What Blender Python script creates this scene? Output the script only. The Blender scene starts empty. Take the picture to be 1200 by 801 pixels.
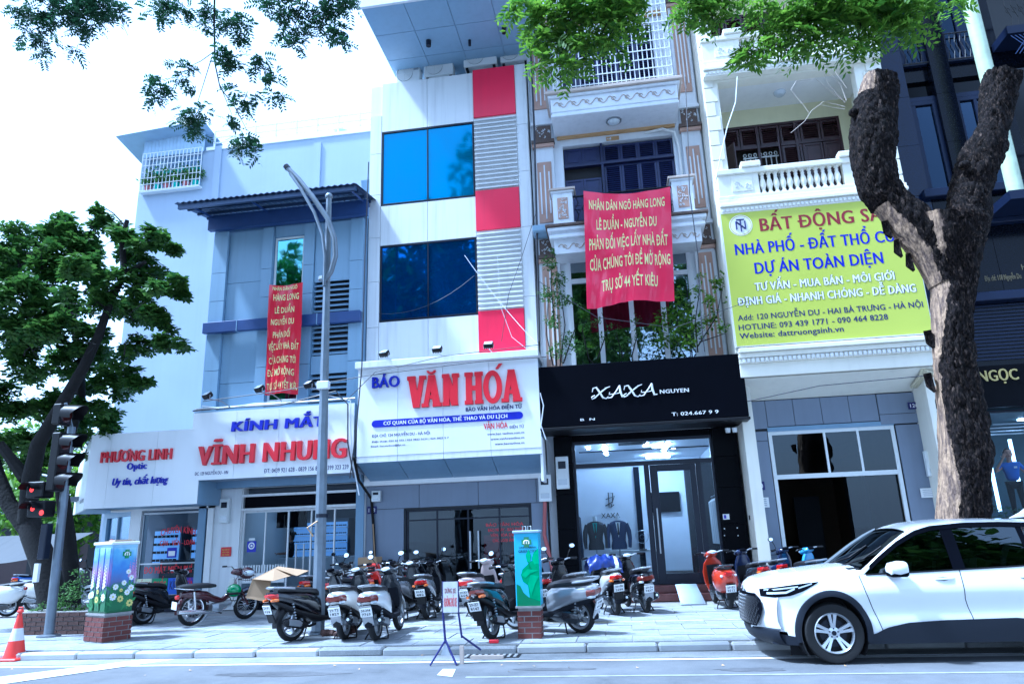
import bpy, bmesh, math, random
from math import sin, cos, pi, radians as R, sqrt, atan2, hypot, exp
from mathutils import Vector, Matrix, noise
random.seed(7)
sc = bpy.context.scene
C = sc.collection
# ---------------- camera ----------------
FL, PIT, ROL, YAW, CH = 830.0, R(15.3), R(2.1), R(8.2), 1.6
Fv = Vector((-sin(YAW)*cos(PIT), cos(YAW)*cos(PIT), sin(PIT)))
r0 = Vector((cos(YAW), sin(YAW), 0)); d0 = Fv.cross(r0)
Rv = r0*cos(ROL)+d0*sin(ROL); Dv = -r0*sin(ROL)+d0*cos(ROL)
cd = bpy.data.cameras.new('camera'); cam = bpy.data.objects.new('camera', cd); C.objects.link(cam)
cd.sensor_fit = 'HORIZONTAL'; cd.sensor_width = 36.0; cd.lens = FL/1200*36
cd.clip_start = 0.1; cd.clip_end = 1500
M = Matrix((( Rv.x, -Dv.x, -Fv.x, 0), (Rv.y, -Dv.y, -Fv.y, 0), (Rv.z, -Dv.z, -Fv.z, CH), (0, 0, 0, 1)))
cam.matrix_world = M
sc.camera = cam
# ---------------- sky, sun, exposure ----------------
SUN_EL, SUN_AZ = R(60), R(254)
w = bpy.data.worlds.new('World'); sc.world = w; w.use_nodes = True
nt = w.node_tree; nt.nodes.clear()
sky = nt.nodes.new('ShaderNodeTexSky'); sky.sky_type = 'NISHITA'; sky.sun_disc = False
sky.sun_elevation = SUN_EL; sky.sun_rotation = SUN_AZ
sky.air_density = 1.0; sky.dust_density = 3.5; sky.ozone_density = 1.5
bg = nt.nodes.new('ShaderNodeBackground'); bg.inputs[1].default_value = 0.11
out = nt.nodes.new('ShaderNodeOutputWorld')
cl = nt.nodes.new('ShaderNodeMix'); cl.data_type = 'RGBA'; cl.inputs['Factor'].default_value = 0.66   # thin white cloud veil over the whole sky
cl.inputs['B'].default_value = (4.0, 4.1, 4.3, 1); nt.links.new(sky.outputs[0], cl.inputs['A'])
nt.links.new(cl.outputs['Result'], bg.inputs[0]); nt.links.new(bg.outputs[0], out.inputs[0])
sd = bpy.data.lights.new('sun', 'SUN'); sd.energy = 2.3; sd.angle = R(5); sd.color = (1, 0.965, 0.92)
so = bpy.data.objects.new('sun', sd); C.objects.link(so)
sdir = Vector((sin(SUN_AZ)*cos(SUN_EL), cos(SUN_AZ)*cos(SUN_EL), sin(SUN_EL)))
so.rotation_euler = sdir.to_track_quat('Z', 'Y').to_euler()
vs = sc.view_settings
vs.view_transform = 'Standard'; vs.look = 'None'; vs.gamma = 1; vs.exposure = 2.15
vs.use_white_balance = True; vs.white_balance_temperature = 4480; vs.white_balance_tint = 4
sc.render.film_transparent = False
sc.cycles.max_bounces = 8; sc.cycles.transparent_max_bounces = 16
sc.cycles.sample_clamp_indirect = 4
# ---------------- helpers ----------------
def ray(u, v): return Fv + Rv*((u-600)/FL) + Dv*((v-400.5)/FL)
def XZ(u, v, Y):                      # where the sight line of a photo point meets the upright plane y = Y
    d = ray(u, v); t = Y/d.y; return d.x*t, CH+d.z*t
def XX(u, v, Y): return XZ(u, v, Y)[0]
def ZZ(u, v, Y): return XZ(u, v, Y)[1]
MAT = {}
def mat(name, col, rough=0.6, metal=0.0, var=0.12, scale=3.0, bump=0.0, bscale=40.0, streak=0.0, spec=None, coat=0.0, emit=None, es=1.0, noshade=False):
    if name in MAT: return MAT[name]
    m = bpy.data.materials.new(name); m.use_nodes = True; t = m.node_tree; n = t.nodes
    b = n['Principled BSDF']
    b.inputs['Roughness'].default_value = rough; b.inputs['Metallic'].default_value = metal
    if spec is not None: b.inputs['Specular IOR Level'].default_value = spec
    if coat: b.inputs['Coat Weight'].default_value = coat; b.inputs['Coat Roughness'].default_value = 0.05
    c = (*col, 1)
    b.inputs['Base Color'].default_value = c
    if var > 0:
        tc = n.new('ShaderNodeTexCoord'); nz = n.new('ShaderNodeTexNoise'); nz.inputs['Scale'].default_value = scale; nz.inputs['Detail'].default_value = 5
        t.links.new(tc.outputs['Object'], nz.inputs['Vector'])
        mx = n.new('ShaderNodeMix'); mx.data_type = 'RGBA'
        mx.inputs['A'].default_value = (*[max(0, x*(1-var*1.6)) for x in col], 1)
        mx.inputs['B'].default_value = (*[min(1, x*(1+var)) for x in col], 1)
        t.links.new(nz.outputs['Fac'], mx.inputs['Factor']); src = mx.outputs['Result']
        if streak > 0:
            mp = n.new('ShaderNodeMapping'); mp.inputs['Scale'].default_value = (4.5, 4.5, 0.22)
            n2 = n.new('ShaderNodeTexNoise'); n2.inputs['Scale'].default_value = 1.6; n2.inputs['Detail'].default_value = 6
            t.links.new(tc.outputs['Object'], mp.inputs['Vector']); t.links.new(mp.outputs[0], n2.inputs['Vector'])
            rp = n.new('ShaderNodeValToRGB'); rp.color_ramp.elements[0].position = 0.48; rp.color_ramp.elements[1].position = 0.8
            t.links.new(n2.outputs['Fac'], rp.inputs['Fac'])
            ml = n.new('ShaderNodeMath'); ml.operation = 'MULTIPLY'; ml.inputs[1].default_value = streak
            t.links.new(rp.outputs['Color'], ml.inputs[0])
            m2 = n.new('ShaderNodeMix'); m2.data_type = 'RGBA'; m2.inputs['B'].default_value = (*[x*0.35+0.02 for x in col], 1)
            t.links.new(src, m2.inputs['A']); t.links.new(ml.outputs[0], m2.inputs['Factor']); src = m2.outputs['Result']
        t.links.new(src, b.inputs['Base Color'])
        if bump > 0:
            n3 = n.new('ShaderNodeTexNoise'); n3.inputs['Scale'].default_value = bscale; n3.inputs['Detail'].default_value = 4
            t.links.new(tc.outputs['Object'], n3.inputs['Vector'])
            bp = n.new('ShaderNodeBump'); bp.inputs['Strength'].default_value = bump; bp.inputs['Distance'].default_value = 0.02
            t.links.new(n3.outputs['Fac'], bp.inputs['Height']); t.links.new(bp.outputs[0], b.inputs['Normal'])
    if emit:
        b.inputs['Emission Color'].default_value = (*emit, 1); b.inputs['Emission Strength'].default_value = es
    MAT[name] = m; return m
def glass(name, tint, refl=(1, 1, 1), through=0.6, rough=0.02, fres=1.45, base=0.08):
    m = bpy.data.materials.new(name); m.use_nodes = True; t = m.node_tree; n = t.nodes; n.clear()
    o = n.new('ShaderNodeOutputMaterial'); g = n.new('ShaderNodeBsdfGlossy'); g.inputs['Color'].default_value = (*refl, 1); g.inputs['Roughness'].default_value = rough
    tr = n.new('ShaderNodeBsdfTransparent'); tr.inputs['Color'].default_value = (*[x*through for x in tint], 1)
    fr = n.new('ShaderNodeLayerWeight'); fr.inputs['Blend'].default_value = 0.35
    ad = n.new('ShaderNodeMath'); ad.operation = 'MULTIPLY_ADD'; ad.inputs[1].default_value = 0.35; ad.inputs[2].default_value = base; ad.use_clamp = True
    nz = n.new('ShaderNodeTexNoise'); nz.inputs['Scale'].default_value = 1.3; bp = n.new('ShaderNodeBump'); bp.inputs['Strength'].default_value = 0.06; bp.inputs['Distance'].default_value = 0.05
    t.links.new(nz.outputs['Fac'], bp.inputs['Height']); t.links.new(bp.outputs[0], g.inputs['Normal'])
    mx = n.new('ShaderNodeMixShader')
    t.links.new(fr.outputs['Fresnel'], ad.inputs[0]); t.links.new(ad.outputs[0], mx.inputs[0])
    t.links.new(tr.outputs[0], mx.inputs[1]); t.links.new(g.outputs[0], mx.inputs[2]); t.links.new(mx.outputs[0], o.inputs[0])
    MAT[name] = m; return m
def leafmat(name, col, col2, trans=0.45):
    m = bpy.data.materials.new(name); m.use_nodes = True; t = m.node_tree; n = t.nodes; n.clear()
    o = n.new('ShaderNodeOutputMaterial'); d = n.new('ShaderNodeBsdfPrincipled'); d.inputs['Roughness'].default_value = 0.5; d.inputs['Specular IOR Level'].default_value = 0.3
    tl = n.new('ShaderNodeBsdfTranslucent'); mx = n.new('ShaderNodeMixShader'); mx.inputs[0].default_value = trans
    geo = n.new('ShaderNodeNewGeometry'); rp = n.new('ShaderNodeMix'); rp.data_type = 'RGBA'
    rp.inputs['A'].default_value = (*col, 1); rp.inputs['B'].default_value = (*col2, 1)
    t.links.new(geo.outputs['Random Per Island'], rp.inputs['Factor'])
    t.links.new(rp.outputs['Result'], d.inputs['Base Color']); t.links.new(rp.outputs['Result'], tl.inputs['Color'])
    t.links.new(d.outputs[0], mx.inputs[1]); t.links.new(tl.outputs[0], mx.inputs[2]); t.links.new(mx.outputs[0], o.inputs[0])
    MAT[name] = m; return m
class MB:
    def __init__(s): s.v = []; s.f = []
    def add(s, vs, fs, mx=None):
        o = len(s.v)
        if mx is not None: vs = [mx @ Vector(p) for p in vs]
        s.v += [tuple(p) for p in vs]; s.f += [tuple(i+o for i in f) for f in fs]; return s
    def box(s, x0, x1, y0, y1, z0, z1, mx=None):
        return s.add([(x0,y0,z0),(x1,y0,z0),(x1,y1,z0),(x0,y1,z0),(x0,y0,z1),(x1,y0,z1),(x1,y1,z1),(x0,y1,z1)],
                     [(0,3,2,1),(4,5,6,7),(0,1,5,4),(1,2,6,5),(2,3,7,6),(3,0,4,7)], mx)
    def quad(s, a, b, c, d, mx=None): return s.add([a, b, c, d], [(0, 1, 2, 3)], mx)
    def prism(s, poly, y0, y1, mx=None):        # poly in (x,z), extruded along y
        n = len(poly)
        a = [(p[0], y0, p[1]) for p in poly]+[(p[0], y1, p[1]) for p in poly]
        return s.add(a, [tuple(range(n)), tuple(range(2*n-1, n-1, -1))]+[(i, n+i, n+(i+1) % n, (i+1) % n) for i in range(n)], mx)
    def tube(s, pts, r, n=8, caps=True, mx=None):
        pts = [Vector(p) for p in pts]; vs = []; fs = []
        rr = r if isinstance(r, (list, tuple)) else [r]*len(pts)
        up = None
        for i, p in enumerate(pts):
            t = (pts[min(i+1, len(pts)-1)]-pts[max(i-1, 0)])
            t = t.normalized() if t.length > 1e-9 else Vector((0, 0, 1))
            if up is None:
                up = Vector((0, 0, 1)) if abs(t.z) < 0.9 else Vector((1, 0, 0))
            a = t.cross(up); a = a.normalized() if a.length > 1e-6 else t.orthogonal().normalized()
            b = a.cross(t).normalized(); up = b
            for k in range(n):
                q = 2*pi*k/n; vs.append(p+(a*cos(q)+b*sin(q))*rr[i])
        for i in range(len(pts)-1):
            for k in range(n):
                fs.append((i*n+k, i*n+(k+1) % n, (i+1)*n+(k+1) % n, (i+1)*n+k))
        if caps: fs.append(tuple(range(n-1, -1, -1))); fs.append(tuple(range((len(pts)-1)*n, len(pts)*n)))
        return s.add(vs, fs, mx)
    def lathe(s, prof, n=16, mx=None, ax='z', c=(0, 0, 0)):   # prof (r, h)
        vs = []; fs = []
        for (r, h) in prof:
            for k in range(n):
                q = 2*pi*k/n; a, b = r*cos(q), r*sin(q)
                vs.append({'z': (c[0]+a, c[1]+b, c[2]+h), 'y': (c[0]+a, c[1]+h, c[2]+b), 'x': (c[0]+h, c[1]+a, c[2]+b)}[ax])
        m = len(prof)
        for i in range(m-1):
            for k in range(n): fs.append((i*n+k, i*n+(k+1) % n, (i+1)*n+(k+1) % n, (i+1)*n+k))
        return s.add(vs, fs, mx)
    def loft(s, secs, mx=None, caps=True):       # list of equal-length rings
        n = len(secs[0]); vs = [p for r in secs for p in r]; fs = []
        for i in range(len(secs)-1):
            for k in range(n): fs.append((i*n+k, i*n+(k+1) % n, (i+1)*n+(k+1) % n, (i+1)*n+k))
        if caps: fs.append(tuple(range(n-1, -1, -1))); fs.append(tuple(range((len(secs)-1)*n, len(secs)*n)))
        return s.add(vs, fs, mx)
    def sell(s, st, n=14, e=2.6, axis='x', mx=None):   # stations (pos, c_a, c_b, half_a, half_b): superellipse sections
        secs = []
        for (p, ca, cb, ha, hb) in st:
            ring = []
            for k in range(n):
                q = 2*pi*k/n; x = cos(q); y = sin(q)
                a = ca+ha*math.copysign(abs(x)**(2/e), x); b = cb+hb*math.copysign(abs(y)**(2/e), y)
                ring.append((p, a, b) if axis == 'x' else ((a, b, p) if axis == 'z' else (a, p, b)))
            secs.append(ring)
        return s.loft(secs, mx)
    def ball(s, c, r, n=10, m=6, mx=None):
        rx, ry, rz = r if isinstance(r, (tuple, list)) else (r, r, r)
        vs = []; fs = []
        for i in range(m+1):
            t = pi*i/m
            for k in range(n):
                q = 2*pi*k/n; vs.append((c[0]+rx*sin(t)*cos(q), c[1]+ry*sin(t)*sin(q), c[2]+rz*cos(t)))
        for i in range(m):
            for k in range(n): fs.append((i*n+k, (i+1)*n+k, (i+1)*n+(k+1) % n, i*n+(k+1) % n))
        return s.add(vs, fs, mx)
    def build(s, name, m, parent=None, smooth=False, bevel=0.0, seg=1, kind=None, label=None, world=True, recalc=True):
        me = bpy.data.meshes.new(name)
        off = parent_loc(parent) if (parent is not None and world) else Vector((0, 0, 0))
        vv = [(p[0]-off.x, p[1]-off.y, p[2]-off.z) for p in s.v]
        me.from_pydata(vv, [], s.f); me.validate()
        if recalc:
            b = bmesh.new(); b.from_mesh(me); bmesh.ops.remove_doubles(b, verts=b.verts, dist=1e-5) if smooth else None
            bmesh.ops.recalc_face_normals(b, faces=b.faces); b.to_mesh(me); b.free()
        if isinstance(m, str): m = MAT[m]
        me.materials.append(m)
        return link(name, me, parent, smooth, bevel, seg, kind, label)
def parent_loc(p):
    l = Vector((0, 0, 0))
    while p is not None: l += p.location; p = p.parent
    return l
def link(name, me, parent=None, smooth=False, bevel=0, seg=1, kind=None, label=None):
    o = bpy.data.objects.new(name, me); C.objects.link(o)
    if parent is not None: o.parent = parent
    if smooth:
        me.shade_smooth(); md = o.modifiers.new('es', 'EDGE_SPLIT'); md.split_angle = R(38)
    if bevel > 0:
        md = o.modifiers.new('bev', 'BEVEL'); md.width = bevel; md.segments = seg; md.limit_method = 'ANGLE'
    if kind: o['kind'] = kind
    if label: o['label'] = label
    return o
def thing(name, label, cat, loc=(0, 0, 0), rz=0, group=None):
    o = bpy.data.objects.new(name, None); C.objects.link(o); o.location = loc; o.rotation_euler = (0, 0, rz)
    o.empty_display_size = 0.2
    return tag(o, label, cat, group)
def tag(o, label, cat, group=None):
    o['label'] = label; o['category'] = cat
    if group: o['group'] = group
    return o
def dup(root, loc, rz=0, label=None, group=None, sub=True):
    def cp(o, par):
        c = o.copy(); C.objects.link(c); c.parent = par
        for ch in list(o.children): cp(ch, c)
        return c
    r = cp(root, None); r.location = loc; r.rotation_euler = (0, 0, rz)
    if label: r['label'] = label
    if group: r['group'] = group
    return r
def shared(name, me, parent, loc, kind=None):       # one more object on the same mesh
    o = bpy.data.objects.new(name, me); C.objects.link(o); o.parent = parent
    o.location = Vector(loc)-parent_loc(parent)
    return o
def rbox(name, sx, sy, sz, m, bevel=0.004):
    me = bpy.data.meshes.new(name); b = MB().box(0, sx, 0, sy, 0, sz)
    me.from_pydata(b.v, [], b.f); me.materials.append(MAT[m] if isinstance(m, str) else m); return me
_meshc = {}
def piece(name, x0, x1, y0, y1, z0, z1, m, parent, bevel=0.0, sub=None):
    """a cuboid part; equal sizes share one mesh"""
    sx, sy, sz = round(x1-x0, 3), round(y1-y0, 3), round(z1-z0, 3)
    k = (name, sx, sy, sz, m)
    if k not in _meshc: _meshc[k] = rbox(name, sx, sy, sz, m)
    o = shared(name, _meshc[k], parent, (x0, y0, z0))
    if bevel > 0:
        md = o.modifiers.new('bev', 'BEVEL'); md.width = bevel; md.segments = 1
    return o
def wall(mb, x0, x1, z0, z1, y0, y1, holes=()):
    """solid wall with rectangular openings (hx0,hx1,hz0,hz1)"""
    xs = sorted(set([x0, x1]+[h[i] for h in holes for i in (0, 1)])); xs = [x for x in xs if x0 <= x <= x1]
    for a, b in zip(xs, xs[1:]):
        m = (a+b)/2; cut = sorted([(h[2], h[3]) for h in holes if h[0] < m < h[1]]); z = z0
        for c, d in cut:
            if c > z: mb.box(a, b, y0, y1, z, c)
            z = max(z, d)
        if z < z1: mb.box(a, b, y0, y1, z, z1)
    return mb
HORN = dict(zip('ƠƯỚỜỞỠỢỨỪỬỮỰơướờởỡợứừửữự', 'OUÓÒỎÕỌÚÙỦŨỤouóòỏõọúùủũụ')); BAR = {'Đ': 'D', 'đ': 'd'}; _adv = {}
def adv(s, sp):
    if (s, sp) not in _adv: _adv[(s, sp)] = max(p.x for p in raw_text(s+'|', 0, 0, 0, 1, sp)[0])-(max(p.x for p in raw_text('|', 0, 0, 0, 1, sp)[0]) if s else 0)
    return _adv[(s, sp)] if s else 0
def text_mesh(body, bold=0.0, ext=0.0, shear=0.0, res=3, fat=0):
    """letters as a mesh; the crossbar of Đ and the horns of Ơ, Ư are added as strokes"""
    sp = 1.0+(bold+fat)*2.2; b2 = ''.join(HORN.get(c, BAR.get(c, c)) for c in body); vs, fs = raw_text(b2, bold, ext, shear, res, sp)
    for i, c in enumerate(body):
        if c in HORN or c in BAR:
            a, e = adv(b2[:i], sp), adv(b2[:i+1], sp); w_ = e-a; up = c.isupper(); H = .70 if up else .50
            if c in BAR: x0, x1, y0, y1 = (a-.02, a+w_*.52, .31, .39) if up else (a+w_*.42, e+.01, .60, .66)
            else: x0, x1, y0, y1 = e-w_*.24, e+w_*.02, H*.86, H*1.12
            z = ext+.006; k = len(vs)
            q = [(x0, y0+(.06 if c in HORN else 0)), (x1-.0, y0+(.06 if c in HORN else 0)), (x1, y1), (x1-.05 if c in HORN else x0, y1)]
            vs += [Vector((x+shear*y, y, s_*z)) for s_ in (1, -1) for x, y in q]; fs += [(k, k+1, k+2, k+3), (k+7, k+6, k+5, k+4), (k, k+4, k+5, k+1), (k+1, k+5, k+6, k+2), (k+2, k+6, k+7, k+3), (k+3, k+7, k+4, k)]
    n0 = len(vs)
    if fat:
        base, bf = list(vs), list(fs)
        for k, dx in enumerate((-fat, fat)): vs += [p+Vector((dx, 0, .004*(k+1)*(1 if p.z > 0 else -1))) for p in base]; fs += [tuple(i+n0*(k+1) for i in f) for f in bf]
    return vs, fs
def raw_text(body, bold, ext, shear, res, sp):
    c = bpy.data.curves.new('t', 'FONT'); c.body = body; c.resolution_u = res; c.offset = bold; c.extrude = ext; c.shear = shear; c.space_character = sp
    c.fill_mode = 'BOTH'
    o = bpy.data.objects.new('t', c); C.objects.link(o); bpy.context.view_layer.update()
    dg = bpy.context.evaluated_depsgraph_get(); ev = o.evaluated_get(dg)
    m = ev.to_mesh(); vs = [v.co.copy() for v in m.vertices]; fs = [tuple(p.vertices) for p in m.polygons]; n0 = len(vs)
    ev.to_mesh_clear(); bpy.data.objects.remove(o); bpy.data.curves.remove(c)
    return vs, fs
_ref = {}
def capdim(bold):
    if bold not in _ref:
        v, f = text_mesh('H', bold); _ref[bold] = (max(p.y for p in v)-min(p.y for p in v), min(p.y for p in v))
    return _ref[bold]
def lettering(body, x0, x1, z, h, y, m, parent, name='lettering', bold=0.02, depth=0.004, shear=0.0, each=False, warp=None, centre=False, label=None, kind=None):
    """text on a wall plane facing -y: spans x0..x1, baseline z, capitals h tall"""
    if isinstance(m, str): m = MAT[m]
    fat = bold if depth > 0 else 0; bold = 0 if depth > 0 else min(bold, .01)
    vs, fs = text_mesh(body, bold, 0.1 if depth > 0 else 0, shear, 3 if h > 0.2 else 2, fat)
    if not vs: return None
    ch, cb = capdim(bold); mnx = min(p.x for p in vs); mxx = max(p.x for p in vs)
    sx = (x1-x0)/(mxx-mnx); szz = h/ch
    off = parent_loc(parent)
    def mp(p, base):
        X = x0+(p.x-mnx)*sx; Z = z+(p.y-cb)*szz; Y = y-(p.z+0.1)/0.2*depth if depth > 0 else y
        if warp: X, Y, Z = warp(X, Y, Z)
        return (X-off.x, Y-off.y, Z-off.z)
    if not each:
        me = bpy.data.meshes.new(name); me.from_pydata([mp(p, 0) for p in vs], [], fs); me.materials.append(m)
        return link(name, me, parent, label=label, kind='stuff')
    par = list(range(len(vs)))
    def fd(a):
        while par[a] != a: par[a] = par[par[a]]; a = par[a]
        return a
    for f in fs:
        for i in f[1:]: par[fd(i)] = fd(f[0])
    hh = {}
    for i, p in enumerate(vs):
        k = (round(p.x, 3), round(p.y, 3))
        if k in hh: par[fd(i)] = fd(hh[k])
        else: hh[k] = i
    isl = {}
    for i in range(len(vs)): isl.setdefault(fd(i), []).append(i)
    L = [[min(vs[i].x for i in g), max(vs[i].x for i in g), g] for g in isl.values()]
    L.sort(key=lambda a: -(a[1]-a[0])); groups = []
    for a, b, g in L:
        for G in groups:
            if min(b, G[1])-max(a, G[0]) > 0.45*(b-a): G[2] += g; break
        else: groups.append([a, b, list(g)])
    for a, b, g in sorted(groups, key=lambda q: q[0]):
        gs = set(g); idx = {v: k for k, v in enumerate(g)}
        me = bpy.data.meshes.new('letter'); me.from_pydata([mp(vs[i], 0) for i in g], [], [tuple(idx[i] for i in f) for f in fs if f[0] in gs]); me.materials.append(m)
        link('letter', me, parent)
    return None
# ---------------- materials ----------------
mat('white_cladding', (0.74, 0.75, 0.76), 0.35, var=0.05, scale=1.2, streak=0.3)
mat('white_paint', (0.78, 0.78, 0.77), 0.55, var=0.05, scale=2, streak=0.10, bump=0.05)
mat('sign_white', (0.80, 0.81, 0.83), 0.3, var=0.03, scale=1, streak=0.05)
mat('stone_grey', (0.18, 0.21, 0.28), 0.4, var=0.08, scale=2, streak=0.15)
mat('interior_dim', (0.13, 0.15, 0.19), 0.7, var=0.1)
mat('red_cladding', (0.72, 0.015, 0.07), 0.35, var=0.06, scale=1.5, streak=0.15)
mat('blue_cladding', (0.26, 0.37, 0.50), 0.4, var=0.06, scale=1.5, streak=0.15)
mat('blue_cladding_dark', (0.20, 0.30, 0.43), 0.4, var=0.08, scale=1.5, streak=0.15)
mat('blue_trim', (0.035, 0.065, 0.20), 0.45, var=0.15, scale=3)
mat('grey_render', (0.34, 0.40, 0.50), 0.75, var=0.10, scale=0.5, streak=0.06, bump=0.1)
mat('cream_paint', (0.80, 0.77, 0.66), 0.6, var=0.06, scale=1.5, streak=0.12, bump=0.05)
mat('ornate_paint', (0.72, 0.74, 0.78), 0.6, var=0.08, scale=1.5, streak=0.18, bump=0.05)
mat('pink_beige', (0.46, 0.30, 0.23), 0.7, var=0.15, scale=4, streak=0.2, bump=0.1)
mat('carved_brown', (0.12, 0.085, 0.07), 0.75, var=0.4, scale=26, bump=0.7, bscale=30)
mat('ochre', (0.48, 0.30, 0.13), 0.6, var=0.15)
mat('navy_wood', (0.014, 0.018, 0.075), 0.4, var=0.25, scale=6)
mat('brown_wood', (0.036, 0.014, 0.018), 0.4, var=0.3, scale=6)
mat('navy_wood_light', (0.020, 0.026, 0.10), 0.4, var=0.25, scale=6)
mat('ac_white', (0.7, 0.72, 0.72), 0.5, var=0.06)
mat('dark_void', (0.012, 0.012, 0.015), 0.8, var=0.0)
mat('interior_dark', (0.03, 0.033, 0.04), 0.8, var=0.2, scale=1)
mat('interior_light', (0.55, 0.58, 0.62), 0.7, var=0.05)
mat('interior_warm', (0.035, 0.028, 0.024), 0.8, var=0.2, scale=1)
mat('black_gloss', (0.0018, 0.0022, 0.005), 0.5, var=0.2, scale=2, spec=0.04)
mat('black_tile', (0.002, 0.0023, 0.004), 0.4, var=0.2, scale=3, spec=0.05)
mat('dark_frame', (0.008, 0.011, 0.024), 0.35, var=0.1, spec=0.3)
mat('black_plastic', (0.004, 0.004, 0.006), 0.45, var=0.15, scale=9, spec=0.3)
mat('tyre', (0.006, 0.006, 0.007), 0.8, var=0.2, scale=12)
mat('steel', (0.42, 0.44, 0.47), 0.35, 0.8, var=0.1)
mat('chrome', (0.8, 0.8, 0.82), 0.12, 1.0, var=0.0)
mat('galvanised', (0.20, 0.23, 0.27), 0.42, 0.6, var=0.25, scale=5, streak=0.2)
mat('alloy', (0.62, 0.64, 0.67), 0.28, 0.7, var=0.05)
mat('car_white', (0.82, 0.83, 0.84), 0.22, var=0.015, coat=0.8)
mat('car_clad', (0.010, 0.013, 0.022), 0.5, var=0.1, spec=0.3)
mat('tail_red', (0.45, 0.008, 0.008), 0.12, var=0.1, coat=1.0)
mat('tail_dark', (0.14, 0.02, 0.012), 0.12, var=0.1, coat=1.0)
mat('amber', (0.7, 0.17, 0.02), 0.15, var=0.1, coat=1.0)
mat('lens_clear', (0.6, 0.65, 0.7), 0.08, var=0.1, coat=1.0)
mat('mirror', (0.8, 0.85, 0.9), 0.03, 1.0, var=0.0)
mat('plate_white', (0.75, 0.76, 0.76), 0.5, var=0.04)
mat('ink_black', (0.01, 0.01, 0.012), 0.6, var=0)
mat('ink_navy', (0.010, 0.010, 0.12), 0.5, var=0)
mat('letter_blue', (0.012, 0.012, 0.42), 0.35, var=0.04)
mat('letter_red', (0.58, 0.008, 0.025), 0.35, var=0.06)
mat('letter_white', (0.8, 0.8, 0.8), 0.4, var=0)
mat('letter_maroon', (0.22, 0.010, 0.020), 0.4, var=0.04)
mat('board_yellow', (0.50, 0.55, 0.06), 0.45, var=0.03, scale=1, bump=0.1, bscale=2)
mat('ink_gold', (0.66, 0.55, 0.08), 0.6, var=0.1)
mat('banner_pink', (0.68, 0.014, 0.075), 0.3, var=0.10, scale=2, coat=0.35)
mat('banner_red', (0.56, 0.006, 0.03), 0.3, var=0.12, scale=2, coat=0.35)
mat('banner_ink', (0.78, 0.74, 0.30), 0.6, var=0.12)
mat('brick', (0.13, 0.035, 0.028), 0.8, var=0.35, scale=9, bump=0.3)
mat('brick_old', (0.10, 0.055, 0.045), 0.85, var=0.5, scale=6, bump=0.4)
mat('mortar', (0.26, 0.255, 0.25), 0.9, var=0.25, scale=8, bump=0.3)
mat('concrete', (0.42, 0.42, 0.42), 0.85, var=0.15, scale=4, bump=0.2)
mat('kerb_stone', (0.34, 0.35, 0.36), 0.8, var=0.14, scale=3, bump=0.15)
mat('cardboard', (0.34, 0.23, 0.13), 0.8, var=0.12, scale=3)
mat('corrugated', (0.05, 0.075, 0.15), 0.4, 0.3, var=0.2, scale=3)
mat('corrugated_light', (0.36, 0.46, 0.58), 0.45, 0.2, var=0.12, scale=3)
mat('wire', (0.03, 0.03, 0.04), 0.6, var=0)
mat('wire_white', (0.6, 0.62, 0.65), 0.6, var=0)
mat('cone_red', (0.62, 0.035, 0.025), 0.5, var=0.12, scale=8)
mat('road_white', (0.62, 0.63, 0.63), 0.75, var=0.15, scale=12)
mat('road_white_worn', (0.28, 0.29, 0.31), 0.8, var=0.3, scale=9)
mat('trim_beige', (0.50, 0.42, 0.36), 0.7, var=0.12, scale=4)
mat('skin', (0.42, 0.24, 0.16), 0.55, var=0.06)
mat('hair', (0.012, 0.010, 0.009), 0.5, var=0.2, scale=30)
mat('shirt_blue', (0.05, 0.13, 0.50), 0.8, var=0.08)
mat('cloth_dark', (0.008, 0.009, 0.014), 0.85, var=0.1, spec=0.2)
mat('suit_navy', (0.012, 0.03, 0.11), 0.7, var=0.12)
mat('suit_grey', (0.02, 0.022, 0.03), 0.7, var=0.12)
mat('green_gloss', (0.01, 0.19, 0.045), 0.15, var=0.05, coat=1)
mat('bark_dark', (0.007, 0.006, 0.006), 0.95, var=0.4, scale=7, bump=1.0, bscale=16)
mat('granite', (0.003, 0.004, 0.009), 0.15, var=0.7, scale=30, spec=0.15)
mat('granite_light', (0.005, 0.010, 0.035), 0.12, var=0.7, scale=30, spec=0.25)
mat('column_cream', (0.50, 0.58, 0.40), 0.3, var=0.25, scale=4)
mat('navy_metal', (0.010, 0.015, 0.040), 0.35, 0.1, var=0.1, spec=0.2)
mat('step_red', (0.14, 0.05, 0.045), 0.35, var=0.3, scale=10)
mat('teal_plastic', (0.03, 0.35, 0.28), 0.4, var=0.1)
mat('pot_red', (0.35, 0.10, 0.10), 0.6, var=0.1)
mat('tank_blue', (0.25, 0.5, 0.6), 0.4, var=0.1)
mat('seat_black', (0.015, 0.015, 0.018), 0.5, var=0.15, scale=10)
for nm, c, mt in [('paint_black', (0.004, 0.0045, 0.008), 0), ('paint_white', (0.74, 0.74, 0.72), 0), ('paint_red', (0.50, 0.02, 0.012), 0), ('paint_orange', (0.42, 0.035, 0.012), 0),
                  ('paint_blue', (0.03, 0.10, 0.42), 0), ('paint_skyblue', (0.10, 0.32, 0.62), 0), ('paint_silver', (0.34, 0.35, 0.37), 0.4), ('paint_pink', (0.55, 0.44, 0.42), 0.1),
                  ('paint_navy', (0.012, 0.02, 0.07), 0), ('paint_green', (0.010, 0.016, 0.018), 0), ('paint_grey', (0.025, 0.028, 0.035), 0.2), ('paint_maroon', (0.05, 0.006, 0.010), 0)]:
    mat(nm, c, 0.2, mt, var=0.04, coat=0.8)
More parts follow.
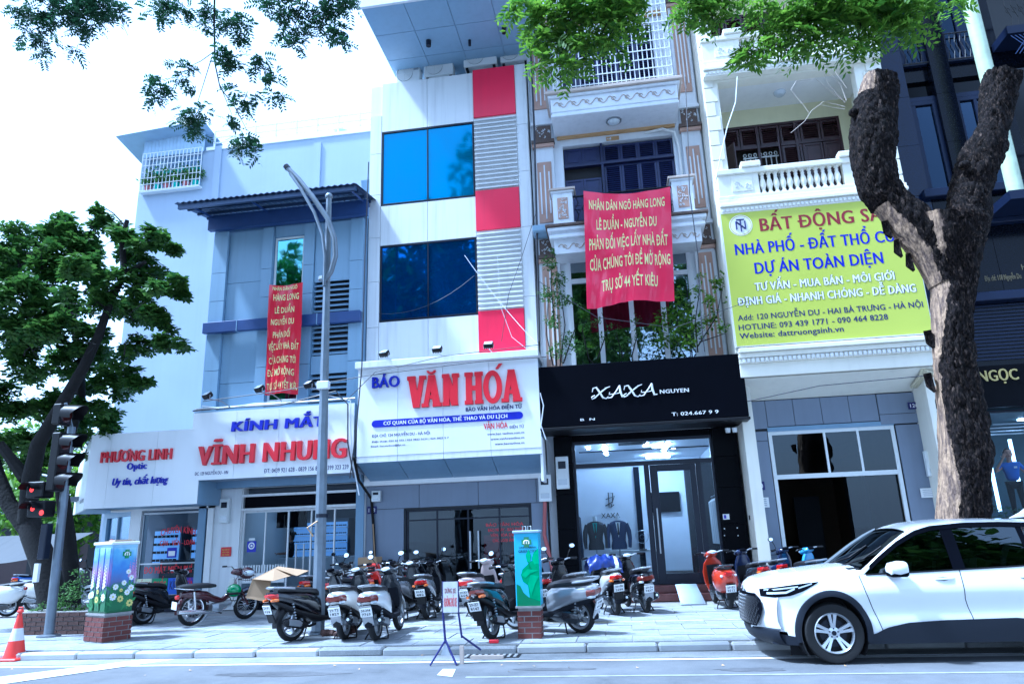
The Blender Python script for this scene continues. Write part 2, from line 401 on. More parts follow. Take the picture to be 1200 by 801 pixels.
for nm, c, s in [('lamp_white', (0.9, 0.95, 1.0), 14.0), ('lamp_warm', (1.0, 0.85, 0.6), 8.0), ('lamp_red', (1.0, 0.03, 0.02), 0.45), ('lamp_blue', (0.35, 0.55, 0.9), 0.08), ('led_red', (1.0, 0.03, 0.02), 1.0), ('lamp_panel', (0.7, 0.85, 1.0), 1.2)]:
    mat(nm, c, 0.4, var=0, emit=c, es=s)
mat('glass_blue', (0.02, 0.17, 0.36), 0.05, 0.6, var=0.10, scale=0.8, coat=0.3)
mat('glass_deep', (0.02, 0.10, 0.38), 0.03, 0.8, var=0.25, scale=0.9, coat=0.3)
glass('glass_teal', (0.1, 0.4, 0.5), (0.35, 0.75, 0.85), 0.3, 0.03, base=0.5)
glass('glass_shop', (0.85, 0.93, 1.0), (0.8, 0.9, 1.0), 0.85, 0.01, base=0.0)
glass('glass_dim', (0.7, 0.8, 0.9), (0.8, 0.9, 1.0), 0.45, 0.01, base=0.04)
glass('glass_pale', (0.7, 0.8, 0.9), (0.75, 0.85, 0.95), 0.35, 0.02, base=0.35)
glass('glass_car', (0.3, 0.4, 0.5), (0.8, 0.9, 1.0), 0.10, 0.01, base=0.07)
glass('glass_granite', (0.3, 0.4, 0.6), (0.25, 0.35, 0.55), 0.15, 0.02, base=0.06)
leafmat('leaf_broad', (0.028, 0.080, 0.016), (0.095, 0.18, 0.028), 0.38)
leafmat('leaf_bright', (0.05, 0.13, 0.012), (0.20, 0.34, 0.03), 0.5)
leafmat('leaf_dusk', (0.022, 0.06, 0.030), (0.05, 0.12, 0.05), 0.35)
leafmat('leaf_shrub', (0.04, 0.10, 0.02), (0.13, 0.25, 0.06), 0.45)
def ground_mat(name, c0, c1, tint, sc1=0.6, sc2=60, bump=0.15):
    m = bpy.data.materials.new(name); m.use_nodes = True; t = m.node_tree; n = t.nodes; b = n['Principled BSDF']; b.inputs['Roughness'].default_value = 0.85
    tc = n.new('ShaderNodeTexCoord')
    a = n.new('ShaderNodeTexNoise'); a.inputs['Scale'].default_value = sc1; a.inputs['Detail'].default_value = 10; a.inputs['Roughness'].default_value = 0.72
    d = n.new('ShaderNodeTexNoise'); d.inputs['Scale'].default_value = sc2; d.inputs['Detail'].default_value = 3
    t.links.new(tc.outputs['Object'], a.inputs['Vector']); t.links.new(tc.outputs['Object'], d.inputs['Vector'])
    r = n.new('ShaderNodeValToRGB'); e = r.color_ramp.elements; e[0].position = 0.3; e[0].color = (*[x*.5 for x in c0], 1); e[1].position = 0.68; e[1].color = (*c1, 1); x_ = e.new(.40); x_.color = (*c0, 1)
    t.links.new(a.outputs['Fac'], r.inputs['Fac'])
    mx = n.new('ShaderNodeMix'); mx.data_type = 'RGBA'; mx.blend_type = 'MULTIPLY'; mx.inputs['Factor'].default_value = 0.5
    r2 = n.new('ShaderNodeValToRGB'); r2.color_ramp.elements[0].position = 0.35; r2.color_ramp.elements[0].color = (*tint, 1); r2.color_ramp.elements[1].position = 0.6
    t.links.new(d.outputs['Fac'], r2.inputs['Fac']); t.links.new(r.outputs['Color'], mx.inputs['A']); t.links.new(r2.outputs['Color'], mx.inputs['B'])
    t.links.new(mx.outputs['Result'], b.inputs['Base Color'])
    bp = n.new('ShaderNodeBump'); bp.inputs['Strength'].default_value = bump; bp.inputs['Distance'].default_value = 0.01
    t.links.new(d.outputs['Fac'], bp.inputs['Height']); t.links.new(bp.outputs[0], b.inputs['Normal'])
    MAT[name] = m; return m
ground_mat('asphalt', (0.10, 0.105, 0.115), (0.175, 0.18, 0.19), (0.55, 0.55, 0.55), 0.5, 90, 0.3)
ground_mat('earth', (0.20, 0.20, 0.20), (0.30, 0.30, 0.30), (0.6, 0.6, 0.6), 0.5, 40)
ground_mat('paving', (0.22, 0.235, 0.25), (0.41, 0.43, 0.45), (0.6, 0.6, 0.6), 1.1, 45, 0.2)
ground_mat('paving_b', (0.18, 0.195, 0.22), (0.36, 0.38, 0.41), (0.6, 0.6, 0.6), 1.4, 45, 0.2)
ground_mat('gutter', (0.22, 0.23, 0.24), (0.34, 0.35, 0.36), (0.6, 0.6, 0.6), 1.1, 55, 0.2)
# ---------------- the setting ----------------
PZ = 0.12   # pavement level
def struct(o): o['kind'] = 'structure'; return o
KY = 10.62
g = MB(); g.add([(-400, -300, -0.03), (400, -300, -0.03), (400, 500, -0.03), (-400, 500, -0.03)], [(0, 1, 2, 3)])
struct(g.build('ground', 'earth'))
struct(MB().box(-120, 120, -9.5, KY-0.45, -0.2, 0.0).build('road', 'asphalt'))
struct(MB().box(-60, -17.5, KY-0.45, 60, -0.2, -0.004).build('side_road', 'asphalt'))
gut = struct(MB().box(-17.5, 120, KY-0.45, KY, -0.2, 0.006).build('gutter', 'gutter'))
pv = struct(MB().box(-17.4, 60, KY+0.18, 30, -0.1, PZ-0.012).build('pavement', 'mortar'))
pk = struct(MB().box(-17.4, 60, KY, KY+0.18, -0.1, 0.01).build('kerb', 'mortar'))
random.seed(3)
x = -17.3
while x < 16:
    L = 0.98
    zt = PZ-0.005+random.uniform(-.006, .006)
    o = piece('kerb_stone', x, x+L-0.014, KY-0.005, KY+0.175, 0.0, PZ-.005, random.choice(['kerb_stone', 'kerb_stone', 'gutter', 'concrete']), pk, bevel=0.025); o.location.z += zt-PZ-.004; o.location.y += random.uniform(-.012, .012); o.rotation_euler = (random.uniform(-.02, .02), random.uniform(-.008, .008), random.uniform(-.006, .006))
    x += L
pav_meshes = []
for k in range(6):
    me = bpy.data.meshes.new('paving_slab'); b = MB().box(0.009, 0.791, 0.009, 0.591, -0.03, 0.0)
    me.from_pydata([(p[0], p[1], p[2]+random.uniform(-.0015, .0015)) for p in b.v], [], b.f); me.materials.append(MAT['paving' if k % 3 else 'paving_b']); pav_meshes.append(me)
cnt = 0
for j in range(8):
    y = KY+0.19+j*0.6
    for i in range(30):
        x = -13.2+i*0.8+(0.0 if j % 2 else 0.4)
        if cnt < 240 and -13.4 < x < 7.5:
            shared('paving_slab', random.choice(pav_meshes), pv, (x, y, PZ+random.uniform(-.004, .005))); cnt += 1
struct(MB().box(-17.4, -9.0, KY+0.19, KY+0.9, 0, PZ-0.002).build('worn_pavement', 'paving'))
rm = MB(); rm.add([(-13.5, 10.0, 0.004), (40, 10.0, 0.004), (40, 10.12, 0.004), (-13.5, 10.12, 0.004)], [(0, 1, 2, 3)]); struct(rm.build('edge_line', 'road_white'))
rm = MB(); rm.add([(-2.0, 8.95, 0.004), (40, 9.0, 0.004), (40, 9.07, 0.004), (-2.0, 9.02, 0.004)], [(0, 1, 2, 3)]); struct(rm.build('worn_line', 'road_white_worn'))
a = []
for (u, v) in [(-60, 800), (170, 772), (205, 772), (-10, 803)]:
    d = ray(u, v); t = -1.596/d.z; a.append((d.x*t, d.y*t, 0.008))
rm = MB(); rm.add(a, [(0, 1, 2, 3)]); struct(rm.build('slanted_line', 'road_white'))
a = []
for (u, v) in [(512, 790), (519, 783), (534, 783), (530, 792)]:
    d = ray(u, v); t = -1.592/d.z; a.append((d.x*t, d.y*t, 0.006))
rm = MB(); rm.add(a, [(0, 1, 2, 3)]); struct(rm.build('lane_dash', 'road_white'))
struct(MB().box(-14, 4.8, 13.05, 13.11, PZ+0.002, PZ+0.006).build('painted_line', mat('line_ochre', (0.52, 0.46, 0.28), 0.8, var=0.3, scale=8)))
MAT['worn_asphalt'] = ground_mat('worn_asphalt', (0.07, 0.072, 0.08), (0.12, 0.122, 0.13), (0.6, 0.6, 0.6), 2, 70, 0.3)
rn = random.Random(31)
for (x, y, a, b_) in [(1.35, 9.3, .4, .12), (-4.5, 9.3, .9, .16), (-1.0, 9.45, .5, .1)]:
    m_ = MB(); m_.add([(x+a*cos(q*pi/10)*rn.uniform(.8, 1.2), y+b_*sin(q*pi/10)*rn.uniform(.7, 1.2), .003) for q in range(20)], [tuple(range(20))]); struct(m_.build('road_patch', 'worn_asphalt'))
dg = thing('drain_grate', 'dark slotted drain grate in the gutter beside the sign stand', 'drain', (-1.9, KY-0.28, 0.008))
MB().box(-2.35, -1.55, KY-0.33, KY-0.05, 0.0065, 0.012).build('frame', 'dark_void', dg)
for k in range(9): piece('bar', -2.32+k*0.086, -2.28+k*0.086, KY-0.31, KY-0.07, 0.012, 0.022, 'concrete', dg)
# ---------------- helpers for buildings ----------------
def panels(parent, xs, zs, yf, m, name='cladding_panel', gap=0.012, th=0.03, bev=0.004, skip=()):
    for i in range(len(xs)-1):
        for j in range(len(zs)-1):
            if (i, j) in skip: continue
            piece(name, xs[i]+gap/2, xs[i+1]-gap/2, yf, yf+th, zs[j]+gap/2, zs[j+1]-gap/2, m, parent)
def louvre(parent, x0, x1, z0, z1, yf, n, m, dark='dark_void', depth=0.10):
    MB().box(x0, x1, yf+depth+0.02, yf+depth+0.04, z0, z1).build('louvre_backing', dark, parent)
    p = (z1-z0)/n; hgt = p*0.62
    key = ('slat', round(x1-x0, 3), round(hgt, 3), m)
    if key not in _meshc:
        b = MB(); L = x1-x0
        b.add([(0, 0, 0), (L, 0, 0), (L, depth, hgt*0.8), (0, depth, hgt*0.8), (0, 0, hgt*0.45), (L, 0, hgt*0.45), (L, depth, hgt*1.15), (0, depth, hgt*1.15)],
              [(0,3,2,1),(4,5,6,7),(0,1,5,4),(1,2,6,5),(2,3,7,6),(3,0,4,7)])
        me = bpy.data.meshes.new('slat'); me.from_pydata(b.v, [], b.f); me.materials.append(MAT[m]); _meshc[key] = me
    for k in range(n): shared('slat', _meshc[key], parent, (x0, yf, z0+k*p+p*0.12))
def window(parent, x0, x1, z0, z1, yf, gm, fm, cols=1, rows=1, fw=0.05, depth=0.06, name='window', rowz=None, mull=None):
    f = MB(); f.box(x0, x1, yf, yf+depth, z0, z0+fw); f.box(x0, x1, yf, yf+depth, z1-fw, z1)
    f.box(x0, x0+fw, yf, yf+depth, z0+fw, z1-fw); f.box(x1-fw, x1, yf, yf+depth, z0+fw, z1-fw)
    o = f.build(name, fm, parent, bevel=0.004)
    cx = [x0+(x1-x0)*i/cols for i in range(cols+1)]; rz = rowz or [z0+(z1-z0)*i/rows for i in range(rows+1)]
    mw = mull or fw*0.7
    for c in cx[1:-1]: piece('mullion', c-mw/2, c+mw/2, yf+0.003, yf+depth-0.005, z0+fw, z1-fw, fm, o)
    for c in rz[1:-1]: piece('transom', x0+fw, x1-fw, yf+0.008, yf+depth-0.01, c-mw/2, c+mw/2, fm, o)
    for i in range(cols):
        for j in range(len(rz)-1):
            a = MB().box(cx[i]+fw*0.3, cx[i+1]-fw*0.3, yf+depth*0.5, yf+depth*0.5+0.008, rz[j]+fw*0.3, rz[j+1]-fw*0.3)
            pn = MB().quad((cx[i]+fw*.3, yf+depth*.5, rz[j]+fw*.3), (cx[i+1]-fw*.3, yf+depth*.5, rz[j]+fw*.3), (cx[i+1]-fw*.3, yf+depth*.5, rz[j+1]-fw*.3), (cx[i]+fw*.3, yf+depth*.5, rz[j+1]-fw*.3))
            pn.build('pane', gm, o)
    return o
def floodlight(x, y, z, label, aim=0, arm=0.5, group='floodlights over the shop signs'):
    t = thing('floodlight', label, 'floodlight', (x, y, z), aim, group)
    mx = Matrix.Rotation(R(-50), 4, 'X') @ Matrix.Identity(4)
    MB().box(-0.11, 0.11, -0.05, 0.05, -0.08, 0.08, mx).build('housing', 'black_plastic', t, bevel=0.01, world=False)
    MB().box(-0.095, 0.095, -0.056, -0.05, -0.065, 0.065, mx).build('lens', 'lens_clear', t, world=False)
    fins = MB()
    for k in range(5): fins.box(-0.1+k*0.045, -0.085+k*0.045, 0.05, 0.075, -0.07, 0.07, mx)
    fins.build('cooling_fins', 'black_plastic', t, world=False)
    MB().tube([(0.12, 0, 0), (0.12, 0.0, -0.08), (-0.12, 0, -0.08), (-0.12, 0, 0)], 0.009, 5).build('bracket', 'steel', t, world=False)
    MB().tube([(0, 0, -0.08), (0.02, arm*0.6, -0.10), (0.03, arm, -0.22)], 0.013, 5).build('arm', 'steel', t, world=False)
    return t
def ac_unit(x, y, z, label, w_=0.85, group='air conditioner units on the white building roof'):
    t = thing('ac_unit', label, 'air conditioner', (x, y, z), 0, group)
    MB().box(0, w_, 0, 0.32, 0.05, 0.62).build('casing', 'ac_white', t, bevel=0.02, world=False)
    MB().lathe([(0.235, -0.012), (0.235, 0.004), (0.0, 0.004)], 24, ax='y', c=(w_*0.36, 0, 0.33)).build('fan_opening', 'dark_frame', t, world=False)
    gr = MB()
    for k in range(6): gr.lathe([(0.035*k+0.03, -0.016), (0.035*k+0.037, -0.016)], 20, ax='y', c=(w_*0.36, 0, 0.33))
    for k in range(8): gr.tube([(w_*.36, -0.018, .33), (w_*.36+.23*cos(k*pi/4), -0.018, .33+.23*sin(k*pi/4))], 0.004, 4)
    gr.build('fan_guard', 'ac_white', t, world=False)
    MB().box(0.05, 0.12, 0.05, 0.27, 0, 0.05).box(w_-0.12, w_-0.05, 0.05, 0.27, 0, 0.05).build('feet', 'black_plastic', t, world=False)
    MB().box(w_*0.74, w_*0.95, -0.006, 0.0, 0.42, 0.5).build('badge_plate', 'steel', t, world=False)
def cable(pts, r, label, m='wire', n=5):
    return tag(MB().tube(pts, r, n).build('cable', m), label, 'cable')
def sag(a, b, s, n=8):
    a, b = Vector(a), Vector(b); return [a.lerp(b, k/n)-Vector((0, 0, s*4*(k/n)*(1-k/n))) for k in range(n+1)]
def meter_box(x, y, z, w_, h, label):
    t = thing('meter_box', label, 'meter box', (x, y, z))
    MB().box(0, w_, -0.12, 0, 0, h).build('casing', 'ac_white', t, bevel=0.012, world=False)
    MB().box(w_*.2, w_*.8, -0.125, -0.12, h*.62, h*.85).build('dial_window', 'dark_frame', t, world=False)
    MB().box(w_*.15, w_*.85, -0.124, -0.12, h*.12, h*.3).build('cover_plate', 'steel', t, world=False)
    return t
def number_plate(txt, x0, x1, z0, z1, y, label):
    t = thing('house_number_plate', label, 'number plate', ((x0+x1)/2, y, z0))
    MB().box(x0, x1, y-0.012, y, z0, z1).build('plate', 'ink_navy', t, bevel=0.004)
    w_ = x1-x0; h = z1-z0
    lettering(txt, x0+w_*.16, x1-w_*.16, z0+h*.24, h*.5, y-0.014, 'letter_white', t, 'digits', 0.01, 0.002)
    return t
# ---------------- white newspaper building ----------------
WX0, WX1, WY = -6.2, -1.78, 16.8
b = thing('white_building', 'narrow white panelled building with red squares, blue windows and white louvres', 'building', (-4, WY, 0))
mb = MB(); wall(mb, WX0, WX1, 2.9, 14.05, WY+0.03, WY+0.3, [(-5.87, -3.26, 10.31, 12.56), (-5.87, -3.26, 7.03, 9.15)])
mb.box(WX0, WX0+0.2, WY+0.3, 27, 0.12, 14.05); mb.box(WX1-0.2, WX1, WY+0.3, 27, 0.12, 14.05); mb.box(WX0, WX1, 27, 27.2, 0.12, 14.05)
mb.box(WX0+.2, WX1-.2, WY+0.3, 27, 13.6, 13.75); mb.box(WX0+.2, WX1-.2, WY+.3, 27, 9.6, 9.75); mb.box(WX0+.2, WX1-.2, WY+.3, 27, 6.2, 6.35); mb.box(WX0+.2, WX1-.2, 17.2, 27, 2.9, 3.05)
mb.build('wall', 'white_paint', b)
for xs in ([-5.87, -4.565, -3.255],):
    panels(b, xs, [12.56, 14.1], WY, 'white_cladding'); panels(b, xs, [9.15, 10.31], WY, 'white_cladding'); panels(b, xs, [5.7, 7.03], WY, 'white_cladding')
panels(b, [WX0, -5.87], [5.7, 6.9, 8.15, 9.4, 10.65, 11.9, 13.1], WY-0.004, 'white_cladding')
panels(b, [-2.08, WX1], [5.7, 7.4, 9.3, 10.9, 12.3, 14.18], WY-0.004, 'white_cladding')
for (z0, z1) in [(12.66, 14.16), (9.31, 10.45), (5.7, 7.1)]:
    piece('red_panel', -3.25, -2.085, WY-0.03, WY+0.03, z0, z1, 'red_cladding', b, bevel=0.006)
louvre(b, -3.24, -2.09, 10.47, 12.64, WY-0.06, 17, 'white_cladding')
louvre(b, -3.24, -2.09, 7.12, 9.29, WY-0.06, 17, 'white_cladding')
window(b, -5.86, -3.26, 10.32, 12.55, WY-0.005, 'glass_blue', 'dark_frame', 2, 1, 0.045)
window(b, -5.86, -3.26, 7.04, 9.14, WY-0.005, 'glass_deep', 'dark_frame', 2, 1, 0.045)
MB().box(-5.8, -3.3, WY+.28, WY+.3, 10.33, 12.54).build('blind', 'interior_light', b)
mb = MB(); mb.box(-5.68, -1.2, 14.50, 21, 14.72, 15.2).box(-5.2, -1.9, 18.4, 21, 14.05, 14.72)
mb.build('roof_slab', 'blue_cladding', b, bevel=0.02)
xs = [-5.66, -4.55, -3.45, -2.35, -1.22]; ys = [14.52, 15.55, 16.6, 18.3]
for i in range(4):
    for j in range(3):
        piece('soffit_panel', xs[i]+.008, xs[i+1]-.008, ys[j]+.008, ys[j+1]-.008, 14.69, 14.715, 'blue_cladding', b)
for (x, y, r) in [(-4.55+.25, 16.0, .07), (-3.2, 16.2, .04), (-2.2, 15.9, .06)]:
    MB().lathe([(0, 0), (r, 0), (r, .17), (0, .17)], 12, c=(x, y, 14.52)).build('soffit_lamp', 'dark_frame', b)
MB().box(-5.75, -1.3, 14.42, 14.5, 14.66, 15.3).build('fascia', 'white_cladding', b, bevel=0.01)
ac_unit(-5.55, 17.05, 14.2, 'small air conditioner at the left corner of the white building roof', 0.7)
ac_unit(-4.72, 17.05, 14.3, 'air conditioner second from the left on the white building roof')
ac_unit(-3.55, 17.0, 14.42, 'tallest air conditioner in the middle of the white building roof', 0.95)
ac_unit(-2.5, 17.05, 14.45, 'air conditioner behind the topmost red panel on the roof', 0.8)
mb = MB(); wall(mb, WX0, -1.76, PZ, 3.05, 17.03, 17.2, [(-5.2, -2.16, PZ, 2.3)]); mb.build('ground_floor_wall', 'interior_dark', b)
panels(b, [WX0, -4.86, -3.4, -2.0, -1.76], [2.34, 3.0], 17.0, 'stone_grey', 'wall_panel')
panels(b, [WX0, -5.24], [PZ, .9, 2.34], 17.0, 'stone_grey', 'wall_panel'); panels(b, [-2.14, -1.76], [PZ, 1.2, 2.34], 17.0, 'stone_grey', 'wall_panel')
dr = window(b, -5.2, -2.16, .16, 2.3, 17.08, 'glass_dim', 'dark_frame', 4, 1, .05, name='shop_front', rowz=[.16, 2.05, 2.3])
for x in (-3.62, -3.42): MB().tube([(x, 17.0, .9), (x, 17.0, 1.75)], .022, 8).build('door_handle', 'steel', b)
MB().box(-5.2, -2.16, 16.9, 17.3, PZ, .17).build('threshold', 'concrete', b)
for i, (s, z) in enumerate([('BÁO VĂN HÓA', 2.0-.16), ('BÁO NGÀY - BÁO TUẦN', 1.72), ('VĂN HÓA ĐIỆN TỬ', 1.6), ('CÁC LOẠI ẤN PHẨM', 1.48)]):
    lettering(s, -3.25+.05*i, -2.35, z, .07, 17.10, 'letter_red', b, 'window_lettering', .01, 0)
mb = MB(); mb.box(-6.0, -1.95, 17.2, 25, PZ, PZ+.03); mb.box(-6, -1.95, 25, 25.1, PZ, 2.9); mb.build('room', 'interior_dark', b)
MB().box(-4.1, -3.3, 20, 20.5, PZ, 1.7).box(-5.6, -4.6, 21, 21.5, PZ, 1.1).build('counter', 'interior_warm', b)
MB().box(-2.95, -2.3, 19.0, 19.3, 2.7, 2.76).build('ceiling_lamp', 'lamp_panel', b)
MB().box(-3.85, -3.4, 19.9, 19.98, .9, 1.65).build('red_notice', 'letter_red', b)
number_plate('118', -6.16, -5.92, 2.24, 2.42, 16.99, 'navy 118 number plate between the optician and the white building')
# ---- sign of the white building
s = thing('newspaper_sign', 'big white signboard with raised red slab letters above the scooters', 'sign', (-3.9, 15.9, 3.4))
SX0, SX1, SY = -6.05, -1.70, 15.9
MB().box(SX0+.03, SX1-.03, SY+.02, WY-.01, 3.38, 5.6).build('sign_box', 'blue_cladding', s)
xs = [SX0, -5.06, -3.97, -2.86, SX1]
for i in range(4): piece('board_panel', xs[i]+.004, xs[i+1]-.004, SY-.012, SY+.02, 3.5, 5.58, 'sign_white', s)
for i in range(4): piece('bottom_trim', xs[i]+.004, xs[i+1]-.004, SY-.004, SY+.03, 3.36, 3.494, 'white_cladding', s)
MB().box(SX0-.03, SX1+.03, SY-.16, WY-.02, 5.58, 5.74).build('cap', 'white_cladding', s, bevel=.01)
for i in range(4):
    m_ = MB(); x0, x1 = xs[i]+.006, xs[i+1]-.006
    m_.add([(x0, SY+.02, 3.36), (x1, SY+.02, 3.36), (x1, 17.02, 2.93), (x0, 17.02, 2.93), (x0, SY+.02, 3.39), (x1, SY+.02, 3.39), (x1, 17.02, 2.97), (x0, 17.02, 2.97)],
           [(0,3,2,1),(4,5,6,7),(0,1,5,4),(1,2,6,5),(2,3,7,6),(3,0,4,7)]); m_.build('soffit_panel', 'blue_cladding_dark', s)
def slab(ch, x0, x1, z0, h, y, m, parent, d=.07):
    w_ = x1-x0; st = .19*h*1.0; sf = .12*h; P = []
    def bar(ax, az, bx, bz, wd): return [(ax-wd/2, az), (ax+wd/2, az), (bx+wd/2, bz), (bx-wd/2, bz)]
    if ch in 'HN':
        P += [bar(x0+.24*w_, z0, x0+.24*w_, z0+h, st), bar(x1-.24*w_, z0, x1-.24*w_, z0+h, st*(1 if ch == 'H' else .8))]
        if ch == 'H':
            P += [[(x0+.24*w_, z0+.43*h), (x1-.24*w_, z0+.43*h), (x1-.24*w_, z0+.57*h), (x0+.24*w_, z0+.57*h)]]
            P += [bar(c, z, c, z+sf, .44*w_) for c in (x0+.23*w_, x1-.23*w_) for z in (z0, z0+h-sf)]
        else:
            P += [bar(x0+.2*w_, z0+h, x1-.26*w_, z0, st*1.15), bar(x0+.22*w_, z0, x0+.22*w_, z0+sf, .42*w_), bar(x0+.17*w_, z0+h-sf, x0+.17*w_, z0+h, .36*w_), bar(x1-.22*w_, z0+h-sf, x1-.22*w_, z0+h, .42*w_)]
    if ch == 'V':
        P += [bar(x0+.22*w_, z0+h, x0+.5*w_, z0, st*1.15), bar(x1-.2*w_, z0+h, x0+.52*w_, z0, st*.8), bar(x0+.22*w_, z0+h-sf, x0+.22*w_, z0+h, .44*w_), bar(x1-.18*w_, z0+h-sf, x1-.18*w_, z0+h, .36*w_)]
    if ch == 'A':
        P += [bar(x0+.2*w_, z0, x0+.48*w_, z0+h, st*.8), bar(x1-.22*w_, z0, x0+.5*w_, z0+h, st*1.15), [(x0+.3*w_, z0+.25*h), (x1-.3*w_, z0+.25*h), (x1-.35*w_, z0+.37*h), (x0+.35*w_, z0+.37*h)],
              bar(x0+.18*w_, z0, x0+.18*w_, z0+sf, .36*w_), bar(x1-.22*w_, z0, x1-.22*w_, z0+sf, .44*w_)]
    m_ = MB()
    for k, p in enumerate(P): m_.prism(p, y-d+.0015*k, y)
    if ch == 'O':
        n = 28; cx, cz = (x0+x1)/2, z0+h/2; a1, b1 = w_/2, h/2*1.03; a2, b2 = w_/2-st*.85, h/2-.14*h
        for i in range(n):
            p, q = 2*pi*i/n, 2*pi*(i+1)/n
            m_.prism([(cx+a1*cos(p), cz+b1*sin(p)), (cx+a1*cos(q), cz+b1*sin(q)), (cx+a2*cos(q), cz+b2*sin(q)), (cx+a2*cos(p), cz+b2*sin(p))], y-d, y)
    return m_.build('letter', m, parent)
def sxz(u, v): return XZ(u, v, SY)
zb = ZZ(490, 477, SY); hh = ZZ(490, 441, SY)-zb
for ch, u0, u1 in [('V', 478, 500), ('A', 495, 518), ('N', 519, 539), ('H', 545, 567), ('O', 567, 589), ('A', 588, 612)]:
    slab(ch, XX(u0, 460, SY), XX(u1, 460, SY), zb-.02, hh+.02, SY-.012, 'letter_red', s)
xa, za = sxz(506, 434.5); m_ = MB()
for k in range(8):
    p, q = pi+pi*k/8, pi+pi*(k+1)/8
    m_.prism([(xa+.11*cos(p), za+.09*sin(p)), (xa+.11*cos(q), za+.09*sin(q)), (xa+.06*cos(q), za+.04*sin(q)), (xa+.06*cos(p), za+.04*sin(p))], SY-.07, SY-.012)
m_.build('breve_mark', 'letter_red', s)
xa, za = sxz(584, 430); MB().prism([(xa-.06, za-.05), (xa+.0, za-.05), (xa+.1, za+.07), (xa+.02, za+.07)], SY-.07, SY-.012).build('acute_mark', 'letter_red', s)
lettering('BÁO', XX(437, 450, SY), XX(469, 450, SY), ZZ(453, 454, SY), .26, SY-.012, 'letter_blue', s, bold=.028, depth=.06, each=True)
lettering('BÁO VĂN HÓA ĐIỆN TỬ', XX(546, 478, SY), XX(612, 476, SY), ZZ(579, 480, SY), .085, SY-.013, 'ink_navy', s, 'small_lettering', .03, .01)
x0, x1, zc = XX(436, 497, SY), XX(613, 486, SY), ZZ(525, 491.5, SY); rr = .085
m_ = MB(); pl = [(x0+rr-rr*cos(q), zc+rr*sin(q)) for q in [(-pi/2)+pi*k/8 for k in range(9)]]+[(x1-rr+rr*cos(q), zc+rr*sin(q)) for q in [(pi/2)-pi*k/8 for k in range(9)]]
m_.prism(pl, SY-.03, SY-.0125).build('blue_band', 'letter_blue', s)
lettering('CƠ QUAN CỦA BỘ VĂN HÓA, THỂ THAO VÀ DU LỊCH', x0+.29, x1-.36, zc-.042, .085, SY-.031, 'letter_white', s, 'small_lettering', .03, .004)
lettering('ĐỊA CHỈ: 124 NGUYỄN DU - HÀ NỘI', XX(436, 508, SY), XX(504, 506, SY), ZZ(460, 511, SY), .065, SY-.013, 'ink_navy', s, 'small_lettering', .015, .002)
lettering('Điện thoại: 024 22 035 / 024 3822 5634 | 024 3822 5 7', XX(436, 514, SY), XX(526, 512, SY), ZZ(480, 516, SY), .04, SY-.013, 'ink_navy', s, 'small_lettering', .012, .002)
lettering('Email: baovanhoa@fpt.vn', XX(435, 520, SY), XX(475, 519, SY), ZZ(460, 522.5, SY), .04, SY-.013, 'ink_navy', s, 'small_lettering', .012, .002)
lettering('VĂN HÓA', XX(567, 499, SY), XX(595, 497, SY), ZZ(580, 502, SY), .13, SY-.013, 'letter_red', s, 'small_lettering', .012, .008)
lettering('ĐIỆN TỬ', XX(597, 500, SY), XX(614, 499, SY), ZZ(605, 501.5, SY), .065, SY-.013, 'ink_navy', s, 'small_lettering', .012, .002)
for tx, v, u0 in [('www.bao vanhoa.com.vn', 507.5, 571), ('www.vanhoaonline.vn', 513.5, 575), ('www.baovanhoa.vn', 519.5, 580)]:
    lettering(tx, XX(u0, v, SY), XX(614.5, v-1, SY), ZZ(595, v+1, SY), .05, SY-.013, 'ink_navy', s, 'small_lettering', .012, .002)
floodlight(XX(451, 417, 15.85), 15.8, 5.92, 'leftmost floodlight on the cap of the red-lettered newspaper sign', -.3)
floodlight(XX(513, 412, 15.85), 15.8, 5.93, 'middle floodlight on the cap of the red-lettered newspaper sign', -.1)
floodlight(XX(573, 408, 15.85), 15.8, 5.94, 'rightmost floodlight on the cap of the newspaper sign, below the red panel', 0)
meter_box(-1.93, 16.98, 2.35, .3, .62, 'white electricity meter box right of the newspaper office door')
meter_box(-6.02, 16.98, 2.52, .22, .26, 'small pale junction box left of the newspaper office door')
cable(sag((XX(545, 300, 16.7), 16.65, ZZ(545, 300, 16.7)), (XX(632, 415, 16), 15.8, 5.85), .1), .008, 'pale wire sloping from the lower louvre to the sign corner', 'wire_white')
cable([(XX(u, v, 16.7), 16.68, ZZ(u, v, 16.7)) for u, v in [(583, 300), (587, 360), (600, 395), (625, 415)]], .007, 'thin white wire curving over the lowest red panel', 'wire_white')
cable(sag((-5.8, 16.6, 7.2), (-3.3, 16.6, 8.0), .3), .007, 'thin grey wire hanging across the lower blue window', 'wire')
cable([(-6.1, 15.85, 3.5), (-6.1, 16.2, 3.0), (-6.05, 16.95, 2.6), (-5.98, 16.95, 1.9), (-5.92, 16.94, 1.0), (-5.95, 16.94, .5)], .035, 'thick bundled brown cable beside the 118 number plate', 'bark_dark', 6)
br = thing('broom', 'straw broom leaning on the wall beside the bundled cable', 'broom', (-5.9, 16.8, .12))
MB().tube([(-5.98, 16.9, 2.0), (-5.88, 16.82, 1.05)], .015, 6).build('stick', 'cardboard', br)
MB().tube([(-5.88, 16.82, 1.15), (-5.82, 16.8, .8)], [.03, .16], 8).build('bristles', 'cardboard', br)
cable([(-1.8, 16.94, 2.35), (-1.85, 16.94, 1.6), (-1.72, 16.9, 1.0), (-1.6, 16.85, .3), (-1.6, 16.8, .14)], .045, 'orange brown conduit pipe below the meter box', 'pot_red', 8)
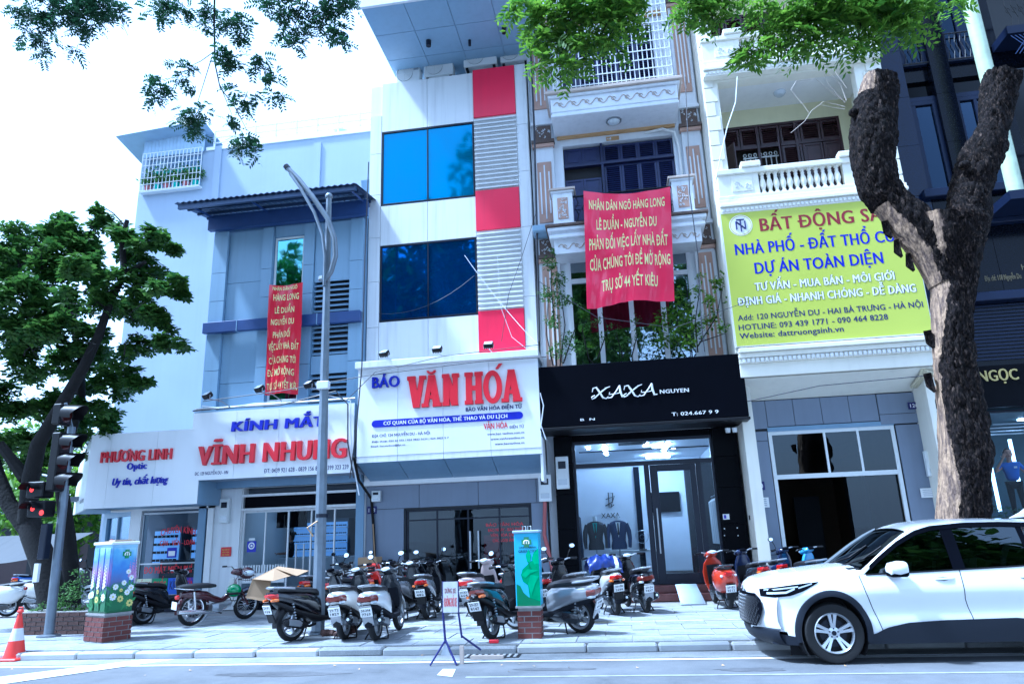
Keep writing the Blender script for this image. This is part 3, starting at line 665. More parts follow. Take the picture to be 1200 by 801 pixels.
# ---------------- blue optician building ----------------
b = thing('blue_building', 'blue-grey panelled building with dark louvres under a corrugated canopy', 'building', (-8.3, 16.6, 0))
Y = 16.6
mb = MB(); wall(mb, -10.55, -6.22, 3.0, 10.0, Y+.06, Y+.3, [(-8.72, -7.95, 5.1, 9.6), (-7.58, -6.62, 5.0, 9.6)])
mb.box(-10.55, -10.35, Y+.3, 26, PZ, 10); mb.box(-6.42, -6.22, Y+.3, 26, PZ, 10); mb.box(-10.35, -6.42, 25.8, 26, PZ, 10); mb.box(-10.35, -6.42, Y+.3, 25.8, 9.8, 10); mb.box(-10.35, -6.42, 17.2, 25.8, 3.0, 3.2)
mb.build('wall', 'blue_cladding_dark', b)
for x0, x1 in [(-10.5, -10.08), (-9.08, -8.78), (-7.9, -7.6), (-6.6, -6.24)]:
    zs = [4.7, 6.0, 6.99]; zt = [7.28, 7.9, 8.7, 9.9]
    panels(b, [x0, x1], zs, Y-.06, 'blue_cladding', 'pilaster_panel', th=.12); panels(b, [x0, x1], zt, Y-.06, 'blue_cladding', 'pilaster_panel', th=.12)
panels(b, [-10.08, -9.08], [4.7, 5.65, 6.99], Y+.03, 'blue_cladding'); panels(b, [-10.08, -9.08], [7.28, 8.4, 9.9], Y+.03, 'blue_cladding')
panels(b, [-8.78, -7.9], [4.7, 5.05], Y+.03, 'blue_cladding'); panels(b, [-8.78, -7.9], [9.62, 9.95], Y+.03, 'blue_cladding')
piece('band', -10.55, -6.24, Y-.2, Y-.06, 6.99, 7.28, 'blue_trim', b, bevel=.01)
for x in (-9.6, -7.4): piece('band_joint', x, x+.02, Y-.206, Y-.06, 6.985, 7.285, 'blue_cladding', b)
window(b, -8.76, -7.92, 5.1, 9.6, Y+.05, 'glass_teal', 'white_paint', 1, 1, .05, rowz=[5.1, 7.1, 8.2, 9.6])
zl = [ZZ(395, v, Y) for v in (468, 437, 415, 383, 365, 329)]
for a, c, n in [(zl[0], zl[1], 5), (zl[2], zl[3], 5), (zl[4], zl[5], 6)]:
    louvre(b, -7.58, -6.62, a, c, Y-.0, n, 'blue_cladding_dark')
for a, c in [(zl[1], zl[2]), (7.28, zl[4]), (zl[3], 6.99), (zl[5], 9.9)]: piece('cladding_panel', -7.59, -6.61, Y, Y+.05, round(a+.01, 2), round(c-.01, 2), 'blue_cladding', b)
c = thing('corrugated_canopy', 'dark corrugated metal canopy on the roof of the blue building', 'canopy', (-8.3, 15.6, 10.2))
m_ = MB(); n = 60; xs = [-10.95+4.95*k/n for k in range(n+1)]
tp = [(x, z) for x in xs for z in ()]
def corr(x, k): return .035*(k % 2)
v = []; f = []
for k, x in enumerate(xs):
    for (y, z) in [(15.35, 10.25), (17.4, 10.62)]:
        v += [(x, y, z+corr(x, k)), (x, y, z+corr(x, k)-.012)]
for k in range(n):
    a, d_ = 4*k, 4*k+4; f += [(a, d_, d_+2, a+2), (a+1, a+3, d_+3, d_+1), (a, a+1, d_+1, d_)]
m_.add(v, f).build('roof_sheet', 'corrugated', c, recalc=False)
piece('fascia', -10.9, -6.05, 15.42, 15.5, 10.12, 10.24, 'corrugated', c)
piece('edge_beam', -10.6, -6.1, 16.35, 16.5, 9.9, 10.32, 'blue_trim', c)
for x in (-10.5, -8.9, -7.4, -6.2): MB().tube([(x, 15.5, 10.16), (x, 16.9, 10.35)], .035, 4).build('rafter', 'blue_trim', c)
for k in range(3): MB().box(-10.85, -6.1, 15.75+k*.45, 15.80+k*.45, 10.22+k*.08, 10.29+k*.08).build('purlin', 'corrugated', c)
mb = MB(); wall(mb, -10.2, -6.2, PZ, 3.2, 17.0, 17.25, [(-9.42, -6.42, PZ, 3.0)]); mb.build('ground_floor_wall', 'white_paint', b)
panels(b, [-10.15, -9.44], [PZ, 3.18], 16.96, 'white_cladding', 'pillar_panel')
panels(b, [-6.4, -6.2], [PZ, 3.18], 16.96, 'white_cladding', 'pillar_panel')
MB().box(-9.42, -6.42, 16.9, 17.4, PZ, .36).build('step', 'granite', b, bevel=.01)
MB().box(-9.36, -6.45, 16.98, 17.2, 2.5, 2.78).build('header_panel', 'black_gloss', b)
MB().box(-9.42, -6.42, 16.93, 17.0, 2.78, 2.84).box(-9.42, -6.42, 16.93, 17.0, 2.44, 2.5).build('header_frame', 'white_cladding', b)
window(b, -9.42, -6.42, .36, 2.44, 17.05, 'glass_shop', 'white_cladding', 5, 1, .05, name='shop_front')
for x in (-7.95, -7.75): MB().tube([(x, 16.98, .9), (x, 16.98, 1.6)], .02, 8).build('door_handle', 'steel', b)
piece('frosted_band', -9.35, -8.25, 17.035, 17.04, .72, .95, 'white_paint', b)
for k in range(16): piece('frosted_strip', -9.35+k*.07, -9.31+k*.07, 17.035, 17.04, .96, 1.14, 'ac_white', b)
m_ = MB(); m_.box(-10.3, -6.45, 21.5, 21.6, .3, 3.0); m_.box(-10.34, -10.3, 17.3, 21.5, .3, 3.0); m_.box(-6.45, -6.43, 17.3, 21.5, .3, 3.0); m_.box(-10.3, -6.45, 17.3, 21.5, 2.9, 2.99); m_.box(-10.3, -6.45, 17.2, 21.5, .3, .34)
m_.build('room', 'interior_dim', b)
for i, x in enumerate([-9.9, -8.95, -7.5, -6.98]):
    w_ = .8 if i < 2 else .46
    sh = MB().box(x, x+w_, 20.9, 21.4, .34, 2.3).build('display_cabinet', 'interior_dim', b)
    piece('light_panel', x+.03, x+w_-.03, 20.87, 20.89, 1.15, 2.2, 'lamp_blue', sh)
    for k in range(5):
        piece('shelf', x, x+w_, 20.7, 20.9, 1.15+k*.22, 1.165+k*.22, 'ac_white', sh)
        g = MB()
        for q in range(int(w_/.13)): g.box(x+.04+q*.13, x+.085+q*.13, 20.72, 20.74, 1.2+k*.22, 1.235+k*.22).box(x+.1+q*.13, x+.145+q*.13, 20.72, 20.74, 1.2+k*.22, 1.235+k*.22)
        g.build('spectacles', 'cloth_dark', sh)
MB().box(-9.2, -6.9, 18.6, 19.1, .34, 1.25).build('counter', 'interior_light', b, bevel=.02)
for k in range(3): MB().box(-9.5+k*1.1, -9.0+k*1.1, 19.2, 19.7, 2.86, 2.9).build('ceiling_lamp', 'lamp_panel', b)
MB().box(-9.0, -8.2, 18.0, 18.1, 2.02, 2.42).build('wall_screen', 'black_gloss', b)
# ---- signboard VINH NHUNG
s = thing('optician_sign', 'white signboard with blue KÍNH MẮT over red VĨNH NHUNG letters', 'sign', (-8.2, 15.9, 3.1))
OX0, OX1 = -10.25, -6.12; SY = 15.9
m_ = MB(); m_.add([(OX0, SY, 3.16), (OX1, SY, 3.16), (OX1-.1, SY, 4.78), (OX0+.02, SY, 4.78), (OX0, 16.95, 3.16), (OX1, 16.95, 3.16), (OX1-.1, 16.54, 4.78), (OX0+.02, 16.54, 4.78)],
                  [(0, 1, 2, 3), (4, 7, 6, 5), (0, 4, 5, 1), (1, 5, 6, 2), (2, 6, 7, 3), (3, 7, 4, 0)]); m_.build('sign_box', 'grey_render', s)
xs = [OX0, -9.1, -8.0, -6.95, OX1]
for i in range(4): piece('board_panel', xs[i]+.003, xs[i+1]-.003, SY-.025, SY-.002, 3.15, 4.78, 'sign_white', s)
MB().tube([(OX0, SY+.02, 4.88), (OX1, SY+.02, 4.90)], .03, 8).build('top_rail', 'steel', s)
MB().box(OX0, OX1-.1, SY, 16.5, 4.78, 4.82).build('cap', 'blue_cladding', s)
SF = SY-.025
lettering('KÍNH MẮT', XX(273, 500, SY), XX(383, 492, SY), ZZ(320, 503, SY), .235, SF, 'letter_blue', s, bold=.042, depth=.06, each=True, shear=.05)
lettering('VĨNH NHUNG', XX(235, 530, SY), XX(408, 518, SY), ZZ(300, 542, SY), .45, SF, 'letter_red', s, bold=.045, depth=.09, each=True, shear=.03)
lettering('ĐC: 129 NGUYỄN DU - HN', XX(229, 554, SY), XX(268, 552, SY), ZZ(248, 556, SY), .08, SF, 'ink_navy', s, 'small_lettering', .02, .003)
lettering('ĐT: 0439 921 628 - 0839 156 858 - 0399 323 239', XX(310, 551, SY), XX(409, 547, SY), ZZ(360, 551.5, SY), .10, SF, 'ink_navy', s, 'small_lettering', .02, .003)
floodlight(XX(243, 463, 15.3), 15.3, ZZ(243, 463, 15.3), 'leftmost angled floodlight in front of the KÍNH MẮT sign', -.5, .6)
floodlight(XX(304, 455, 15.3), 15.3, ZZ(304, 455, 15.3), 'floodlight near the foot of the narrow red banner over the KÍNH MẮT sign', -.5, .6)
floodlight(XX(362, 450, 15.3), 15.3, ZZ(362, 450, 15.3), 'floodlight tucked behind the street lamp post', -.5, .6)
cable([(XX(u, v, 15.85), 15.8, ZZ(u, v, 15.85)) for u, v in [(238, 476), (262, 479), (300, 473), (345, 471), (380, 462), (412, 470), (412, 500), (414, 540), (422, 580)]], .014, 'pale cable draped along the top of the KÍNH MẮT sign', 'wire_white')
cable([(XX(u, v, 15.85), 15.78, ZZ(u, v, 15.85)) for u, v in [(228, 482), (270, 478), (330, 475), (395, 459), (409, 474), (409, 520), (416, 560)]], .018, 'dark cable draped along the top of the KÍNH MẮT sign', 'wire')
n_ = thing('red_notice_plate', 'small red notice plate with yellow print on the white pillar', 'notice', (-9.75, 16.94, 1.5))
xa, za = XZ(265, 646, 16.94); MB().box(xa-.14, xa+.13, 16.93, 16.955, za-.11, za+.11).build('plate', 'letter_red', n_, bevel=.004)
for k, tx in enumerate(['KHU DÂN CƯ', 'VĂN HÓA', 'AN TOÀN']): lettering(tx, xa-.1, xa+.09, za+.035-k*.06, .03, 16.925, 'ink_gold', n_, 'lettering', .01, .002)
meter_box(XX(258, 600, 16.9), 16.95, 2.16, .26, .6, 'grey electricity meter on the pillar between the two opticians')
n_ = thing('eye_sticker', 'blue square sticker with a white eye on the optician glass door', 'sticker', (-9.0, 17.03, 1.8))
xa, za = XZ(295, 640, 17.03); MB().box(xa-.12, xa+.12, 17.02, 17.025, za-.13, za+.13).build('sheet', 'letter_blue', n_)
MB().lathe([(.055, 0), (.085, 0)], 20, ax='y', c=(xa, 17.015, za+.02)).lathe([(0, 0), (.03, 0)], 12, ax='y', c=(xa, 17.015, za+.02)).build('eye_mark', 'letter_white', n_)
MB().box(xa-.08, xa+.08, 17.012, 17.016, za+.15, za+.2).build('paper_slip', 'plate_white', n_)
# ---- banners
def banner(name, label, u0, v0, u1, v1, u2, v2, u3, v3, Y, m, lines, nx=40, nz=44, amp=.13):
    """hanging cloth through four photo corners (tl, tr, br, bl) in the plane y=Y"""
    tl, tr, br, bl = [Vector(XZ(*p, Y)) for p in ((u0, v0), (u1, v1), (u2, v2), (u3, v3))]
    t = thing(name, label, 'banner', ((tl.x+tr.x)/2, Y, bl.y))
    def P(s_, r_):
        a = tl.lerp(tr, s_); c_ = bl.lerp(br, s_); q = a.lerp(c_, r_)
        sg = (.10*4*s_*(1-s_)*(1-r_)**3+.03*r_*sin(s_*7+1))*abs(tr.x-tl.x)*.6
        y = Y-.10 - amp*(.26*sin(s_*37+r_*9+2*sin(r_*5))*(.4+.6*r_)+.16*sin(s_*21-r_*16)+1.3*max(0, sin((s_-.5)*11+(r_-.4)*9*(s_-.5)))*(1-r_)+.8*noise.noise(Vector((s_*9+r_*4, r_*2.2-s_*3, 9)))+sin(s_*9+r_*3.2)*.6+sin(s_*19-r_*5+sin(r_*7))*.35+noise.noise(Vector((s_*4, r_*5, 3)))*1.2)*(.35+r_*.8) - .06*4*s_*(1-s_)*r_
        return Vector((q.x, y, q.y-sg))
    m_ = MB(); v = [P(i/nx, j/nz) for j in range(nz+1) for i in range(nx+1)]
    f = [(j*(nx+1)+i, j*(nx+1)+i+1, (j+1)*(nx+1)+i+1, (j+1)*(nx+1)+i) for j in range(nz) for i in range(nx)]
    o = m_.add(v, f).build('cloth', m, t, recalc=False); o.data.shade_smooth()
    W, H = abs(tr.x-tl.x), abs(tl.y-bl.y)
    for (tx, s0, s1, rb, hfrac) in lines:
        vs, fs = text_mesh(tx, .018, 0, 0, 2)
        b_ = bmesh.new(); bv = [b_.verts.new(p) for p in vs]
        for ff in fs:
            try: b_.faces.new([bv[i] for i in ff])
            except ValueError: pass
        ch, cb = capdim(.018); x0 = min(p.x for p in vs); x1 = max(p.x for p in vs)
        me = bpy.data.meshes.new('lettering')
        for q in b_.verts:
            s_ = s0+(s1-s0)*(q.co.x-x0)/(x1-x0); r_ = rb-(q.co.y-cb)/ch*hfrac
            p = P(s_, r_); q.co = Vector((p.x, p.y-.006, p.z))-t.location
        b_.to_mesh(me); b_.free(); me.materials.append(MAT['banner_ink']); link('lettering', me, t)
    return t
ls = ['LÊ DUẨN', 'NHÂN DÂN NGÕ HÀNG LONG', ]
banner('hanging_banner', 'narrow tall red cloth banner with yellow lettering on the blue building', 318, 335, 357, 332, 351, 462, 313, 463, 16.25, 'banner_red',
       [('NHÂN DÂN NGÕ', .12, .85, .05, .035), ('HÀNG LONG', .15, .9, .15, .06), ('LÊ DUẨN', .2, .8, .27, .055), ('NGUYỄN DU', .12, .8, .38, .055), ('PHẢN ĐỐI', .2, .72, .5, .055), ('VIỆC LẤY NHÀ ĐẤT', .06, .95, .61, .06), ('CỦA CHÚNG TÔI', .08, .9, .73, .06), ('ĐỂ MỞ RỘNG', .06, .85, .84, .06), ('TRỤ SỞ 44 YẾT KIÊU', .05, .97, .96, .06)], 20, 44, .04)
# ---------------- corner optician (white low shop) ----------------
b = thing('corner_shop', 'low white corner optician shop with glass front behind the painted cabinet', 'building', (-11.6, 16.9, 0))
YF = 16.9
mb = MB(); wall(mb, -13.0, -10.15, 2.55, 3.1, YF, YF+.25); mb.box(-12.42, -12.12, YF, YF+.3, PZ, 2.55)
mb.box(-10.3, -10.15, YF, 24, PZ, 3.1); mb.box(-14.2, -10.15, 23.8, 24, PZ, 4.2)
mb.build('wall', 'white_paint', b)
MB().add([(-12.95, 15.9, 4.2), (-10.15, 15.9, 4.2), (-10.15, 24, 4.2), (-15.6, 24, 4.2), (-14.0, 17.6, 4.2), (-12.95, 15.9, 4.32), (-10.15, 15.9, 4.32), (-10.15, 24, 4.32), (-15.6, 24, 4.32), (-14, 17.6, 4.32)],
         [(0, 4, 3, 2, 1), (5, 6, 7, 8, 9), (0, 1, 6, 5), (4, 9, 8, 3), (0, 5, 9, 4)]).build('flat_roof', 'grey_render', b)
window(b, -12.12, -10.35, .5, 2.5, YF+.05, 'glass_shop', 'steel', 1, 1, .05, name='shop_window', rowz=[.5, 1.25, 2.5])
MB().box(-12.12, -10.3, YF-.02, YF+.25, PZ, .5).build('plinth', 'dark_frame', b)
for k, (m_, tx, mm) in enumerate([('board_cream', 'KÍNH', 'letter_red'), ('board_green', 'THUỐC', 'letter_red'), ('board_blue', 'KÍNH', 'ink_navy'), ('board_purple', 'KÍNH', 'letter_red')]):
    mat(m_, [(.72, .76, .5), (.02, .25, .08), (.04, .12, .62), (.06, .03, .33)][k], .4, var=.05)
    x0 = -12.1+k*.43
    p = piece('window_poster', x0, x0+.41, YF+.03, YF+.045, .52, .9, m_, b)
    lettering(tx, x0+.05, x0+.37, .63, .2, YF+.028, mm, b, 'poster_lettering', .02, .002)
xc, zc = (-12.12-10.35)/2+.1, 1.95
def arc(X, Y, Z): t = (X-xc)/.55; return X, Y, Z-.10*t*t
lettering('CHUYÊN KÍNH', xc-.45, xc+.5, 1.98, .15, YF+.07, 'letter_red', b, 'window_lettering', .02, .004, warp=arc)
lettering('CẬN - VIỄN - LOẠN', xc-.45, xc+.5, 1.68, .12, YF+.07, 'letter_red', b, 'window_lettering', .02, .004)
lettering('ĐO MẮT MIỄN PHÍ', -11.95, -10.65, 1.02, .16, YF+.07, 'letter_red', b, 'window_lettering', .03, .004)
n_ = thing('blue_sticker', 'small bright blue square sticker with white mark in the corner shop window', 'sticker', (-11.2, YF+.06, 1.45))
xa, za = XZ(202, 647, YF+.06); MB().box(xa-.13, xa+.13, YF+.035, YF+.04, za-.12, za+.12).build('sheet', 'letter_blue', n_)
MB().box(xa-.09, xa+.09, YF+.03, YF+.034, za-.08, za+.04).build('white_mark', 'letter_white', n_)
A = Vector((-12.42, 16.95)); Bq = Vector((-14.15, 18.2)); d_ = (Bq-A).normalized()
def facet(s0, s1, off, th, z0, z1, mb):
    nrm = Vector((-d_.y, d_.x)); nrm = -nrm if nrm.y > 0 else nrm
    p = [A+d_*s0+nrm*off, A+d_*s1+nrm*off, A+d_*s1+nrm*(off-th), A+d_*s0+nrm*(off-th)]
    return mb.add([(q.x, q.y, z) for z in (z0, z1) for q in p], [(0, 3, 2, 1), (4, 5, 6, 7), (0, 1, 5, 4), (1, 2, 6, 5), (2, 3, 7, 6), (3, 0, 4, 7)])
L = (Bq-A).length
m_ = MB(); facet(0, L, .02, .1, 2.45, 2.6, m_); facet(L-.3, L, .03, .12, PZ, 2.45, m_); facet(0, L, .02, .1, PZ, .4, m_); facet(.95, 1.02, .02, .08, .4, 2.45, m_); m_.build('side_wall', 'blue_cladding', b)
m_ = MB(); facet(0.02, L-.3, -.03, .008, .4, 2.45, m_); m_.build('side_pane', 'glass_shop', b)
for k, w_ in enumerate([.2, .22, .2]): m_ = MB(); facet(1.3, 1.3+w_, .0, .01, 1.7-k*.3, 1.9-k*.3, m_); m_.build('red_window_mark', 'letter_red', b)
m_ = MB().box(-14.4, -10.32, 20.2, 20.3, .2, 3.0).box(-14.6, -10.32, 17.0, 20.2, 2.9, 3.0).box(-14.4, -10.32, 17.3, 20.2, .1, .15); m_.build('room', 'interior_dim', b)
for x in (-13.6, -12.4, -11.4):
    cb = MB().box(x, x+.9, 19.6, 20.1, .15, 2.2).build('display_cabinet', 'interior_dim', b)
    piece('light_panel', x+.05, x+.85, 19.58, 19.6, 1.2, 2.1, 'lamp_blue', cb)
    for k in range(4):
        g = MB()
        for q in range(6): g.box(x+.08+q*.13, x+.17+q*.13, 19.5, 19.54, 1.25+k*.22, 1.32+k*.22)
        g.build('spectacles', 'cloth_dark', cb)
MB().box(-12.3, -10.6, 18.1, 18.6, .15, 1.3).build('counter', 'interior_dark', b)
for x in (-13.2, -11.8, -10.9): MB().box(x, x+.3, 18.2, 18.5, 2.86, 2.9).build('ceiling_lamp', 'lamp_panel', b)
s = thing('corner_sign', 'white wraparound sign with red PHƯƠNG LINH over blue Optic lettering', 'sign', (-11.5, 15.9, 2.6))
SY = 15.9; X0, X1 = XX(104, 550, SY), -9.98
m_ = MB(); m_.add([(X0, SY, 2.6), (X1, SY, 2.6), (X1, YF, 2.6), (X0, YF, 2.6), (X0, SY, 4.4), (X1, SY, 4.4), (X1, YF, 4.4), (X0, YF, 4.4)], [(0,3,2,1),(4,5,6,7),(1,2,6,5),(2,3,7,6)]); m_.build('sign_box', 'blue_cladding', s)
xs = [X0, -12.4, -11.15, X1]
for i in range(3): piece('board_panel', xs[i]+.003, xs[i+1]-.003, SY-.02, SY, 2.6, 4.4, 'sign_white', s)
e = Vector((-14.9, 17.9))
f0 = Vector((X0, SY-.02))
m_ = MB(); q = f0.lerp(e, .45);
for a_, c_, nm in [(f0, q, 0), (q+(e-q)*.004, e, 1)]:
    mm_ = MB(); mm_.add([(a_.x, a_.y, 2.58-.0), (c_.x, c_.y, 2.58), (c_.x, c_.y, 4.3-.0), (a_.x, a_.y, 4.4), (a_.x+.03, a_.y+.04, 2.58), (c_.x+.03, c_.y+.04, 2.58), (c_.x+.03, c_.y+.04, 4.3), (a_.x+.03, a_.y+.04, 4.4)],
            [(0,3,2,1),(4,5,6,7),(0,1,5,4),(1,2,6,5),(2,3,7,6),(3,0,4,7)]); mm_.build('board_panel', 'sign_white', s)
MB().add([(X0, SY, 2.60), (e.x, e.y, 2.60), (-13.6, 19, 2.60), (-12.3, YF+.1, 2.60)], [(0, 1, 2, 3)]).build('soffit', 'blue_cladding', s)
MB().add([(X0, SY, 4.36), (e.x, e.y, 4.28), (-13.6, 19, 4.36), (-12.3, YF+.1, 4.36)], [(0, 1, 2, 3)]).build('top_sheet', 'blue_cladding', s)
lettering('PHƯƠNG LINH', XX(120, 535, SY), XX(203, 531, SY), ZZ(160, 540, SY), .26, SY-.02, 'letter_red', s, bold=.04, depth=.05, each=True)
lettering('Optic', XX(150, 546, SY), XX(173, 545, SY), ZZ(162, 549.5, SY), .16, SY-.02, 'letter_blue', s, bold=.03, depth=.03, each=True)
lettering('Uy tín, chất lượng', XX(133, 564, SY), XX(198, 562, SY), ZZ(165, 567, SY), .17, SY-.02, 'letter_blue', s, bold=.03, depth=.03, shear=.25)
dd = (e-f0);
def fw(X, Y, Z):
    t = (X-X0)/1.0; p = f0+dd.normalized()*t; return p.x-.004, p.y-.012, Z
lettering('C 129 NGUYỄN DU - 0978523821', X0+1.15, X0+.12, 2.78, .09, SY, 'ink_navy', s, 'small_lettering', .03, .003, warp=lambda X, Y, Z: fw(X0+1.27-(X-X0) if False else X, Y, Z))
# ---------------- far tall building with roof cage ----------------
b = thing('far_building', 'tall blank pale grey building with a caged roof terrace beyond the opticians', 'building', (-14, 24, 0))
m_ = MB(); wall(m_, -18.8, -8.4, 0, 17.4, 24, 24.3, [(-18.55, -16.05, 15.75, 17.35)])
m_.box(-18.8, -18.5, 24.3, 40, 0, 17.4); m_.box(-8.6, -8.4, 24.3, 40, 0, 16.6); m_.box(-18.5, -8.6, 24.3, 40, 15.5, 15.7); m_.build('wall', 'grey_render', b)
for x in (-15.5, -11.2): MB().box(x, x+.3, 23.94, 24.0, 5, 17.5 if x < -15 else 17.1).build('pilaster', 'grey_render', b)
MB().box(-15.9, -8.4, 23.95, 24.35, 17.35, 17.5).build('coping', 'white_paint', b)
n = 34; v = []; f = [];
m_ = MB()
for k in range(n+1):
    x = -18.7+2.75*k/n; z1 = 18.12+.2*(k/n); y = 23.9-.02*(k % 2); v += [(x, y, 17.3), (x, y, z1)]
for k in range(n): f.append((2*k, 2*k+2, 2*k+3, 2*k+1))
m_.add(v, f).build('corrugated_gable', 'corrugated_light', b, recalc=False)
m_ = MB(); m_.add([(-19.6, 23.3, 18.1), (-15.7, 23.3, 18.35), (-15.7, 27.5, 17.6), (-19.6, 27.5, 17.3)], [(0, 1, 2, 3)]); m_.build('terrace_roof', 'corrugated_light', b)
cg = thing('window_cage', 'white barred cage full of potted plants on the far roof terrace', 'window cage', (-17.3, 23.9, 15.7))
x0, x1 = -18.6, -15.95
for k in range(17): x = x0+(x1-x0)*k/16; piece('bar', x-.012, x+.012, 23.75, 23.775, 15.7, 17.4, 'ac_white', cg)
for k in range(7): z = 15.7+1.7*k/6; piece('rail', x0, x1, 23.735, 23.75, z-.012, z+.012, 'ac_white', cg)
MB().box(x0, x1, 23.75, 24, 15.64, 15.7).build('tray', 'ac_white', cg)
random.seed(5)
for k in range(6):
    x = x0+.3+k*.42; row = k % 2
    pt = thing('potted_plant', ['leftmost potted plant', 'second potted plant from the left', 'third potted plant from the left', 'fourth potted plant from the left', 'fifth potted plant from the left', 'rightmost potted plant'][k]+' in the barred cage on the far roof', 'potted plant', (x, 23.9, 15.7), 0, 'potted plants in the far roof cage')
    MB().lathe([(.0, 0), (.11, 0), (.15, .26), (0, .24)], 10).build('pot', ['pot_red', 'teal_plastic'][k % 2], pt, world=False)
    lf = MB()
    for q in range(190):
        p = Vector((random.gauss(0, .16), random.gauss(0, .1), .35+abs(random.gauss(0, .28)))); a = Vector((random.uniform(-1, 1), random.uniform(-1, 1), random.uniform(-.5, 1))).normalized()*.09; c_ = a.orthogonal().normalized()*.035
        lf.add([p-a, p+c_, p+a, p-c_], [(0, 1, 2, 3)])
    o = lf.build('foliage', 'leaf_shrub', pt, world=False, recalc=False);
for k in range(5): piece('planter_shelf_box', x0+.5+k*.42, x0+.8+k*.42, 23.85, 24.05, 16.45, 16.6, 'teal_plastic', cg)
rl = thing('roof_railing', 'white pipe railing along the top of the far tall building', 'railing', (-12, 24, 17.5))
for k in range(9): piece('post', -15.7+k*.9, -15.64+k*.9, 24.1, 24.16, 17.5, 18.35, 'ac_white', rl)
for z in (17.75, 18.0, 18.3): piece('rail', -15.7, -8.45, 24.11, 24.15, z, z+.04, 'ac_white', rl)
tk = thing('water_tank', 'pale round water tank behind the far roof railing', 'water tank', (-11, 26, 16.8))
MB().lathe([(0, 0), (.75, 0), (.8, .3), (.8, 1.5), (.6, 1.85), (.25, 2.0), (0, 2.02)], 20).build('tank', 'tank_blue', tk, smooth=True, world=False)
MB().lathe([(.22, 2.0), (.22, 2.1), (0, 2.12)], 14).build('lid', 'steel', tk, world=False)
hv = thing('roof_vent', 'small slatted vent hood on the roof behind the corrugated canopy', 'roof vent', (-8.5, 19, 11))
MB().box(-8.9, -8.2, 18.5, 19, 10.0, 11.25).build('casing', 'blue_cladding_dark', hv)
for k in range(4): piece('slat', -8.95, -8.15, 18.4, 18.5, 10.95+k*.09, 10.99+k*.09, 'corrugated', hv)
lb = thing('rooftop_sheet', 'leaning pale sheet panel on the roof left of the white building', 'panel', (-6.6, 18, 10))
MB().add([(-6.7, 18, 10), (-6.25, 18, 10), (-6.25, 17.6, 11.6), (-6.75, 17.6, 11.6), (-6.7, 18.05, 10), (-6.25, 18.05, 10), (-6.25, 17.65, 11.6), (-6.75, 17.65, 11.6)], [(0,1,2,3),(4,7,6,5),(0,3,7,4),(1,5,6,2),(0,4,5,1),(3,2,6,7)]).build('sheet', 'blue_cladding', lb)
# ---------------- ornate building over the tailor's shop ----------------
def shutter(parent, x0, x1, z0, z1, y, m, slats=True, name='shutter', ang=0):
    f = MB(); fw = .055
    f.box(x0, x1, y, y+.04, z0, z0+fw); f.box(x0, x1, y, y+.04, z1-fw, z1); f.box(x0, x0+fw, y, y+.04, z0+fw, z1-fw); f.box(x1-fw, x1, y, y+.04, z0+fw, z1-fw)
    zi = [(z0+fw, z1-fw)]
    if z1-z0 > 1.2: zm = z0+(z1-z0)*.45; f.box(x0+fw, x1-fw, y, y+.04, zm-.03, zm+.03); zi = [(z0+fw, zm-.03), (zm+.03, z1-fw)]
    if not slats:
        for a, c in zi: f.box(x0+fw, x1-fw, y+.018, y+.03, a, c); f.box(x0+fw+.05, x1-fw-.05, y+.006, y+.018, a+.05, c-.05)
    o = f.build(name, m, parent)
    if slats:
        s_ = MB()
        for a, c in zi:
            n = max(3, int((c-a)/.055)); p = (c-a)/n
            for k in range(n):
                z = a+k*p; s_.add([(x0+fw, y+.005, z), (x1-fw, y+.005, z), (x1-fw, y+.035, z+p*.8), (x0+fw, y+.035, z+p*.8), (x0+fw, y+.011, z), (x1-fw, y+.011, z), (x1-fw, y+.041, z+p*.8), (x0+fw, y+.041, z+p*.8)],
                                  [(0,1,2,3),(4,7,6,5),(0,4,5,1),(2,6,7,3)])
        s_.build('slats', m, o, kind='stuff')
    return o
def carved(parent, x0, x1, y, z0, z1, m, name='carved_panel', seed=1, sc_=1.0):
    """scrollwork relief: little tube curls on a backing"""
    p = MB().box(x0, x1, y-.012, y, z0, z1).build(name, m, parent, bevel=.004)
    rn = random.Random(seed); s_ = MB(); W, H = x1-x0, z1-z0
    n = int(max(4, W*H/.012*sc_))
    for k in range(min(n, 60)):
        cx, cz = rn.uniform(x0+.04, x1-.04), rn.uniform(z0+.04, z1-.04); r = rn.uniform(.02, .038); a0 = rn.uniform(0, 6.28); sg = rn.choice((-1, 1))
        s_.tube([(cx+r*(1-q/9)*cos(a0+sg*q*.8), y-.018, cz+r*(1-q/9)*sin(a0+sg*q*.8)) for q in range(7)], .008, 4)
    s_.build('scrollwork', 'ornate_paint' if m != 'ornate_paint' else 'trim_beige', p, kind='stuff')
    return p
def wavefrieze(parent, x0, x1, y, zc, h, m, n):
    s_ = MB(); L = (x1-x0)/n
    for k in range(n):
        cx = x0+(k+.5)*L
        s_.tube([(cx-L*.5+L*q/10, y-.01, zc+h*.4*sin(q/10*2*pi)) for q in range(11)], .012, 4)
        s_.tube([(cx+L*.2*cos(q*.9)*(1-q/10), y-.01, zc+h*.35*sin(q*.9)*(1-q/10)) for q in range(8)], .010, 4)
    return s_.build('scroll_frieze', m, parent, kind='stuff')
b = thing('ornate_building', 'narrow ornate building with pink beige fluted pilasters, navy shutters and caged balcony', 'building', (.5, 17, 0))
Y = 17.0; EX0, EX1 = -1.74, 2.74
mb = MB(); wall(mb, EX0, EX1, 3.9, 18.5, Y, Y+.3, [(-.89, 2.0, 9.15, 11.6), (-.95, 2.1, 5.6, 8.62), (-.85, 1.75, 12.3, 15.1)])
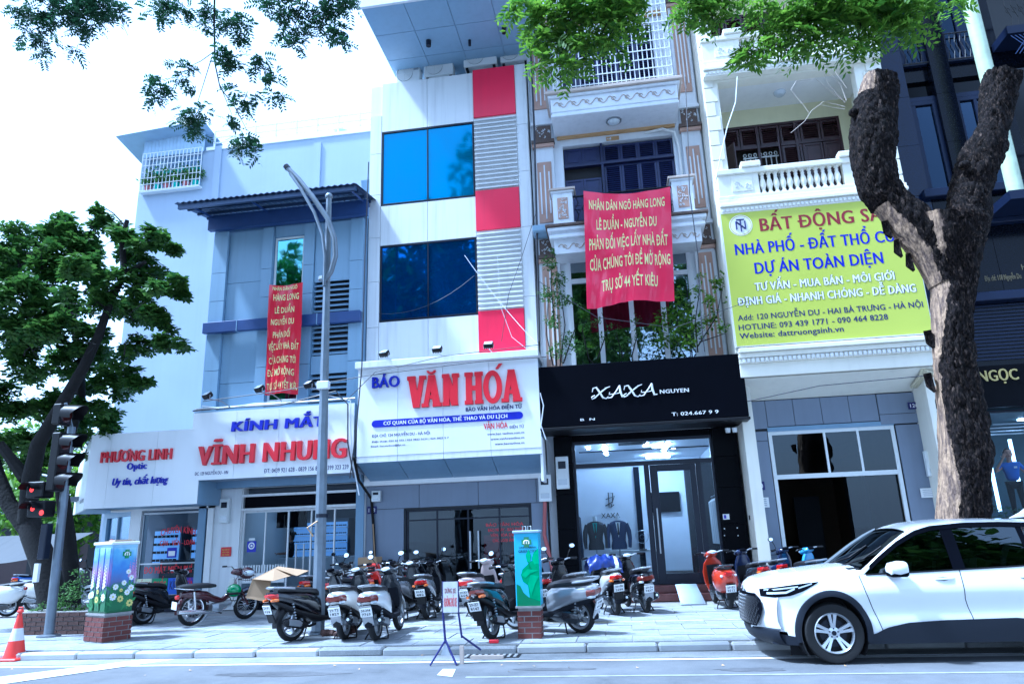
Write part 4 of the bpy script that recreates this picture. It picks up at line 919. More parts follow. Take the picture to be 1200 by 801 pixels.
mb.box(EX0, EX0+.2, Y+.3, 30, PZ, 18.5); mb.box(EX1-.2, EX1, Y+.3, 30, PZ, 18.5); mb.box(EX0+.2, EX1-.2, 29.8, 30, PZ, 18.5)
for z in (3.9, 8.75, 11.9): mb.box(EX0+.2, EX1-.2, Y+.3, 29.8, z, z+.15)
mb.box(EX0+.2, EX1-.2, Y+.3, 29.8, 18.3, 18.5)
mb.build('wall', 'ornate_paint', b)
for (xa, xb) in [(-1.66, -1.14), (2.22, 2.7)]:
    piece('pilaster', xa, xb, Y-.08, Y, 3.9, 18.4, 'ornate_paint', b)
    for (z0, z1) in [(5.5, 8.2), (9.4, 11.15), (12.75, 15.6), (16.2, 18.2)]:
        fl = MB(); fl.box(xa+.07, xb-.07, Y-.11, Y-.08, z0, z1).build('fluted_panel', 'pink_beige', b, bevel=.01)
        for k in range(3):
            x = xa+.13+k*(xb-xa-.26-.03)/2
            piece('flute', x, x+.035, Y-.125, Y-.11, z0+(.25 if k != 1 else .1), z1-(.3 if k != 1 else .1), 'ornate_paint', b)
    for zc in (8.75, 12.05, 15.9):
        piece('capital_moulding', xa-.05, xb+.05, Y-.18, Y-.0, zc-.36, zc-.26, 'carved_brown', b, bevel=.01); piece('capital_moulding', xa-.03, xb+.03, Y-.15, Y-.0, zc-.46, zc-.37, 'pink_beige', b)
        carved(b, xa+.03, xb-.03, Y-.10, zc-.24, zc+.18, 'carved_brown', 'capital_block', int(zc))
        piece('capital_moulding', xa-.04, xb+.04, Y-.16, Y-.0, zc+.2, zc+.3, 'ornate_paint', b, bevel=.01)
wn = window(b, -.98, 2.12, 5.45, 8.62, Y-.06, 'glass_pale', 'ornate_paint', 4, 1, .11, .10, rowz=[5.45, 7.75, 8.62], mull=.12)
for k in range(4):
    cu = MB(); n = 20; x0 = -.9+k*.75; vv = [(x0+.7*i/n, Y+.22+.04*sin(i*1.9), z) for i in range(n+1) for z in (5.5, 7.7)]
    cu.add(vv, [(2*i, 2*i+2, 2*i+3, 2*i+1) for i in range(n)]).build('curtain', 'interior_warm', b, recalc=False)
MB().box(EX0+.2, EX1-.2, 17.9, 18, 4.1, 8.7).build('inner_wall', 'interior_warm', b)
mb = MB(); mb.box(-1.25, 2.4, 16.2, Y, 8.72, 8.95); mb.build('balcony_slab', 'ornate_paint', b, bevel=.01)
for (z0, z1, o) in [(8.9, 8.97, .14), (8.80, 8.895, .09), (8.62, 8.715, .05)]:
    MB().box(-1.25-o, 2.4+o, 16.2-o, Y-.01, z0, z1).build('moulding', 'carved_brown' if z0 == 8.9 else 'ornate_paint', b, bevel=.012)
MB().box(-1.2, 2.35, 16.28, Y, 8.25, 8.62).build('frieze_band', 'ornate_paint', b)
wavefrieze(b, -1.1, -.2, 16.28, 8.43, .16, 'trim_beige', 3); wavefrieze(b, 1.6, 2.3, 16.28, 8.43, .16, 'trim_beige', 3)
MB().box(EX0, -1.3, 16.35, 16.9, 8.95, 9.12).build('side_ledge', 'blue_cladding', b, bevel=.02)
for (xa, xb) in [(-1.18, -.68), (1.76, 2.26)]:
    piece('balcony_post', xa, xb, 16.22, 16.6, 8.97, 9.86, 'ornate_paint', b)
    for k, (o, z0, z1) in enumerate([(.04, 9.86, 9.91), (.08, 9.912, 9.97), (.05, 8.972, 9.03)]): piece('post_cap', xa-o, xb+o, 16.22-o, 16.6+o, z0, z1, 'trim_beige' if k == 1 else 'ornate_paint', b, bevel=.008)
    carved(b, xa+.12, xb-.12, 16.218, 9.14, 9.72, 'pink_beige', 'carved_panel', int(xa*7+20), 2.2)
ra = MB(); ra.tube([(-.68, 16.35, 9.78), (1.76, 16.35, 9.78)], .03, 6).tube([(-.68, 16.35, 9.1), (1.76, 16.35, 9.1)], .02, 6)
ra.build('balcony_rail', 'dark_frame', b)
for k in range(14):
    x = -.6+k*.175
    MB().tube([(x, 16.35, 9.1), (x+.05, 16.35, 9.28), (x-.03, 16.35, 9.45), (x+.05, 16.35, 9.6), (x, 16.35, 9.78)], .013, 4).tube([(x+.06+.04*cos(q*.9), 16.35, 9.35+.05*sin(q*.9)) for q in range(7)], .009, 4).build('iron_scroll', 'dark_frame', b)
Yd = Y+.12
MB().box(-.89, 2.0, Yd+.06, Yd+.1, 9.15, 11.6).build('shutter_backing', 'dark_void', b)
MB().box(-.89, 2.0, Y+.02, Yd+.02, 10.98, 11.04).box(.10, .16, Y+.03, Yd+.03, 9.15, 11.6).build('door_frame', 'navy_wood', b)
for k in range(2):
    x0 = -.87+k*.48; shutter(b, x0, x0+.47, 11.06, 11.56, Yd, 'navy_wood_light', False, 'transom_panel')
    shutter(b, x0, x0+.47, 9.15, 10.65, Yd, 'navy_wood_light', False, 'door_leaf')
for k in range(4):
    x0 = .17+k*.457; shutter(b, x0, x0+.45, 11.06, 11.56, Yd, 'navy_wood_light', True); shutter(b, x0, x0+.45, 9.15, 10.97, Yd, 'navy_wood_light', True)
MB().tube([(1.3, 16.98, 11.72), (1.75, 16.9, 11.74), (2.05, 16.93, 11.62), (2.12, 16.95, 11.2), (2.13, 16.95, 9.2)], .035, 8).build('drain_pipe', 'white_paint', b)
carved(b, .28, .62, Y, 11.62, 11.74, 'ochre', 'emblem', 4)
MB().box(-1.05, 2.1, 16.0, Y, 11.88, 12.0).build('balcony_slab', 'ornate_paint', b)
pts = [(12.0, 0), (12.08, .02), (12.42, .05), (12.47, .12), (12.55, .16), (12.6, .16)]
for (z0, z1, o, m_) in [(12.0, 12.4, .02, 'ornate_paint'), (12.4, 12.47, .09, 'ornate_paint'), (12.472, 12.56, .16, 'trim_beige'), (11.87, 11.95, .03, 'ornate_paint')]:
    MB().box(-1.05-o, 2.1+o, 16.0-o, Y-.012, z0, z1).build('moulding', m_, b, bevel=.012)
wavefrieze(b, -1.0, 2.05, 15.98, 12.2, .2, 'trim_beige', 9)
MB().box(-1.02, 2.08, 16.92, 16.99, 11.79, 11.87).build('soffit_trim', 'ochre', b)
MB().lathe([(.17, 0), (.17, -.03), (.13, -.09), (.05, -.13), (0, -.135)], 20, c=(.5, 16.45, 11.87)).build('ceiling_light', 'lens_clear', b, smooth=True)
MB().lathe([(.2, 0), (.2, -.035), (.17, -.04)], 20, c=(.5, 16.45, 11.87)).build('ceiling_light_ring', 'steel', b)
cg = thing('balcony_cage', 'tall white barred security cage on the ornate balcony behind the leaves', 'window cage', (.5, 16, 12.5))
cx0, cx1 = -.98, 2.05
for k in range(27):
    x = cx0+(cx1-cx0)*k/26; piece('bar', x-.011, x+.011, 16.0, 16.022, 12.56, 17.6, 'ac_white', cg)
for k in range(19): z = 12.7+k*.27; piece('rail', cx0, cx1, 15.985, 16.0, z-.012, z+.012, 'ac_white', cg)
for k in range(8): y = 16.12+k*.11; piece('side_bar', cx0, cx0+.02, y, y+.02, 12.56, 17.6, 'ac_white', cg); piece('side_bar', cx1-.02, cx1, y, y+.02, 12.56, 17.6, 'ac_white', cg)
MB().box(-.85, 1.75, Yd+.06, Yd+.1, 12.3, 15.1).build('shutter_backing', 'dark_void', b)
for k in range(5):
    x0 = -.83+k*.515; shutter(b, x0, x0+.505, 12.6, 14.6, Yd, 'navy_wood_light', k > 0); shutter(b, x0, x0+.505, 14.63, 15.08, Yd, 'navy_wood_light', k > 0)
piece('beam_trim', EX0+.2, EX1-.2, Y-.06, Y, 15.3, 15.45, 'ochre', b)
MB().box(-1.15, 2.2, 16.0, Y, 17.6, 17.8).build('balcony_slab', 'ornate_paint', b)
banner('hanging_banner', 'large pink-red cloth banner with yellow lettering hung from the ornate balcony', 684, 226, 785, 221, 790, 352, 688, 362, 16.06, 'banner_pink',
       [('NHÂN DÂN NGÕ HÀNG LONG', .06, .93, .165, .085), ('LÊ DUẨN - NGUYỄN DU', .14, .83, .345, .09), ('PHẢN ĐỐI VIỆC LẤY NHÀ ĐẤT', .05, .95, .52, .095), ('CỦA CHÚNG TÔI ĐỂ MỞ RỘNG', .05, .97, .69, .095), ('TRỤ SỞ 44 YẾT KIÊU', .18, .82, .875, .095)], 30, 34, .04)
# ---- black shop sign
s = thing('tailor_sign', 'black shop sign box with looping white name lettering over the suit shop', 'sign', (.6, 15.9, 3.9))
BX0, BX1, SY = -1.70, 2.86, 15.9
MB().box(BX0, BX1, SY, 16.98, 3.93, 5.34).build('sign_box', 'black_gloss', s, bevel=.015)
MB().box(BX0-.02, BX1+.02, SY-.02, 16.9, 3.86, 3.926).build('bottom_trim', 'black_plastic', s, bevel=.01)
xl, xr = XX(695, 460, SY), XX(770, 457, SY); zb = ZZ(730, 465, SY); h = ZZ(730, 452, SY)-zb; lw = (xr-xl)/4
for k in range(4):
    x0 = xl+k*lw; m_ = MB(); y = SY-.02
    if k % 2 == 0:
        m_.tube([(x0-.05*lw, y, zb+.62*h), (x0+.02*lw, y, zb+.95*h), (x0+.22*lw, y, zb+1.0*h), (x0+.42*lw, y, zb+.55*h), (x0+.6*lw, y, zb+.05*h), (x0+.8*lw, y, zb-.06*h), (x0+.95*lw, y, zb+.12*h)], [.008, .014, .022, .026, .022, .012, .008], 5)
        m_.tube([(x0+1.1*lw, y, zb+1.02*h), (x0+.85*lw, y, zb+.9*h), (x0+.45*lw, y, zb+.5*h), (x0+.1*lw, y, zb+.08*h), (x0-.08*lw, y, zb-.02*h), (x0-.12*lw, y, zb+.15*h), (x0+.1*lw, y, zb+.3*h)], [.008, .016, .018, .016, .012, .01, .008], 5)
    else:
        m_.tube([(x0-.1*lw, y, zb-.02*h), (x0+.15*lw, y, zb+.02*h), (x0+.45*lw, y, zb+.55*h), (x0+.72*lw, y, zb+1.05*h)], [.008, .014, .014, .02], 5)
        m_.tube([(x0+.7*lw, y, zb+1.05*h), (x0+.72*lw, y, zb+.5*h), (x0+.82*lw, y, zb+.02*h), (x0+1.0*lw, y, zb+.05*h)], [.02, .026, .022, .01], 5)
        m_.tube([(x0+.05*lw, y, zb+.5*h), (x0+.0, y, zb+.3*h), (x0+.3*lw, y, zb+.3*h), (x0+.8*lw, y, zb+.42*h)], .010, 5)
    m_.build('letter', 'letter_white', s)
lettering('NGUYEN', XX(773, 457, SY), XX(807, 455, SY), ZZ(790, 460, SY), .085, SY-.003, 'letter_white', s, bold=.02, depth=.015, each=True)
lettering('T: 024.667 9 9', XX(787, 484, SY), XX(842, 482, SY), ZZ(815, 485.5, SY), .075, SY-.003, 'letter_white', s, 'small_lettering', .015, .006)
lettering('BLAZON', XX(666, 492, SY), XX(697, 490, SY), ZZ(680, 493, SY), .04, SY-.003, 'steel', s, 'small_lettering', .01, .004) if False else lettering('B  N', XX(680, 491, SY), XX(697, 490, SY), ZZ(680, 493, SY), .05, SY-.003, 'letter_white', s, 'small_lettering', .01, .004)
# ---- ground floor shop
Yg = 17.2; FZ = .42
mb = MB(); wall(mb, EX0+.2, EX1-.0, PZ, 3.92, Yg+.05, Yg+.25, [(-1.08, 2.15, FZ-.1, 3.73)]); mb.build('ground_floor_wall', 'black_tile', b)
for xa, xb in [(-1.54, -1.1), (2.17, 2.72)]:
    z = PZ
    for z1 in (.9, 1.7, 2.5, 3.2, 3.86): piece('black_wall_tile', xa+.003, xb-.003, Yg-.18, Yg+.05, z+.003, z1-.003, 'black_tile', b, bevel=.003); z = z1
MB().box(-1.1, 2.17, 16.55, 17.5, PZ, .27).box(-1.1, 2.17, 16.85, 17.5, .27, FZ).build('step', 'step_red', b, bevel=.012)
shf = MB();
for (x0, x1, z0, z1) in [(-1.1, 2.17, 3.66, 3.73), (-1.1, 2.17, 3.10, 3.2), (-1.1, -1.04, FZ, 3.73), (2.11, 2.17, FZ, 3.73), (.55, .67, FZ, 3.1), (1.74, 1.86, FZ, 3.1), (-1.04, 2.11, FZ, FZ+.06)]:
    shf.box(x0, x1, Yg-.02-.0002*len(shf.v), Yg+.05, z0, z1)
shf.build('shop_front_frame', 'dark_frame', b)
for (x0, x1, z0, z1) in [(-1.04, 2.11, 3.2, 3.66), (-1.04, .55, FZ+.06, 3.1), (1.86, 2.11, FZ+.06, 3.1)]:
    MB().quad((x0, Yg, z0), (x1, Yg, z0), (x1, Yg, z1), (x0, Yg, z1)).build('pane', 'glass_shop', b)
dr = MB();
for (x0, x1, z0, z1) in [(.68, .86, FZ+.02, 3.09), (1.6, 1.73, FZ+.02, 3.09), (.86, 1.6, 2.94, 3.09), (.86, 1.6, FZ+.02, FZ+.24)]: dr.box(x0, x1, Yg-.05, Yg+.0, z0, z1)
dr = dr.build('door', 'dark_frame', b, bevel=.004)
MB().quad((.86, Yg-.02, FZ+.24), (1.6, Yg-.02, FZ+.24), (1.6, Yg-.02, 2.94), (.86, Yg-.02, 2.94)).build('pane', 'glass_shop', dr)
MB().tube([(.77, Yg-.11, 1.1), (.77, Yg-.11, 2.1)], .018, 8).build('door_handle', 'steel', dr)
m_ = MB(); m_.box(-1.5, 2.7, 23, 23.1, FZ, 3.9); m_.box(-1.52, -1.5, 17.3, 23, FZ, 3.9); m_.box(2.5, 2.52, 17.3, 23, FZ, 3.9); m_.box(-1.5, 2.5, 17.46, 23, 3.8, 3.86); m_.build('room', mat('partition_grey', (.62, .66, .72), .7, var=.05), b)
MB().box(-1.5, 2.5, 17.26, 23, FZ-.04, FZ).build('shop_floor', 'interior_warm', b)
MB().box(-1.45, .35, 19.9, 20.1, FZ, 3.3).build('partition', mat('partition_grey', (.62, .66, .72), .7, var=.05), b)
MB().box(.35, .5, 19.85, 20.1, FZ, 3.3).build('partition_edge', 'dark_frame', b)
MB().box(1.75, 2.5, 20.4, 20.6, FZ, 3.4).build('side_partition', 'interior_dark', b)
em = MB(); ex, ez = -.35, 2.45
em.tube([(ex-.12, 19.87, ez-.15), (ex+.08, 19.87, ez-.05), (ex+.1, 19.87, ez+.18), (ex-.02, 19.87, ez+.2), (ex-.02, 19.87, ez-.2)], .014, 5).tube([(ex-.1, 19.87, ez+.02), (ex+.14, 19.87, ez+.1), (ex+.02, 19.87, ez-.2), (ex+.12, 19.87, ez-.12)], .012, 5); em.build('wall_emblem', 'ink_black', b)
lettering('XAXA', ex-.25, ex+.25, 1.98, .13, 19.88, 'ink_black', b, 'wall_lettering', .0, .01)
tr = MB(); MB().box(-1.0, 2.2, 18.1, 18.13, 3.56, 3.59).build('lamp_track', 'dark_frame', b)
for (x, n_) in [(-.35, 7), (1.2, 7)]:
    MB().box(x-.03, x+.03, 17.8, 20.2, 3.72, 3.78).build('lamp_track', 'dark_frame', b)
    for k in range(n_): MB().lathe([(0, 0), (.045, 0), (.045, .03), (0, .03)], 10, c=(x+.02*(-1)**k, 17.9+k*.33, 3.66)).build('spot_lamp', 'lamp_white', b)
for x, y in [(-.9, 17.7), (-.5, 17.65), (.15, 17.7), (.7, 18.6), (.7, 18.9), (.7, 19.3), (1.5, 20.2), (-.8, 18.8), (-.8, 19.2)]: MB().lathe([(0, 0), (.05, 0), (.05, .02), (0, .02)], 10, c=(x, y, 3.77)).build('spot_lamp', 'lamp_warm' if y > 19 else 'lamp_white', b)
MB().box(.0, .7, 18.0, 18.5, 3.74, 3.79).build('air_vent', 'interior_dark', b)
MB().box(.8, 1.5, 21.6, 22.0, 3.72, 3.78).box(.9, 1.3, 19.2, 19.5, 3.72, 3.78).build('ceiling_lamp', 'lamp_white', b)
tv = thing('television', 'black flat television on the far wall inside the suit shop', 'television', (1.0, 22.9, 2.1)); MB().box(.75, 1.75, 22.88, 22.95, 2.15, 2.75).build('screen', 'black_gloss', tv, bevel=.01); MB().box(1.15, 1.35, 22.95, 23, 2.35, 2.5).build('bracket', 'black_plastic', tv)
def mannequin(x, y, label, suit, shirt):
    t = thing('mannequin', label, 'mannequin', (x, y, FZ), 0, 'suited mannequins in the shop window')
    MB().lathe([(.0, 1.58), (.045, 1.58), (.055, 1.5), (.05, 1.46), (.07, 1.42)], 14).build('neck_block', 'ac_white', t, smooth=True, world=False)
    st = [(.78, 0, 0, .19, .12), (.86, 0, 0, .195, .125), (.98, 0, 0, .165, .11), (1.1, 0, 0, .175, .115), (1.24, 0, 0, .21, .125), (1.36, 0, 0, .225, .11), (1.42, 0, 0, .19, .085), (1.46, 0, 0, .08, .06)]
    MB().sell(st, 20, 2.3, 'z').build('jacket', suit, t, smooth=True, world=False)
    for s_ in (-1, 1): MB().tube([(s_*.2, 0, 1.38), (s_*.255, -.01, 1.2), (s_*.27, -.02, 1.02), (s_*.255, -.07, .82)], [.055, .062, .052, .042], 10).build('sleeve', suit, t, smooth=True, world=False)
    MB().add([(-.06, -.128, 1.42), (.06, -.128, 1.42), (0, -.138, 1.05)], [(0, 1, 2)]).build('shirt_front', shirt, t, world=False, recalc=False)
    MB().add([(-.015, -.132, 1.40), (.015, -.132, 1.40), (.02, -.141, 1.14), (0, -.142, 1.1), (-.02, -.141, 1.14)], [(0, 1, 2, 3, 4)]).build('tie', 'ink_black', t, world=False, recalc=False)
    for s_ in (-1, 1): MB().add([(s_*.06, -.12, 1.44), (s_*.12, -.115, 1.38), (s_*.1, -.136, 1.25), (s_*.0, -.143, 1.04)], [(0, 1, 2, 3)]).build('lapel', suit, t, world=False, recalc=False)
    MB().tube([(0, 0, .8), (0, 0, .03)], .018, 8).lathe([(.16, 0), (.16, .02), (0, .03)], 16).build('stand', 'steel', t, world=False)
mannequin(XX(699, 640, 18.3), 18.3, 'left mannequin wearing a black suit jacket in the shop window', 'suit_grey', 'teal_plastic')
mannequin(XX(726, 640, 18.3), 18.3, 'right mannequin wearing a navy blue suit jacket in the shop window', 'suit_navy', 'ac_white')
tb = thing('display_table', 'white shop table with papers behind the mannequins', 'table', (.2, 18.9, FZ))
MB().box(-.4, .8, 18.7, 19.2, 1.1, 1.15).build('tabletop', 'ac_white', tb)
for x in (-.38, .74):
    for y in (18.72, 19.14): piece('leg', x, x+.04, y, y+.04, FZ, 1.1, 'steel', tb)
fn = thing('desk_fan', 'round desk fan beside the navy mannequin', 'fan', (.42, 18.75, 1.15))
MB().lathe([(.0, 0), (.1, 0), (.1, .02), (.02, .04), (.015, .2)], 14).build('base', 'black_plastic', fn, world=False)
MB().lathe([(.15, -.03), (.16, 0), (.15, .03)], 20, ax='y', c=(0, 0, .32)).lathe([(.05, -.04), (.06, -.035)], 12, ax='y', c=(0, 0, .32)).build('guard', 'steel', fn, world=False)
ck = thing('clothes_rack', 'rail of hanging suits along the left shop wall', 'clothes rack', (-1.2, 18.6, FZ))
MB().tube([(-1.3, 17.9, FZ), (-1.3, 17.9, 2.2), (-1.3, 19.7, 2.2), (-1.3, 19.7, FZ)], .02, 6).build('rail', 'steel', ck)
for k in range(9): MB().sell([(1.0, -1.3, 18.0+k*.18, .2, .05), (2.0, -1.3, 18.0+k*.18, .17, .04), (2.12, -1.3, 18.0+k*.18, .05, .02)], 10, 2.3, 'z').build('hanging_jacket', ['suit_grey', 'suit_navy', 'interior_warm'][k % 3], ck, smooth=True)
ck2 = thing('clothes_rack', 'rail of pale shirts behind the right sidelight of the shop', 'clothes rack', (2.2, 18.6, FZ))
MB().tube([(2.3, 17.7, FZ), (2.3, 17.7, 2.4), (2.3, 19.5, 2.4)], .02, 6).build('rail', 'steel', ck2)
for k in range(8): MB().sell([(1.25, 2.3, 17.8+k*.18, .13, .05), (2.25, 2.3, 17.8+k*.18, .14, .04), (2.33, 2.3, 17.8+k*.18, .04, .02)], 10, 2.3, 'z').build('hanging_shirt', ['ac_white', 'interior_light'][k % 2], ck2, smooth=True)
rp = thing('ramp_plate', 'worn metal ramp plate leaning on the shop steps beside the red scooter', 'ramp', (1.2, 16.3, PZ))
MB().add([(1.02, 15.65, PZ+.003), (1.52, 15.65, PZ+.003), (1.44, 16.62, .44), (1.0, 16.62, .44), (1.02, 15.65, PZ+.025), (1.52, 15.65, PZ+.025), (1.44, 16.62, .465), (1.0, 16.62, .465)], [(0,3,2,1),(4,5,6,7),(0,1,5,4),(1,2,6,5),(2,3,7,6),(3,0,4,7)]).build('plate', 'steel', rp)
meter_box(-1.5, 16.97, 2.62, .3, .75, 'white electricity meter box on the black tiles left of the suit shop')
hs = thing('hanging_sign', 'small white sign plate hanging below the left end of the black sign', 'sign', (-1.72, 16.3, 2.7))
MB().box(-1.75, -1.69, 15.95, 16.5, 2.75, 3.75).build('plate', 'sign_white', hs, bevel=.01); MB().box(-1.757, -1.75, 16.0, 16.45, 2.8, 2.95).build('blue_strip', 'letter_blue', hs)
st = thing('small_sticker', 'tiny blue and white sticker on the right black pilaster', 'sticker', (2.3, Yg-.19, 1.9)); xa, za = XZ(851, 605, Yg-.19); MB().box(xa-.07, xa+.07, Yg-.19, Yg-.182, za-.06, za+.06).build('sheet', 'letter_white', st); MB().box(xa-.05, xa+.0, Yg-.194, Yg-.19, za-.04, za+.04).build('blue_mark', 'letter_blue', st)
for k, (u, v) in enumerate([(849, 619), (864, 618), (849, 627), (865, 627)]):
    xa, za = XZ(u, v, Yg-.19)
    MB().box(xa-.012, xa+.012, Yg-.186, Yg-.18, za-.012, za+.012).build('bolt', 'ac_white', b)
for x in (2.45, 2.6): MB().lathe([(0, 0), (.05, 0), (.06, .1), (0, .1)], 10, c=(x, 16.4, 3.66)).build('security_lamp', 'ac_white', s)
# ---------------- cream balustraded building ----------------
b = thing('cream_building', 'cream building with white balustrades and brown shutters above a grey shopfront', 'building', (4.8, 16, 0))
Y = 15.98; CX0, CX1 = 2.76, 6.92
mb = MB(); wall(mb, CX0, CX1, 4.75, 18.5, Y, Y+.3, [(3.1, 6.32, 9.0, 12.3), (3.1, 6.32, 12.9, 16.4), (2.98, 6.6, 5.5, 8.7)])
mb.box(CX0, CX0+.25, Y+.3, 30, PZ, 18.5); mb.box(CX1-.25, CX1, Y+.3, 30, PZ, 18.5); mb.box(CX0+.25, CX1-.25, 29.8, 30, PZ, 18.5)
for z in (4.75, 8.8, 12.5, 16.4): mb.box(CX0+.25, CX1-.25, Y+.3, 29.8, z, z+.16 if z != 12.5 else z+.3)
mb.build('wall', 'cream_paint', b)
for k in range(34):
    z = 4.95+k*.4; w_ = .3 if k % 2 else .22
    if z < 18.2: piece('quoin', CX0-.012, CX0+w_, Y-.035, Y, z+.012, z+.388, 'cream_paint', b, bevel=.01)
for k in range(24):
    z = 8.9+k*.4; w_ = .42 if k % 2 else .34
    if z < 18.2: piece('quoin', CX1-w_, CX1+.01, Y-.035, Y, z+.012, z+.388, 'cream_paint', b, bevel=.01)
Yi = 17.4
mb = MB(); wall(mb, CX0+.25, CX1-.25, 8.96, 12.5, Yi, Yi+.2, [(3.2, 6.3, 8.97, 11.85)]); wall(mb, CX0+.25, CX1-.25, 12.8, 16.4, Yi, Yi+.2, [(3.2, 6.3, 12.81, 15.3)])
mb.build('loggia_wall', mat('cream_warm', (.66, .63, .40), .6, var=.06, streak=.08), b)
MB().box(3.12, 6.66, Y+.31, Yi, 12.32, 12.5).build('loggia_ceiling', 'white_paint', b)
MB().lathe([(.15, 0), (.15, -.04), (.1, -.1), (0, -.12)], 18, c=(4.75, 16.75, 12.32)).build('ceiling_light', 'lens_clear', b, smooth=True)
for zt, zb in [(11.85, 8.97), (15.3, 12.81)]:
    MB().box(3.2, 6.3, Yi+.5, Yi+.6, zb, zt).build('dark_room', 'interior_warm', b)
    zs = zt-.62
    f = MB(); f.box(3.2, 6.3, Yi+.02, Yi+.1, zs-.06, zs); f.box(3.2, 6.3, Yi+.015, Yi+.1, zt-.06, zt)
    for x in (3.2, 4.18, 5.15, 6.24): f.box(x, x+.06, Yi+.01, Yi+.1, zb, zt-.06)
    f.build('door_frame', 'brown_wood', b)
    for k in range(6):
        x0 = 3.27+k*.51; shutter(b, x0, x0+.49, zs+.01, zt-.07, Yi+.04, 'brown_wood')
    for k in (3, 4, 5):
        x0 = 3.27+k*.51; shutter(b, x0, x0+.49, zb, zs-.07, Yi+.04, 'brown_wood', k == 3)
    for (hx, sg) in [(3.3, 1), (4.78, -1)]:
        o = shutter(b, 0, .49, zb, zs-.07, 0, 'brown_wood');
        for oo in [o]+list(o.children):
            for vtx in oo.data.vertices:
                q = vtx.co+parent_loc(b); a_ = R(62)*sg if sg > 0 else R(180-70)
                X, Yq = q.x*cos(a_), -abs(q.x*sin(a_)); vtx.co = Vector((hx+X+(-q.y*.7), Yi+Yq, q.z))-parent_loc(b)
    gr = MB()
    for k in range(7): gr.tube([(3.85+k*.13, Yi+.08, zb), (3.85+k*.13, Yi+.08, zs-.3)], .014, 4); gr.tube([(3.85+k*.13+.04*cos(q), Yi+.08, zs-.22+.05*sin(q)) for q in range(7)], .012, 4)
    gr.box(3.8, 4.7, Yi+.07, Yi+.09, zs-.32, zs-.29); gr.build('inner_grille', 'ac_white', b)
prof = [(.055, 0), (.055, .05), (.035, .08), (.05, .14), (.075, .22), (.06, .32), (.035, .4), (.045, .44), (.03, .47), (.055, .5), (.055, .54)]
bm_ = MB().lathe(prof, 12); bal = bpy.data.meshes.new('baluster'); bal.from_pydata(bm_.v, [], bm_.f); bal.materials.append(MAT['cream_paint']); bal.shade_smooth()
for zt in (9.80, 13.5):
    t_ = MB().box(CX0+.02, 6.5, 15.78, 15.97, zt-.13, zt).build('balustrade_rail', 'cream_paint', b, bevel=.015)
    MB().box(CX0+.0, 6.52, 15.80, 15.975, zt-.78, zt-.68).build('balustrade_base', 'cream_paint', b, bevel=.012)
    for (x0, x1) in [(2.8, 3.72), (5.62, 6.5)]:
        piece('pedestal', x0, x1, 15.83, 15.972, round(zt-.68, 3), round(zt-.13, 3), 'cream_paint', b)
        carved(b, x0+.3, x1-.15, 15.828, zt-.58, zt-.2, 'cream_paint', 'pedestal_panel', 9, .8)
    piece('pedestal_cap', 3.35, 3.8, 15.74, 15.972, zt+.003, zt+.15, 'cream_paint', b, bevel=.02); piece('pedestal_cap', 5.55, 6.0, 15.74, 15.972, zt+.003, zt+.15, 'cream_paint', b, bevel=.02)
    for k in range(12): shared('baluster', bal, b, (3.82+k*.152, 15.89, zt-.675))
    for (o, z0, z1) in [(.02, -.9, -.782), (.08, -.98, -.902), (.03, -1.14, -.982)]: MB().box(CX0-.0, 6.9, 15.9-o-.1, 15.976, zt+z0, zt+z1).build('cornice', 'cream_paint', b, bevel=.01)
    dn = MB();
    for k in range(44): dn.box(2.8+k*.093, 2.85+k*.093, 15.74, 15.79, zt-1.09, zt-1.03)
    dn.build('dentils', 'white_paint', b, kind='stuff')
for (o, z0, z1) in [(.16, 5.31, 5.41), (.10, 5.2, 5.305), (.0, 4.78, 5.08), (.05, 5.08, 5.195)]: MB().box(CX0+.02, 6.9, 15.86-o, 15.975, z0, z1).build('cornice', 'cream_paint', b, bevel=.012)
dn = MB()
for k in range(42): dn.box(2.84+k*.097, 2.9+k*.097, 15.76, 15.81, 5.1, 5.18)
dn.build('dentils', 'white_paint', b, kind='stuff')
m_ = MB(); m_.add([(CX0+.03, 15.9, 4.76), (6.9, 15.9, 4.76), (6.9, 17.0, 4.44), (CX0+.03, 17.0, 4.44)], [(0, 1, 2, 3)]); m_.build('cove_soffit', 'cream_paint', b)
for k in range(6): MB().tube([(6.55+k*.05, 15.95+.0, 4.74-.03*k), (6.55+k*.05, 16.2, 4.6), (6.55+k*.05, 16.7, 4.48)], .03, 6).build('scroll_bracket', mat('cream_dim', (.6, .55, .38), .6, var=.1), b)
Yg = 17.0
mb = MB(); wall(mb, CX0+.25, 7.05, PZ, 4.45, Yg+.04, Yg+.25, [(3.42, 6.15, PZ, 3.72)]); mb.build('ground_floor_wall', 'interior_dark', b)
xs = [3.02, 3.44, 4.05, 4.66, 5.27, 5.88]
for i in range(len(xs)-1): piece('stone_panel', xs[i]+.006, xs[i+1]-.006, Yg, Yg+.05, 3.82 if i else 3.78, 4.42, 'stone_grey', b)
panels(b, [5.88, 6.95], [3.72, 3.95, 4.42], Yg-.03, 'stone_grey', 'stone_panel'); panels(b, [6.17, 6.95], [PZ, 1.4, 3.7], Yg-.03, 'stone_grey', 'stone_panel')
panels(b, [2.95, 3.4], [PZ, 1.0, 1.1, 3.5, 3.72], Yg-.03, 'stone_grey', 'stone_panel')
piece('lintel', 3.42, 6.15, Yg-.02, Yg+.03, 3.7, 3.8, 'blue_cladding_dark', b)
fr = MB().box(3.42, 3.5, Yg, Yg+.06, PZ, 3.7).box(6.07, 6.15, Yg, Yg+.06, PZ, 3.7).box(3.5, 6.07, Yg+.005, Yg+.055, 2.62, 2.72).box(3.5, 6.07, Yg+.006, Yg+.056, 3.62, 3.7)
